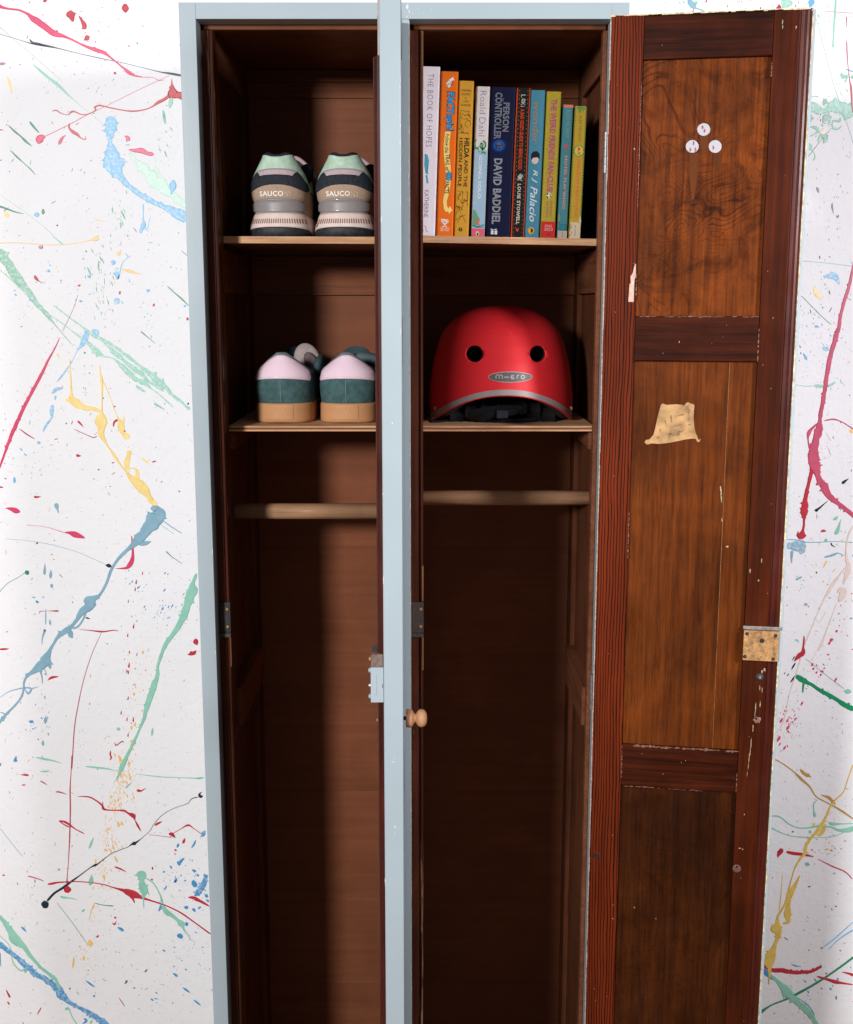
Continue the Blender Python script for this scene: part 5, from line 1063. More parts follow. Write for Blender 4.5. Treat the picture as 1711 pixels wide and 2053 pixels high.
# glue patch left by a removed label
gp = [(.0570, 1.2545), (.0590, 1.2520), (.0620, 1.2515), (.0655, 1.2530), (.0760, 1.2525), (.0900, 1.2545), (.1090, 1.2590), (.1170, 1.2602), (.1215, 1.2600), (.1235, 1.2565), (.1258, 1.2558), (.1272, 1.2580), (.1286, 1.2608), (.1268, 1.2590), (.1248, 1.2590), (.1232, 1.2640), (.1215, 1.2670), (.1195, 1.2740), (.1178, 1.2880), (.1180, 1.2960), (.1185, 1.3020), (.1172, 1.3045), (.1140, 1.3050), (.1105, 1.3068), (.1080, 1.3060), (.1062, 1.3030), (.0950, 1.3040), (.0830, 1.3030), (.0790, 1.3048), (.0764, 1.3035), (.0756, 1.3000), (.0725, 1.2870), (.0700, 1.2720), (.0680, 1.2640), (.0630, 1.2580), (.0590, 1.2575)]
MB().plate(gp, yp - .0004, yp + .0001).build('glue_patch', 'glue', rd)
gs = MB()
for (x, z, a, b_) in ((.095, 1.267, .0085, .0042), (.088, 1.265, .003, .004), (.098, 1.277, .006, .0012), (.090, 1.285, .0012, .005), (.083, 1.280, .0010, .004), (.100, 1.290, .007, .0010), (.110, 1.297, .003, .0045), (.112, 1.287, .0012, .006), (.0765, 1.270, .001, .003), (.104, 1.270, .004, .0010), (.0745, 1.2610, .0024, .0016), (.113, 1.278, .002, .001), (.105, 1.302, .003, .001)):
    gs.plate(blob(x, z, a, b_, 12, .35, .2), yp - .00055, yp - .0003)
_g = gs.build('glue_smears', plain('brown_glue', (.22, .13, .06), .5, var=.4, vs=150), rd)
# rubbed and splintered edges of the rails
for (xa, xb, zz, n_, wv, mt) in ((.055, .190, .8432, 26, .0022, 'splinter'), (.046, .192, 1.4152, 22, .0008, 'splinter'), (.044, .150, .7846, 8, .0006, 'splinter')):
    wb = MB(); x = xa
    while x < xb:
        h = random.uniform(.002, .009)
        if random.random() < .75: wb.plate(blob(x + h / 2, zz - random.uniform(0, .0008), h * .55, wv * random.uniform(.25, 1), 9, .35), -DT + .0004, -DT + .0012)
        x += h
    wb.build('splintered_edge', mt, rd)['kind'] = 'stuff'
wb = MB()
for (x, za, zb) in ((.0404, .795, .838), (.1927, .785, .812), (.0402, 1.10, 1.16), (.1932, 1.36, 1.40), (.0404, 1.44, 1.47), (.1930, 1.70, 1.715)):
    z = za
    while z < zb: h = random.uniform(.002, .008); wb.plate(blob(x, z + h / 2, random.uniform(.0003, .0009), h * .5, 8, .3), -DT - .00015, -DT + .0009); z += h * 1.15
wb.build('splintered_edge', 'splinter', rd)['kind'] = 'stuff'
# hinges
for z in (.9050, 1.62, .30):
    hg = MB()
    for k in range(5): hg.lathe([(-.0048, .0030), (.0048, .0030)], 'Z', (.2277, -.0036, z - .020 + k * .010), 12)
    hg.build('hinge', plain('grey_hinge_steel', (.20, .20, .21), .45, .6, var=.3, vs=300), cab)
# left door, opened square to the cabinet (seen edge on)
ld = empty('door', (-.0305, -.0040, 0), (0, 0, math.radians(-89.2)), cab)
ld['label'] = 'left hand door standing open edge on towards the viewer'
for o in list(rd.children):
    if o.name.split('.')[0] in ('outer_reveal', 'hinge_stile', 'painted_edge', 'outer_face', 'worn_hinge_edge', 'rail', 'panel', 'split_line', 'drip_stain'):
        c = o.copy(); COL.objects.link(c); c.parent = ld
        if o.name.split('.')[0] == 'rail': c.scale.y = .82
MB().prism([(U2, -DT), (.2222, -DT), (.2222, -.001), (U2, -.001)], DZ0, 1.690).build('lock_stile', 'mahog', ld)
MB().prism([(U2, -.0246), (.2370, -.0246), (.2370, -.001), (U2, -.001)], 1.6902, DZ1).build('lock_stile', 'pinkedge', ld, bevel=.0008)
MB().prism([(.2223, -DT), (.2250, -DT + .0002), (.2268, -DT + .0002), (.2290, -DT + .0012), (.2300, -DT + .0024), (.2308, -DT + .0024), (.2320, -DT + .0016), (.2345, -DT + .0022), (.2368, -DT + .0045), (.2380, -DT + .0075), (.2380, -.001), (.2223, -.001)], DZ0, 1.690).build('edge_bead', 'bead', ld)
mb = MB().box(.1990, .2424, -DT - .0075, -.0228, .9745, 1.0165)
for z in (1.0115, .9800): mb.lathe([(-.003, .0012), (-.002, .0028), (0, .0030)], 'Y', (.2360, -DT - .0075, z), 12)
mb.lathe([(-.003, .0010), (-.002, .0022), (0, .0024)], 'Y', (.2380, -DT - .0075, .9940), 12, 1)
mb.box(.2422, .2425, -DT - .0008, -DT - .0004, .984, 1.008, 1); mb.box(.2422, .2425, -DT - .0040, -DT + .001, .9835, .9840, 1)
mb.box(.2422, .2426, -.0240, -.0234, .992, .997, 2)
mb.build('lock', ['blue', 'steel', 'slot'], ld, bevel=.0016)
mb = MB().box(.1990, .2405, -DT - .0070, -.0228, 1.0168, 1.0315); mb.lathe([(-.003, .0014), (-.002, .0026), (0, .0028)], 'Y', (.2350, -DT - .0070, 1.0250), 12, 1)
mb.build('lock_block', [plain('grey_brown_block', (.15, .105, .085), .6, var=.3, vs=200), 'brass'], ld, bevel=.0006)
# turned knob on the outer face
mb = MB().lathe([(0, .0022), (.004, .0022)], 'Y', (.2160, 0, .9455), 12)
mb.build('knob_screw', 'iron', ld)
kp = [(.0030, .0098), (.0040, .0108), (.0095, .0110), (.0108, .0095), (.0118, .0078), (.0135, .0055), (.0145, .0050), (.0152, .0056), (.0168, .0084), (.0190, .0102), (.0215, .0108), (.0240, .0103), (.0262, .0085), (.0276, .0058), (.0282, .0015)]
MB().lathe(kp, 'Y', (.2160, 0, .9455), 36).build('knob', 'knob', ld, smooth=True)
MB().lathe([(-.0012, .0015), (0, .0022)], 'Y', (.2380 - .004, -DT, .9500), 10).build('knob_nut', 'steel', ld)

# knocks and chips in the blue paint
ck = MB()
for (x, z, a, b_) in ((-.0240, 1.7960, .0014, .0028), (-.0215, 1.7900, .0008, .0020), (-.0180, 1.7880, .0005, .0008), (-.0105, 1.7930, .0006, .0007), (-.0245, 1.7840, .0006, .0016), (-.004, 1.789, .0005, .0006), (.006, 1.793, .0006, .0009), (-.2893, 1.10, .0006, .004), (-.2895, .96, .0005, .003), (-.3085, 1.45, .0005, .0012), (-.2990, 1.31, .0004, .0004)):
    ck.plate(blob(x, z, a, b_, 9, .35), -.00022, .0002)
ck.build('paint_chips', 'chalk', cab)['kind'] = 'stuff'
sg = MB(); z = z0
while z < 1.77:
    h = random.uniform(.008, .05); wv = random.uniform(.0001, .0008); sg.box(RO0 - wv, RO0 + .0001, -.00015, .0290, z, z + h); z += h
sg.build('chipped_arris', plain('pinkish_chipped_edge', (.52, .50, .47), .6, var=.3, vs=200), cab)
ck = MB()
for (t_, z, a, b_) in ((-.0105, .9060, .0006, .0012), (-.0120, .9015, .0015, .0006), (-.0098, .8200, .0012, .0018), (-.0104, .8120, .0014, .0007), (-.0110, 1.30, .0007, .0010), (-.0140, 1.325, .0004, .0005), (-.0218, 1.52, .0005, .004), (-.0220, 1.12, .0005, .005), (-.0219, 1.22, .0004, .002), (-.0221, .75, .0005, .006), (-.0012, 1.40, .0005, .004)):
    p = [(DW + .00018, t_ + q[0], z + q[1]) for q in blob(0, 0, a, b_, 9, .35)]; n = len(p)
    ck.add(p + [(DW - .0002, y, z_) for _x, y, z_ in p], [tuple(range(n)), tuple(range(n, 2 * n))[::-1]] + [(i, (i + 1) % n, n + (i + 1) % n, n + i) for i in range(n)])
ck.build('paint_chips', 'chalk', ld)['kind'] = 'stuff'
# ================================================================ BOOKS
def gloss(name, col, rough=.5, var=.05):
    m = plain(name, col, rough, var=var, vs=40, bumps=.04); m.node_tree.nodes['Principled BSDF'].inputs['Specular IOR Level'].default_value = .10; return m
INK = {}
def ink(col, name='ink'):
    k = tuple(round(c, 3) for c in col)
    if k not in INK: INK[k] = plain('print_ink', col, .55, var=.04, bumps=0); INK[k].node_tree.nodes['Principled BSDF'].inputs['Specular IOR Level'].default_value = .08
    return INK[k]
M['paper'] = plain('page_paper', (.72, .66, .54), .8, var=.1, vs=300)
TILT = math.radians(1.75)
SY = .0945
def book(x0, w_, h, col, label, zf0, zf1, depth=.128, tilt=TILT, y=SY, name='book'):
    """x0 left edge on the shelf; returns (root, helper) with helper mapping photo-like spine rows"""
    z = sh1[0] + (sh1[1] - sh1[0]) * (x0 + w_ / 2 + .0113) / .2459 + .0002
    r = empty(name, (x0 + w_ / 2, y, z + math.sin(tilt) * w_ / 2), (0, tilt, 0), label=label, category='book', group='books standing on the top shelf')
    hw = w_ / 2; k = min(.0022, w_ * .12)
    poly = [(-hw, .004)] + [(-hw + k - k * math.cos(a), .004 - .004 * math.sin(a)) for a in [math.pi / 2 * i / 4 for i in range(1, 5)]]
    poly += [(-x, y_) for x, y_ in poly[::-1]]
    th = .0011
    poly += [(hw, depth), (hw - th, depth), (hw - th, .006), (-hw + th, .006), (-hw + th, depth), (-hw, depth)]
    mb = MB().prism(poly, 0, h); mb.build('cover', gloss('book_cover', col), r)
    MB().box(-hw + th, hw - th, .006, depth - .003, .001, h - .001).build('page_block', 'paper', r)
    H = h
    def Z(row): return H * (zf1 - row) / (zf1 - zf0)
    class B: pass
    b = B(); b.r = r; b.h = h; b.w = w_; b.Z = Z; b.n = 0; b.parts = {}
    def X(f): return -hw + f * w_
    b.X = X
    def vtext(body, ra, rb, fa, fb, col_, layer=2, **kw):     # reads downwards, letter tops to the right
        b.n += 1; mb = b.parts.setdefault(('lettering', tuple(col_), b.n), MB())
        za, zb = Z(ra), Z(rb); xa, xb = X(fa), X(fb); yy = -.00012 * layer
        place_text(mb, body, lambda a, u, o: (xa + u * (xb - xa), yy if o > 0 else .0004, za + a * (zb - za)), **kw)
    def htext(body, ra, rb, fa, fb, col_, layer=2, **kw):     # upright
        b.n += 1; mb = b.parts.setdefault(('lettering', tuple(col_), b.n), MB())
        za, zb = Z(ra), Z(rb); xa, xb = X(fa), X(fb); yy = -.00012 * layer
        place_text(mb, body, lambda a, u, o: (xa + a * (xb - xa), yy if o > 0 else .0004, zb + u * (za - zb)), **kw)
    def band(ra, rb, col_, fa=.0, fb=1.0, layer=1, nm='printed_band'):
        mb = b.parts.setdefault((nm, tuple(col_)), MB()); i = .0006 if fa == 0 else 0
        mb.plate([(X(fa) + i, Z(rb)), (X(fb) - (i if fb == 1 else 0), Z(rb)), (X(fb) - (i if fb == 1 else 0), Z(ra)), (X(fa) + i, Z(ra))], -.00012 * layer, .0007)
    def shape(pts, col_, layer=2, nm='picture'):              # pts (row, frac)
        mb = b.parts.setdefault((nm, tuple(col_)), MB())
        mb.plate([(X(f), Z(r_)) for r_, f in pts], -.00012 * layer, .0004)
    def oval(row, f, rr, fr, col_, layer=2, nm='picture', n=20):
        shape([(row + rr * math.cos(2 * math.pi * i / n), f + fr * math.sin(2 * math.pi * i / n)) for i in range(n)], col_, layer, nm)
    def line(pts, wd, col_, layer=3, nm='picture'):
        mb = b.parts.setdefault((nm, tuple(col_)), MB())
        q = [(X(f), Z(r_)) for r_, f in pts]
        for (xa, za), (xb, zb) in zip(q, q[1:]):
            l = math.hypot(xb - xa, zb - za) or 1e-6; nx, nz = -(zb - za) / l * wd, (xb - xa) / l * wd
            mb.plate([(xa + nx, za + nz), (xb + nx, zb + nz), (xb - nx, zb - nz), (xa - nx, za - nz)], -.00012 * layer, .0004)
    def done():
        for key, mb in b.parts.items():
            o_ = mb.build(key[0], ink(key[1]), r)
            if key[0] in ('speckles', 'leaves'): o_['kind'] = 'stuff'
    b.vtext, b.htext, b.band, b.shape, b.oval, b.line, b.done = vtext, htext, band, shape, oval, line, done
    return b
def squig(b, r0, r1, f0, f1, n, col, wd=.00022, seed=1, layer=3):
    rn = random.Random(seed)
    for _ in range(n):
        r_, f = rn.uniform(r0, r1), rn.uniform(f0, f1); pts = [(r_, f)]; a = rn.uniform(0, 6.28)
        for k in range(rn.randint(3, 6)):
            a += rn.uniform(-1.1, 1.1); r_ = min(r1, max(r0, r_ + math.cos(a) * 14)); f = min(f1, max(f0, f + math.sin(a) * .10)); pts.append((r_, f))
        b.line(pts, wd, col, layer)
# 1 white tall
b = book(-.0205, .0322, 0.2200, (.86, .80, .86), 'tallest book, white spine with thin grey title and teal bird, leftmost on the shelf', 60, 1688)
g = (.20, .20, .24)
b.vtext('THE BOOK OF HOPES', 130, 825, .50, .74, g, bold=-.012, space=1.15)
b.shape([(890, .47), (900, .58), (960, .65), (1060, .62), (1090, .64), (1080, .52), (1000, .46)], (.10, .42, .55)); b.shape([(1095, .60), (1175, .66), (1178, .58), (1100, .52)], (.10, .42, .55))
b.line([(900, .50), (1000, .58), (1060, .56)], .0002, (.03, .2, .3)); b.line([(1000, .60), (1090, .56)], .00015, (.03, .2, .3))
b.vtext('KATHERINE', 1242, 1510, .50, .68, g); b.line([(1590, .52), (1610, .62), (1640, .60), (1655, .7)], .0003, g); b.line([(1600, .45), (1650, .5)], .0003, g); b.done()
# 2 orange
b = book(.0131, .0233, 0.2143, (.84, .17, .012), 'bright orange book with jagged blue title and a yellow arrow ribbon down its spine', 127, 1690)
dk = (.01, .06, .16); bl = (.05, .42, .78); yl = (.93, .72, .22)
b.shape([(182, .66), (205, .78), (215, .60), (250, .62), (275, .50), (268, .36), (240, .30), (215, .42), (200, .50)], (.88, .85, .82)); squig(b, 200, 262, .36, .70, 5, (.12, .12, .14), .00018, 4, 4); b.line([(180, .72), (196, .62)], .0004, (.88, .85, .82)); b.line([(262, .44), (282, .46)], .0003, (.88, .85, .82))
b.vtext('FACTopia!', 312, 684, .25, .86, dk, 2, bold=.075, shear=.1); b.vtext('FACTopia!', 320, 676, .30, .80, bl, 4, bold=.022, shear=.1)
b.shape([(690, .34), (690, .66), (800, .60), (900, .62), (1000, .70), (1100, .76), (1200, .74), (1290, .66), (1350, .56), (1400, .58), (1425, .66), (1400, .76), (1440, 1.0 - .1), (1475, .72), (1455, .68), (1455, .50), (1420, .40), (1350, .34), (1290, .40), (1200, .46), (1100, .46), (1000, .38), (900, .30), (800, .28)], yl, 1)
b.vtext('Follow the', 712, 892, .36, .58, (.03, .03, .03), 3, shear=.1); b.vtext('TRAIL of', 905, 1062, .42, .66, (.03, .03, .03), 3, bold=.015); b.vtext('400', 1068, 1156, .44, .84, dk, 2, bold=.08); b.vtext('400', 1074, 1150, .50, .78, bl, 4, bold=.02); b.vtext('FACTS', 1165, 1280, .42, .68, (.03, .03, .03), 3, bold=.02)
wt = (.88, .80, .76)
b.oval(1555, .48, 26, .15, wt); b.oval(1555, .48, 13, .075, (.80, .17, .012), 3); b.oval(1553, .48, 6, .035, wt, 4); b.line([(1528, .26), (1538, .72)], .0006, wt); b.line([(1535, .26), (1560, .30)], .0005, wt); b.line([(1535, .70), (1560, .66)], .0005, wt); b.line([(1578, .48), (1598, .48)], .0007, wt); b.line([(1598, .34), (1598, .62)], .0006, wt)
b.htext('BOUNCE', 1608, 1622, .24, .76, wt); b.htext('BOOKS', 1626, 1642, .26, .74, wt, bold=.01); b.done()
# 3 mustard
b = book(.0371, .0205, 0.2027, (.64, .32, .035), 'mustard yellow book with black line drawings and a two line dark title', 207, 1692)
k = (.035, .025, .01); k2 = (.16, .08, .015)
for i, t_ in enumerate(('STEPHEN', 'DAVIES', '&', 'LUKE', 'PEARSON')): b.htext(t_, 288 + i * 34, 308 + i * 34, .5 - .045 * len(t_), .5 + .045 * len(t_), k2)
squig(b, 480, 700, .12, .86, 16, k2, .00022, 3); b.line([(480, .2), (590, .15), (700, .3)], .0002, k2); b.line([(690, .25), (706, .8)], .0003, k2)
b.vtext('HILDA', 745, 935, .50, .84, k, bold=.03, shear=.05); b.vtext('AND THE', 950, 1214, .54, .78, k, bold=.015); b.vtext('HIDDEN PEOPLE', 745, 1210, .16, .40, k, bold=.015)
squig(b, 1255, 1570, .14, .86, 24, k2, .00022, 9); b.line([(1255, .5), (1340, .5), (1340, .85), (1255, .85)], .0002, k2); b.line([(1570, .2), (1480, .5), (1560, .8)], .0002, k2)
b.oval(1625, .44, 20, .13, k, 2); b.oval(1618, .44, 7, .05, (.64, .32, .035), 4); b.oval(1634, .42, 4, .04, (.64, .32, .035), 4); b.done()
# 4 cream / pale blue
b = book(.0610, .0184, 0.1960, (.70, .64, .62), 'cream topped pale blue book with a small green creature at its middle', 257, 1697)
b.band(858, 1618, (.34, .50, .62)); b.band(1618, 1697, (.66, .12, .17), layer=2)
v = (.20, .22, .32)
b.vtext('Roald', 298, 515, .30, .74, v, 2, bold=-.015); b.vtext('Dahl', 550, 727, .28, .74, v, 2, bold=-.015)
gn = (.05, .25, .10); b.line([(760, .12), (790, .02), (830, .06), (850, .2), (835, .32)], .0010, gn, 4); b.line([(770, .62), (785, .80), (820, .84), (850, .70), (845, .52), (820, .44), (790, .50), (800, .62), (870, .60), (895, .86)], .0010, gn, 4); b.line([(800, .62), (830, .30), (880, .36), (870, .66)], .0006, (.25, .45, .30), 5); b.line([(890, .5), (878, .8)], .0006, gn, 5)
b.vtext('GOING SOLO', 912, 1328, .36, .60, (.78, .78, .76), 3, bold=.015)
b.shape([(1430, .08), (1450, .30), (1490, .42), (1530, .62), (1560, .50), (1590, .30), (1600, .06)], (.14, .34, .20), 3); b.shape([(1520, .4), (1545, .62), (1560, .5), (1580, .66), (1585, .4), (1565, .3), (1548, .34)], (.62, .16, .08), 5); b.line([(1592, .08), (1600, .5), (1580, .95)], .0008, (.04, .22, .26), 5); b.line([(1606, .3), (1604, .9)], .0005, (.04, .22, .26), 5)
b.oval(1668, .46, 22, .13, (.72, .60, .42), 4); b.oval(1672, .48, 15, .06, (.03, .03, .03), 6); b.done()
# 5 navy
b = book(.0808, .0338, 0.1955, (.005, .007, .034), 'thick navy book with grey capitals and a glowing blue disc, widest in the row', 260, 1700)
gy = (.17, .18, .21)
b.vtext('THE', 362, 395, .44, .52, gy); b.vtext('PERSON', 405, 682, .50, .76, gy, bold=.03); b.vtext('CONTROLLER', 312, 756, .17, .46, gy, bold=.03)
for rr, c in ((78, (.005, .012, .07)), (62, (.006, .03, .15)), (50, (.012, .09, .30)), (36, (.010, .04, .14))): b.oval(815, .40, rr, rr / 232, c, 1 + (78 - rr) // 8)
squig(b, 790, 840, .30, .50, 6, (.22, .16, .18), .0004, 5, 8)
b.vtext('DAVID BADDIEL', 940, 1577, .22, .56, (.25, .265, .29), bold=.035, space=1.05)
for f in (.26, .41): b.shape([(1640, f - .055), (1640, f + .055), (1678, f + .055), (1678, f - .055)], (.66, .66, .66))
b.shape([(1622, .20), (1630, .30), (1622, .42), (1632, .46), (1634, .20)], (.66, .66, .66)); b.done()
# 6 black with dots
b = book(.1146, .0194, 0.1950, (.009, .008, .007), 'black book edged with red lines and dotted rows, red and white title', 268, 1703)
rd_ = (.52, .055, .015)
b.band(268, 1703, rd_, .03, .10, 2); b.band(268, 1703, rd_, .90, .96, 2); b.band(268, 1703, (.30, .035, .012), .125, .14, 2)
for i in range(36):
    for f in (.22, .80): b.shape([(288 + i * 40, f), (294 + i * 40, f + .03), (300 + i * 40, f), (294 + i * 40, f - .03)], (.30, .17, .05))
b.vtext('L', 330, 358, .34, .64, (.45, .43, .40), bold=.01); b.oval(382, .52, 14, .13, (.45, .43, .40)); b.oval(382, .52, 7, .07, (.02, .017, .016), 4); b.vtext('Ki', 400, 445, .34, .64, (.45, .43, .40))
b.vtext('A BAD GOD\'S GUIDE TO BEING GOOD', 466, 1046, .34, .62, rd_, bold=.03)
b.shape([(1085, .50), (1095, .64), (1125, .66), (1150, .50), (1140, .36), (1110, .34)], (.36, .35, .34)); squig(b, 1075, 1150, .3, .72, 6, (.36, .35, .34), .0004, 2, 4)
b.vtext('LOUIE STOWELL', 1182, 1577, .36, .60, (.50, .47, .40), bold=.03, space=1.1); b.shape([(1605, .34), (1625, .50), (1605, .60), (1650, .52), (1640, .40)], rd_); b.done()
# 7 sky blue
b = book(.1341, .0203, 0.1926, (.060, .215, .310), 'sky blue book with a loose brown script title and a small dark haired face', 293, 1707)
b.vtext('wonder', 402, 805, .22, .66, (.30, .20, .10), bold=.01, shear=.25)
b.oval(945, .47, 50, .24, (.62, .48, .46), 2); b.shape([(905, .18), (875, .32), (870, .58), (895, .76), (950, .76), (930, .62), (935, .34), (960, .22)], (.015, .015, .02), 4)
b.vtext('R J', 1050, 1175, .30, .68, (.62, .66, .66), shear=.3, bold=.005); b.vtext('Palacio', 1210, 1552, .26, .72, (.62, .66, .66), shear=.3, bold=.005)
b.oval(1640, .42, 36, .22, (.50, .24, .03), 2); b.oval(1640, .42, 30, .17, (.62, .42, .05), 3); b.shape([(1620, .34), (1618, .50), (1640, .56), (1662, .48), (1655, .36), (1640, .42)], (.02, .02, .02), 4); b.done()
# 8 speckled yellow
b = book(.1557, .0203, 0.1912, (.34, .255, .024), 'speckled yellow green book with a magenta title and a red foot', 303, 1710)
rn = random.Random(5)
for i in range(230):
    r_, f = rn.uniform(308, 1540), rn.uniform(.05, .95); s_ = rn.uniform(2, 4.5)
    b.shape([(r_ - s_, f), (r_, f + s_ / 110), (r_ + s_, f), (r_, f - s_ / 110)], rn.choice([(.14, .15, .02), (.22, .24, .03), (.10, .20, .05)]), 1, 'speckles')
mg = (.36, .05, .15)
b.vtext('THE WEIRD FRIENDS FAN-CLUB', 372, 1262, .28, .68, mg, 3, bold=.025)
b.oval(1298, .46, 26, .15, (.60, .58, .52), 3); b.oval(1282, .34, 9, .06, (.02, .02, .02), 4); b.oval(1314, .36, 9, .06, (.02, .02, .02), 4); b.oval(1290, .52, 7, .05, (.02, .02, .02), 4); b.oval(1308, .54, 7, .05, (.02, .02, .02), 4)
b.vtext('JEN CARNEY', 1342, 1512, .52, .68, mg, 3); b.vtext('AND FRIENDS', 1350, 1505, .30, .44, mg, 3)
b.band(1550, 1710, (.42, .022, .022), layer=2); b.htext('FIND', 1582, 1606, .28, .74, (.62, .34, .30), 4); b.htext('2023', 1612, 1640, .22, .80, (.62, .34, .30), 4); b.vtext('m', 1665, 1690, .44, .64, (.10, .03, .03), 4); b.done()
# 9 thin teal
b = book(.1785, .0139, 0.1748, (.048, .170, .190), 'slim teal book with a pink title, second from the right in the row', 445, 1712)
b.band(445, 472, (.50, .16, .10), layer=2)
b.vtext('ALEX MILWAY', 490, 752, .30, .70, (.13, .25, .27), 2); pk = (.56, .20, .20)
b.shape([(800, .74), (812, .66), (838, .62), (850, .50), (862, .42), (840, .30), (818, .30), (830, .44), (815, .58)], (.50, .05, .04), 3); b.line([(850, .45), (885, .46)], .0003, (.5, .05, .04))
b.vtext('HOTEL FLAMINGO', 926, 1432, .38, .64, pk, 3, bold=.015)
b.band(1575, 1650, (.030, .12, .15), .12, .88, 2); b.oval(1605, .5, 24, .30, (.020, .16, .20), 3); b.band(1640, 1712, (.38, .30, .24), layer=3); b.vtext('piccadilly', 1652, 1700, .40, .62, (.18, .12, .16), 4)
squig(b, 1480, 1600, .06, .2, 6, (.35, .28, .12), .0003, 8); b.done()
# 10 slim yellow
b = book(.1945, .0160, 0.1733, (.40, .25, .024), 'slim yellow book with leafy green edges, rightmost in the row', 458, 1718)
gr_ = (.10, .22, .06)
for i in range(38):
    r_ = 470 + i * 28
    for f, s_ in ((.02, 1), (.98, -1)): b.shape([(r_, f), (r_ + 10, f + s_ * random.uniform(.06, .15)), (r_ + 22, f)], gr_, 2, 'leaves')
b.shape([(462, .1), (505, .3), (530, .42), (500, .5), (480, .7), (520, .62), (470, .92), (460, .5)], gr_, 2)
b.vtext('ALEX MILWAY', 540, 796, .38, .62, (.12, .17, .04), 3)
b.oval(880, .5, 58, .46, (.16, .26, .06), 2); b.oval(880, .5, 44, .35, (.58, .40, .06), 3); b.line([(855, .34), (850, .52), (870, .56), (878, .40), (905, .42), (915, .60)], .0005, (.50, .10, .04), 5); b.oval(862, .46, 10, .09, (.55, .12, .05), 5); b.line([(890, .62), (905, .5)], .0005, (.1, .1, .05), 5)
b.vtext('HOLIDAY HEATWAVE', 960, 1512, .38, .64, (.56, .12, .05), 3, bold=.015)
b.band(1562, 1718, (.50, .40, .28), layer=3); b.shape([(1570, .75), (1530, .82), (1490, .9), (1560, 1)], (.5, .42, .30), 3); b.vtext('piccadilly', 1590, 1695, .42, .60, (.2, .13, .16), 4); squig(b, 1565, 1700, .05, .22, 8, gr_, .0003, 6, 4); b.done()

# ================================================================ HELMET
HC = Vector((.1095, .192, 1.2625)); HH = .1660
M['shell'] = plain('matt_red_shell', (.58, .018, .024), .5, var=.03, vs=30, bumps=.05)
M['foam'] = plain('black_foam', (.016, .016, .017), .9, var=.5, vs=500, bumps=1.0, bs=700)
M['trim'] = plain('grey_trim', (.26, .225, .22), .42, var=.05)
WP = [(0, .1045), (.029, .1062), (.0535, .1045), (.0859, .0995), (.110, .0928), (.1250, .0868), (.1345, .0808), (.1440, .0718), (.1515, .0615), (.158, .0480), (.162, .0365), (.1650, .0220), (.1660, 0)]
def hw_(z):
    z = max(0, min(HH, z))
    for (a, p), (b_, q) in zip(WP, WP[1:]):
        if z <= b_:
            t_ = (z - a) / (b_ - a)
            if b_ > .149: return math.sqrt(max(0, p * p + (q * q - p * p) * t_))
            return p + (q - p) * t_
    return 0
def hdep(z): return .128 * (hw_(z) / .105) ** .85 if hw_(z) > 0 else 0
def hbot(a):     # a azimuth, 0 = right, -90deg = front
    x = math.cos(a); f = -math.sin(a)
    if f > 0: return .0430 * max(0, (1 - abs(x) ** 2.0))
    return .006 * (1 - x * x)
def hpt(a, z, off=0):
    w_, d = max(0, hw_(z) + off), max(0, hdep(z) + off)
    ca, sa = math.cos(a), math.sin(a); e = .92
    return (HC.x + w_ * math.copysign(abs(ca) ** e, ca), HC.y + d * math.copysign(abs(sa) ** e, sa) + (z * .06), HC.z + z)
helm = empty('helmet', (0, 0, 0), label='matt red children\'s skate helmet resting face forward on the lower shelf', category='helmet')
def hshell(off, zb_extra, nu=96, nv=44):
    vs = []; 
    for i in range(nu):
        a = 2 * math.pi * i / nu; zb = hbot(a) + zb_extra
        for j in range(nv + 1):
            t_ = j / nv; z = zb + (HH + off - zb) * math.sin(t_ * math.pi / 2) ** 1.0 if False else zb + (HH - .0004 - zb) * (1 - (1 - t_) ** 1.7)
            p = hpt(a, z, off); vs.append((p[0], p[1], p[2] + (off if z > HH * .6 else 0) * min(1, (z - HH * .6) / (HH * .4))))
    return vs
def shell_mesh(o_out, o_in, name, mat, ze=0, nu=96, nv=44):
    A = hshell(o_out, ze); B_ = hshell(o_in, ze + .0002); n = len(A); mb = MB(); fs = []
    def q(i, j, b0): return b0 + (i % nu) * (nv + 1) + j
    for i in range(nu):
        for j in range(nv):
            fs.append((q(i, j, 0), q(i + 1, j, 0), q(i + 1, j + 1, 0), q(i, j + 1, 0)))
            fs.append((q(i, j, n), q(i, j + 1, n), q(i + 1, j + 1, n), q(i + 1, j, n)))
        fs.append((q(i, 0, 0), q(i, 0, n), q(i + 1, 0, n), q(i + 1, 0, 0)))
    fs.append(tuple(q(i, nv, 0) for i in range(nu))); fs.append(tuple(q(i, nv, n) for i in range(nu))[::-1])
    mb.add(A + B_, fs); return mb.build(name, mat, helm, smooth=True)
holes = [(-.0428, .1000), (.0448, .1000)]
def cut(o):
    for hx, hz in holes:
        cu = MB().lathe([(-.2, .0112), (.0, .0112)], 'Y', (HC.x + hx, HC.y, HC.z + hz), 40).build('cut', 'slot')
        md = o.modifiers.new('b', 'BOOLEAN'); md.operation = 'DIFFERENCE'; md.object = cu; md.solver = 'EXACT'
        dg = bpy.context.evaluated_depsgraph_get(); me = bpy.data.meshes.new_from_object(o.evaluated_get(dg))
        o.modifiers.clear(); o.data = me; bpy.data.objects.remove(cu)
sh = shell_mesh(0, -.003, 'shell', 'shell'); cut(sh)
fo = shell_mesh(-.0032, -.020, 'foam_liner', 'foam', .0012); cut(fo)
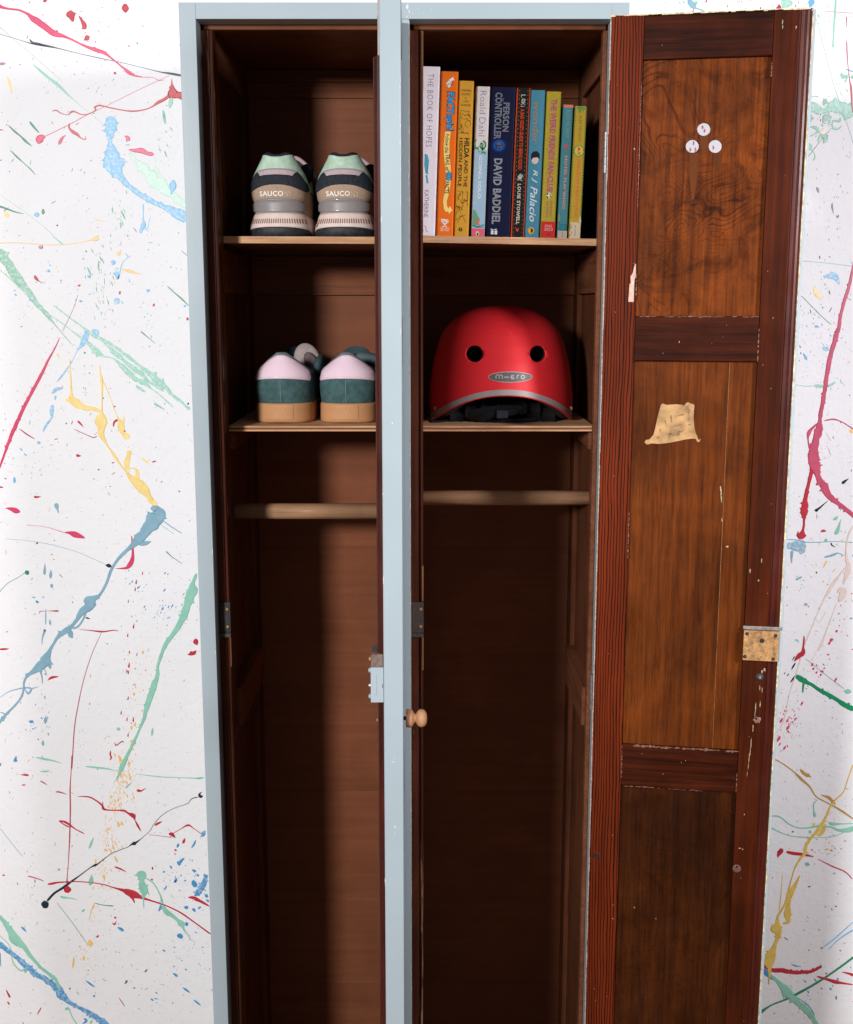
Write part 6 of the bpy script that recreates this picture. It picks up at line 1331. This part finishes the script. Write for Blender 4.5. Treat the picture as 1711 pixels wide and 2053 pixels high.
# grey trim band along the lower edge, just inside the red rim
def band_fn(u, v): 
    a = math.pi + u * math.pi * 2; p = hpt(a, hbot(a) + .0016 + v * .0076, .0006); return p
MB().grid(band_fn, 180, 3).build('trim_band', 'trim', helm, smooth=True, fix=False)
def front(x, z, off=.0005):     # point on the front of the shell above (x, z)
    w_ = hw_(z); d = hdep(z); k = min(.999, abs(x) / w_); c = k ** (1 / .92); s_ = math.sqrt(1 - c * c) ** .92
    return (HC.x + x, HC.y - d * s_ + z * .06 - off, HC.z + z)
def on_shell(name, polyfn, mat, off, rings=6, n=48):
    mb = MB(); c = polyfn(0, 0); vs = [front(*c, off)]
    for r_ in range(1, rings + 1):
        for i in range(n): vs.append(front(*polyfn(r_ / rings, 2 * math.pi * i / n), off))
    fs = [(0, 1 + (i + 1) % n, 1 + i) for i in range(n)]
    for r_ in range(rings - 1):
        for i in range(n):
            a = 1 + r_ * n + i; b_ = 1 + r_ * n + (i + 1) % n; fs.append((a, b_, b_ + n, a + n))
    mb.add(vs, fs); return mb.build(name, mat, helm, fix=True)
LX, LZ = .0062, .0692
on_shell('badge', lambda r_, a: (LX + .0308 * r_ * math.cos(a), LZ + .0074 * r_ * math.sin(a)), plain('badge_rim_grey', (.36, .33, .32), .4, var=.05), .0006)
on_shell('badge', lambda r_, a: (LX + .0298 * r_ * math.cos(a), LZ + .0066 * r_ * math.sin(a)), plain('badge_dark_grey', (.105, .090, .090), .4, var=.05), .0009)
bl_ = MB()
def bar(x0, x1, z0_, z1_, n=6):
    bl_.grid(lambda u, v: front(LX + x0 + u * (x1 - x0), LZ + z0_ + v * (z1_ - z0_), .0012), n, 1)
def arc(cx, cz, r_, a0, a1, wd=.0011):
    bl_.grid(lambda u, v: front(LX + cx + (r_ + (v - .5) * wd) * math.cos(math.radians(a0 + u * (a1 - a0))), LZ + cz + (r_ + (v - .5) * wd) * 1.0 * math.sin(math.radians(a0 + u * (a1 - a0))), .0012), 16, 1)
hh_ = .0026; wd = .0013
for x in (-.0200, -.0157, -.0114): bar(x - wd / 2, x + wd / 2, -hh_, hh_ * .45, 2)
arc(-.01785, hh_ * .35, .00215, 0, 180, wd); arc(-.01355, hh_ * .35, .00215, 0, 180, wd)
bar(-.0092, -.0022, -.0008, .0006, 4)
arc(.0030, 0, .0024, 50, 330, wd); bar(.0010, .0046, -.0006, .0006, 2)
bar(.0083, .0096, -hh_, hh_ * .6, 1); arc(.0112, .0002, .0023, 80, 180, wd)
arc(.0170, 0, .0024, 0, 360, wd); arc(.0268, 0, .0006, 0, 360, .0004)
bl_.build('badge_lettering', plain('badge_letter_grey', (.36, .33, .32), .4, var=.05), helm, fix=True)
for sx, zz in ((-.0948, .0205), (.0955, .0205)):
    a_ = -math.acos(min(.999, abs(sx) / .1045)); p = hpt(math.pi - a_ * -1 if False else (math.pi + math.acos(abs(sx) / .1050) if sx < 0 else -math.acos(abs(sx) / .1050)), zz, .0008)
    mb = MB(); mb.lathe([(-.0016, .0010), (-.0012, .0028), (0, .0032)], 'Y', p, 14); mb.build('rivet', plain('brass_rivet', (.30, .16, .09), .4, .5, var=.3), helm)
sc_ = MB()
for (xa, za, xb, zb, w2) in ((.0030, .1340, .0105, .1235, .00012), (.0055, .1290, .0165, .1180, .0001), (-.0300, .1220, -.0296, .1212, .0004), (-.0380, .0560, -.0330, .0590, .0001), (.0500, .0600, .0540, .0520, .0001), (-.0620, .0800, -.0600, .0850, .0001)):
    sc_.grid(lambda u, v: front(xa + u * (xb - xa), za + u * (zb - za) + (v - .5) * 2 * w2, .00035), 8, 1)
sc_.build('scratches', plain('pale_scratch', (.62, .16, .14), .6, var=.1), helm)['kind'] = 'stuff'
# padding, straps inside
mb = MB()
for k_ in range(-3, 4):
    x = k_ * .022; mb.grid(lambda u, v: (HC.x + x + (u - .5) * .019, HC.y - .078 + abs(x) * .30 + .012 * abs(v - .5) + .004 * math.cos((u - .5) * 3), HC.z + .0345 - abs(x) ** 2 * 3.2 - v * .020), 6, 6)
mb.build('pad', plain('pad_fabric', (.004, .004, .005), .9, var=.4, vs=300), helm, smooth=True)
M['strap'] = plain('black_webbing', (.008, .009, .013), .6, var=.35, vs=400, bumps=.5)
def strap(pts, w2, name='strap'):
    q = smooth_poly(pts, 8); mb = MB(); vs = []
    for i, p in enumerate(q):
        a = Vector(q[max(i - 1, 0)]); c = Vector(q[min(i + 1, len(q) - 1)]); d = (c - a).normalized(); n_ = d.cross(Vector((.1, 1, .45))).normalized()
        vs += [Vector(p) + n_ * w2, Vector(p) - n_ * w2, Vector(p) - n_ * w2 + Vector((0, .0012, 0)), Vector(p) + n_ * w2 + Vector((0, .0012, 0))]
    fs = [(i * 4 + k, i * 4 + (k + 1) % 4, (i + 1) * 4 + (k + 1) % 4, (i + 1) * 4 + k) for i in range(len(q) - 1) for k in range(4)]
    mb.add(vs, fs); mb.build(name, 'strap', helm)
hx, hy, hz = HC.x, HC.y, 1.2612
strap([(hx - .088, hy - .01, hz + .010), (hx - .055, hy - .055, hz + .012), (hx - .02, hy - .075, hz + .021), (hx + .020, hy - .080, hz + .023), (hx + .030, hy - .070, hz + .015)], .0060)
strap([(hx + .034, hy - .072, hz + .026), (hx + .012, hy - .078, hz + .018), (hx - .012, hy - .078, hz + .015), (hx - .04, hy - .06, hz + .006), (hx - .06, hy - .03, hz + .004)], .0050)
strap([(hx + .085, hy - .01, hz + .010), (hx + .06, hy - .050, hz + .008), (hx + .02, hy - .066, hz + .0045), (hx - .03, hy - .060, hz + .003)], .0034)
strap([(hx - .102, hy + .06, hz + .022), (hx - .112, hy - .02, hz + .016), (hx - .108, hy - .055, hz + .006), (hx - .098, hy - .065, hz + .0025), (hx - .08, hy - .05, hz + .002)], .0032)
mb = MB().box(hx - .010, hx + .006, hy - .083, hy - .077, hz + .010, hz + .021); mb.box(hx - .008, hx + .004, hy - .0836, hy - .083, hz + .0120, hz + .0190); mb.build('buckle', plain('black_plastic', (.02, .022, .028), .35, var=.1), helm, bevel=.0012)

# ================================================================ SHOES
SL = .268
def lerp_tab(tab, z):
    if z <= tab[0][0]: return tab[0][1]
    for (a, p), (b_, q) in zip(tab, tab[1:]):
        if z <= b_: return p + (q - p) * (z - a) / (b_ - a)
    return tab[-1][1]
class Shoe:
    """surface of a shoe; heel at y=0, toe at y=SL; a in -1..1 runs round the outline from the heel (0) to the toe (+-1)"""
    def __init__(s, heelw, sidew, setback, top, sq=2.5):
        s.hw, s.sw, s.sb, s.top, s.sq = heelw, sidew, setback, top, sq
    def y_of(s, a): return SL * (1 - math.cos(math.pi * abs(a))) / 2
    def plan(s, y):       # relative half width of the outline
        h = min(1, y / .040); hf = (1 - (1 - h) ** s.sq) ** (1 / s.sq)
        t_ = min(1, (SL - y) / .085); tf = (1 - (1 - t_) ** 2.2) ** (1 / 2.2)
        u = y / SL; body = lerp_tab([(0, 1), (.18, 1.0), (.42, .94), (.70, 1.22), (1, 1.1)], u)
        return hf * tf * body
    def a_at(s, f):
        lo, hi = 0, .26; g = min(.985, abs(f))
        for _ in range(24):
            m_ = (lo + hi) / 2
            if s.plan(s.y_of(m_)) < g: lo = m_
            else: hi = m_
        return math.copysign(lo, f)
    def pt(s, a, z, off=0):
        y = s.y_of(a); k = max(0, min(1, (y - .020) / .07)); k = k * k * (3 - 2 * k)
        w_ = lerp_tab(s.hw, z) * (1 - k) + lerp_tab(s.sw, z) * k
        yb = lerp_tab(s.sb, z) * max(0, 1 - y / .09)
        return Vector((math.copysign(1, a) * (s.plan(y) * w_), y + yb, z))
    def nrm(s, a, z):
        e = .004; f = 1e-4
        d1 = s.pt(a + e, z) - s.pt(a - e, z) if abs(a) > 2 * e else Vector((1, 0, 0)); d2 = s.pt(a, z + .002) - s.pt(a, z - .002)
        n_ = d1.cross(d2)
        return n_.normalized() if n_.length > 1e-9 else Vector((0, -1, 0))
    def o(s, a, z, off): return s.pt(a, z) + s.nrm(a, z) * off
    def patch(s, mb, a0, a1, lo, hi, off, nu=40, nv=8, mi=0, base=-.0008):
        """raised patch between lo(a) and hi(a) with closed rim"""
        L_ = lo if callable(lo) else (lambda a: lo); H_ = hi if callable(hi) else (lambda a: hi)
        def f(o_): return [[s.o(a0 + (a1 - a0) * i / nu, L_(a0 + (a1 - a0) * i / nu) + (H_(a0 + (a1 - a0) * i / nu) - L_(a0 + (a1 - a0) * i / nu)) * j / nv, o_) for j in range(nv + 1)] for i in range(nu + 1)]
        F = f(off); B_ = f(base); vs = [p for r_ in F for p in r_] + [p for r_ in B_ for p in r_]; n = (nu + 1) * (nv + 1); fs = []
        for i in range(nu):
            for j in range(nv):
                a = i * (nv + 1) + j; fs.append((a, a + nv + 1, a + nv + 2, a + 1))
            a = i * (nv + 1); fs.append((a, n + a, n + a + nv + 1, a + nv + 1)); a += nv; fs.append((a, a + nv + 1, n + a + nv + 1, n + a))
        for j in range(nv):
            fs.append((j, j + 1, n + j + 1, n + j)); a = nu * (nv + 1) + j; fs.append((a, n + a, n + a + 1, a + 1))
        return mb.add(vs, fs, mi)
    def ring_cap(s, mb, zf, n=60, crown=0, a_from=0.0, mi=0):
        """close the surface across between +a and -a from a_from to the toe"""
        rows = []; 
        for i in range(n + 1):
            a = a_from + (1 - a_from) * i / n; z = zf(a); p = s.pt(a, z); q = s.pt(-a if a else -1e-6, z); row = []
            for j in range(9):
                t_ = j / 8; v = p.lerp(q, t_); v.z += crown * math.sin(math.pi * t_) * (p - q).length; row.append(v)
            rows.append(row)
        vs = [v for r_ in rows for v in r_]; fs = [(i * 9 + j, i * 9 + j + 1, (i + 1) * 9 + j + 1, (i + 1) * 9 + j) for i in range(n) for j in range(8)]
        return mb.add(vs, fs, mi)
def interp(tab): return lambda a: lerp_tab(tab, abs(a))
def cosmooth(t_): return .5 - .5 * math.cos(math.pi * max(0, min(1, t_)))
def lump(r, nm, c, rad, mat, roll=0):
    mb = MB(); cr_, sr_ = math.cos(roll), math.sin(roll)
    def f(u, v):
        th, ph = math.pi * u, 2 * math.pi * v; x, y, z = rad[0] * math.sin(th) * math.cos(ph), rad[1] * math.sin(th) * math.sin(ph), rad[2] * math.cos(th)
        return (c[0] + x * cr_ + z * sr_, c[1] + y, c[2] - x * sr_ + z * cr_)
    return mb.grid(f, 16, 24).build(nm, mat, r, smooth=True)
def runner(loc, rz, label, dirt=False):
    r = empty('shoe', loc, (0, 0, rz), label=label, category='shoe', group='grey and mint running shoes')
    S_ = Shoe([(0, .0405), (.004, .0425), (.016, .0410), (.031, .0360), (.0335, .0352), (.048, .0358), (.052, .0385), (.062, .0398), (.074, .0392), (.084, .0362), (.096, .0302), (.108, .0238), (.114, .0225)],
              [(0, .0400), (.016, .0405), (.032, .0380), (.050, .0385), (.065, .0385), (.090, .0345), (.108, .0325)],
              [(0, .002), (.004, -.001), (.014, -.002), (.031, .004), (.034, .006), (.048, .0055), (.054, .003), (.066, .002), (.080, .004), (.096, .009), (.108, .011), (.114, .009)], .112)
    # outsole: black, curving up at the heel
    def arch(a): return .0135 - .0085 * min(1, (abs(a) / .30) ** 2)
    mb = MB(); S_.patch(mb, -1, 1, .0, arch, .0004, 120, 5); S_.ring_cap(mb, lambda a: .0002, 60); mb.build('outsole', plain('black_rubber', (.028, .030, .033), .45, var=.4, vs=200, bumps=.4), r, smooth=True)
    mb = MB(); S_.patch(mb, -1, 1, arch, interp([(0, .0325), (.3, .030), (.55, .026), (1, .022)]), .0010, 120, 10); S_.ring_cap(mb, interp([(0, .0325), (.3, .030), (.55, .026), (1, .022)]), 60)
    mb.build('midsole', plain('dusty_pink_white_foam', (.72, .58, .53), .6, var=.10, vs=60, bumps=.3), r, smooth=True)
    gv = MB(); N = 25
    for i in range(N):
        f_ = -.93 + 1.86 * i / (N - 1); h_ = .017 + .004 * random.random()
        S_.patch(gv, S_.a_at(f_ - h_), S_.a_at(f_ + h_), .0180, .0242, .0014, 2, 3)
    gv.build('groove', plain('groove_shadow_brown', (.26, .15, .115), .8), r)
    if dirt:
        gv = MB(); S_.patch(gv, -.165, -.150, .0150, .0190, .0014, 4, 2); S_.patch(gv, -.18, -.155, .0140, .0160, .0013, 4, 2); gv.build('mud_stain', plain('mud', (.22, .09, .03), .8), r)
    # grey heel clip
    mb = MB(); S_.patch(mb, -.205, .205, lambda a: .0330 + .004 * (abs(a) / .2) ** 3, lambda a: .0525 - .010 * (abs(a) / .205) ** 3.0, .0030, 48, 10); mb.build('heel_clip', plain('grey_clip', (.245, .225, .225), .35, var=.05, coat=.2), r, smooth=True)
    # tan suede counter
    mb = MB(); S_.patch(mb, -.40, .40, .031, lambda a: .0725 - .010 * cosmooth((abs(a) - .12) / .2), .0006, 70, 12)
    mb.build('heel_counter', plain('tan_suede', (.40, .280, .205), .85, var=.14, vs=400, bumps=.6, bs=900), r, smooth=True)
    # black collar overlay with wavy top
    def blk_hi(a):
        u = abs(a); return lerp_tab([(0, .0830), (.06, .0822), (.082, .0812), (.100, .0850), (.118, .0866), (.135, .0850), (.160, .0790), (.185, .0735), (.235, .0660)], u)
    def blk_lo(a):
        u = abs(a); return .0700 - .0088 * cosmooth(u / .20) + .0035 * cosmooth((u - .19) / .045)
    mb = MB(); S_.patch(mb, -.235, .235, blk_lo, blk_hi, .0020, 90, 10); mb.build('heel_overlay', plain('black_suede', (.022, .026, .034), .8, var=.4, vs=300, bumps=.5, bs=900), r, smooth=True)
    # mint heel panel
    def top(a):
        u = abs(a); return .1120 - .0035 * math.exp(-(u / .085) ** 2) - .0435 * cosmooth((u - .150) / .115) + .018 * cosmooth((u - .30) / .10)
    mb = MB(); S_.patch(mb, -.26, .26, .074, lambda a: top(a) - .0008, .0009, 80, 14); mb.build('heel_panel', plain('mint_mesh', (.45, .61, .48), .6, var=.16, vs=90, bumps=.4, bs=200), r, smooth=True)
    mb = MB(); S_.patch(mb, -.130, .130, .080, lambda a: .0915 - .004 * (abs(a) / .13) ** 2, .0017, 50, 4); mb.build('heel_patch', plain('lilac_suede', (.47, .37, .39), .75, var=.08, vs=300), r, smooth=True)
    st = MB()
    for i in range(26):
        f_ = -.70 + 1.40 * i / 25; a = S_.a_at(f_); z = .0903 - .004 * (abs(a) / .13) ** 2; S_.patch(st, S_.a_at(f_ - .015), S_.a_at(f_ + .015), z - .0004, z, .0022, 1, 1)
    st.build('stitching', plain('thread', (.28, .20, .24), .7), r)
    # dark upper, vamp, collar padding
    dark = plain('navy_black_mesh', (.020, .022, .034), .8, var=.3, vs=300, bumps=.4)
    U = interp([(0, .104), (.12, .100), (.24, .072), (.34, .078), (.42, .092), (.52, .080), (.7, .056), (1, .030)])
    mb = MB(); S_.patch(mb, -1, -.20, .028, U, .0002, 80, 12); S_.patch(mb, .20, 1, .028, U, .0002, 80, 12); S_.ring_cap(mb, lambda a: U(a) - .0004, 50, .10, .42); mb.build('upper', dark, r, smooth=True)
    mb = MB(); mb.tube([S_.o(-.44 + .88 * i / 60, (top(-.44 + .88 * i / 60) if abs(-.44 + .88 * i / 60) < .26 else U(-.44 + .88 * i / 60)) - .0012, -.0045) for i in range(61)], .0042, 12); mb.build('collar', plain('padded_collar', (.018, .018, .030), .8, var=.3), r, smooth=True)
    for s_ in (-1, 1):
        mb = MB(); a0, a1 = sorted((s_ * .205, s_ * .40)); S_.patch(mb, a0, a1, .064, lambda a: .0680 + .013 * cosmooth((abs(a) - .2) / .2), .0018, 20, 3); mb.build('side_stripe', plain('mint_piping', (.26, .42, .27), .6), r, smooth=True)
    # tongue with lilac edge and padded ankle lobes
    tg = MB(); tg.grid(lambda u, v: ((u - .5) * .060, .105 + .022 * v + .010 * (1 - (2 * u - 1) ** 2), .078 + .040 * v * (1 - .55 * abs(2 * u - 1) ** 3)), 20, 10); tg.grid(lambda u, v: ((u - .5) * .060, .110 + .022 * v + .010 * (1 - (2 * u - 1) ** 2), .078 + .040 * v * (1 - .55 * abs(2 * u - 1) ** 3)), 20, 10, flip=True); tg.build('tongue', dark, r, smooth=True)
    q = [(-.014 + u * .058, .128 - .020 * u, .1165 + .0035 * math.sin(u * 2.2) - .036 * max(0, u - .35) ** 1.5 / .52) for u in [i / 24 for i in range(25)]]
    MB().tube(q, [.0030] * 25, 10).build('tongue_edge', plain('lilac_edge', (.42, .30, .33), .7), r, smooth=True)
    lb = MB()
    for s_ in (-1, 1):
        lb.tube([(s_ * (.026 + .0055 * math.sin(math.pi * i / 14)), .052 + .050 * i / 14, .060 + .036 * math.sin(math.pi * i / 14) ** .8) for i in range(15)], [.004 + .0055 * math.sin(math.pi * i / 14) for i in range(15)], 14)
    lb.build('ankle_padding', dark, r, smooth=True)
    # reflective lettering on the heel, its shine fading rightwards painted into the colour
    def lm(body, a0, a1, z0_, z1_, mat, nm='lettering'):
        mb = MB(); place_text(mb, body, lambda x, y_, o_: S_.o(S_.a_at(a0 + (a1 - a0) * x), z0_ + (z1_ - z0_) * y_, .0013 if o_ > 0 else .0004), bold=.022, space=1.06); mb.build(nm, mat, r)
    lm('SAUCO', -.570, .265, .0548, .0616, plain('silver_print', (.82, .76, .70), .35, var=.05)); lm('NY', .310, .570, .0543, .0610, plain('shaded_silver_print', (.52, .39, .30), .6, var=.3, vs=300))
    return r
zt = 1.5212
runner((-.2062, .1010, zt + .0001), math.radians(-3.5), 'left shoe of the mint and black running pair on the upper shelf')
runner((-.1150, .1010, zt + .0001), math.radians(-3.0), 'right running shoe of the mint and black pair, beside the open door, muddy midsole', True)
def trainer(loc, rz, label, loop):
    r = empty('shoe', loc, (0, 0, rz), label=label, category='shoe', group='green suede trainers with gum soles')
    S_ = Shoe([(0, .0400), (.0025, .0408), (.026, .0405), (.0285, .0395), (.040, .0408), (.052, .0415), (.062, .0403), (.072, .0382), (.077, .0348), (.083, .0292), (.089, .0238), (.095, .0170), (.103, .0100)],
              [(0, .0400), (.030, .0400), (.050, .0418), (.070, .0400), (.090, .0345), (.105, .0320)],
              [(0, .0015), (.003, 0), (.026, 0), (.029, .0015), (.040, -.002), (.055, -.003), (.068, .0005), (.080, .0045), (.092, .010), (.103, .014)], .101, 2.3)
    gum = plain('gum_rubber', (.50, .25, .115), .55, var=.05, vs=50, bumps=.15)
    mb = MB(); S_.patch(mb, -1, 1, lambda a: .0012 * math.exp(-(a / .08) ** 2) + .0002, .0285, .0008, 120, 8); S_.ring_cap(mb, lambda a: .0282, 60); S_.ring_cap(mb, lambda a: .0016, 60); mb.build('gum_sole', gum, r, smooth=True)
    mb = MB(); S_.patch(mb, .060, .0618, .006, .0262, .0012, 1, 4); S_.patch(mb, -.090, .058, .0052, .0056, .0011, 20, 1); mb.build('sole_seam', plain('seam_brown', (.30, .14, .07), .7), r)
    # three raised strokes moulded in the gum
    mb = MB()
    for k_, (za, zb) in enumerate(((.012, .0158), (.012, .0185), (.012, .0212))):
        a = -.012 + k_ * .0115
        for q_ in range(4): t_ = q_ / 4; S_.patch(mb, a - .0032 - .010 * t_ + .004, a + .0012 - .010 * t_ + .004, za + (zb - za) * t_, za + (zb - za) * (t_ + .26), .0012, 1, 1)
    mb.build('moulded_mark', plain('gum_rubber_mark', (.54, .30, .155), .5), r)
    gsu = plain('green_suede', (.052, .105, .108), .9, var=.28, vs=120, bumps=.5, bs=700)
    U = interp([(0, .0955), (.08, .0950), (.16, .084), (.26, .070), (.36, .074), (.46, .086), (.56, .072), (.75, .054), (1, .036)])
    mb = MB(); S_.patch(mb, -1, 1, .0275, lambda a: U(a), .0004, 150, 16); S_.ring_cap(mb, lambda a: U(a) - .0004, 50, .12, .46); mb.build('upper', gsu, r, smooth=True)
    mb = MB()
    for a_ in (.0,): mb.tube([S_.o(a_ + .0005, .0290 + .034 * i / 12, .0005) for i in range(13)], .0005, 8)
    mb.build('back_seam', plain('seam_green', (.16, .25, .25), .8), r, smooth=True)
    # pink heel tab
    def hi(a):
        u = abs(a); return lerp_tab([(0, .0958), (.04, .0955), (.07, .0940), (.10, .0912), (.125, .0880), (.15, .0838), (.175, .0785), (.19, .0752), (.199, .0725), (.206, .0660)], u)
    def lo(a):
        u = abs(a); return .0635 - .0042 * min(1, (u / .19)) ** 2 + .0035 * cosmooth((u - .187) / .016)
    pk_ = plain('pink_patent', (.80, .60, .69), .3, var=.03, vs=20, bumps=.05, coat=.35)
    mb = MB(); S_.patch(mb, -.203, .203, lo, lambda a: max(hi(a), lo(a) + .001), .0017, 100, 14); mb.build('heel_tab', pk_, r, smooth=True)
    st = MB()
    for i in range(40):
        f_ = -.92 + 1.84 * i / 39; a = S_.a_at(f_); z = lo(a) + .0020; S_.patch(st, S_.a_at(f_ - .014), S_.a_at(f_ + .014), z, z + .00035, .0021, 1, 1, base=.0012)
    st.build('stitching', plain('pink_thread', (.52, .28, .36), .7), r)
    mb = MB(); mb.tube([S_.o(-.45 + .9 * i / 80, (min(hi(-.45 + .9 * i / 80) + .0035, .0975) if abs(-.45 + .9 * i / 80) < .20 else max(U(-.45 + .9 * i / 80), .066)), -.0020) for i in range(81)], .0036, 12); mb.build('collar', plain('grey_green_collar', (.13, .16, .18), .75, var=.2), r, smooth=True)
    mb = MB(); mb.grid(lambda u, v: ((u - .5) * .052, .102 + .026 * v + .012 * (1 - (2 * u - 1) ** 2), .070 + .034 * v * (1 - .5 * abs(2 * u - 1) ** 3)), 20, 10); mb.grid(lambda u, v: ((u - .5) * .052, .108 + .026 * v + .012 * (1 - (2 * u - 1) ** 2), .070 + .034 * v * (1 - .5 * abs(2 * u - 1) ** 3)), 20, 10, flip=True)
    mb.build('tongue', plain('dark_green_tongue', (.035, .065, .072), .85, var=.3), r, smooth=True)
    if loop:
        lump(r, 'tongue_lining', (.0230, .104, .0840), (.0200, .009, .0265), plain('grey_lilac_lining', (.36, .29, .285), .8, var=.15), -.25)
        lump(r, 'lining_shade', (.0300, .094, .0830), (.0095, .006, .0155), plain('shadowed_lining', (.13, .095, .095), .85, var=.2), -.45)  # darker lump paints the shade in the opening beneath the lining
        lump(r, 'ankle_padding', (.0440, .090, .0790), (.0090, .030, .0150), plain('dark_suede_lobe', (.045, .075, .085), .9), .2)
    else:
        lump(r, 'tongue_lining', (.0260, .100, .0860), (.0230, .016, .0100), plain('grey_green_lining', (.085, .125, .135), .85), .28)
        lump(r, 'ankle_padding', (.0420, .092, .0780), (.0110, .030, .0130), plain('dark_suede_lobe', (.04, .07, .08), .9), .2)
    return r
zl = 1.2630
trainer((-.2072, .1180, zl), math.radians(-3), 'left green suede trainer with pink heel tab and grey tongue lining showing above it', True)
trainer((-.1145, .1180, zl), math.radians(-3), 'right green suede trainer with pink heel tab, partly hidden by the open door', False)
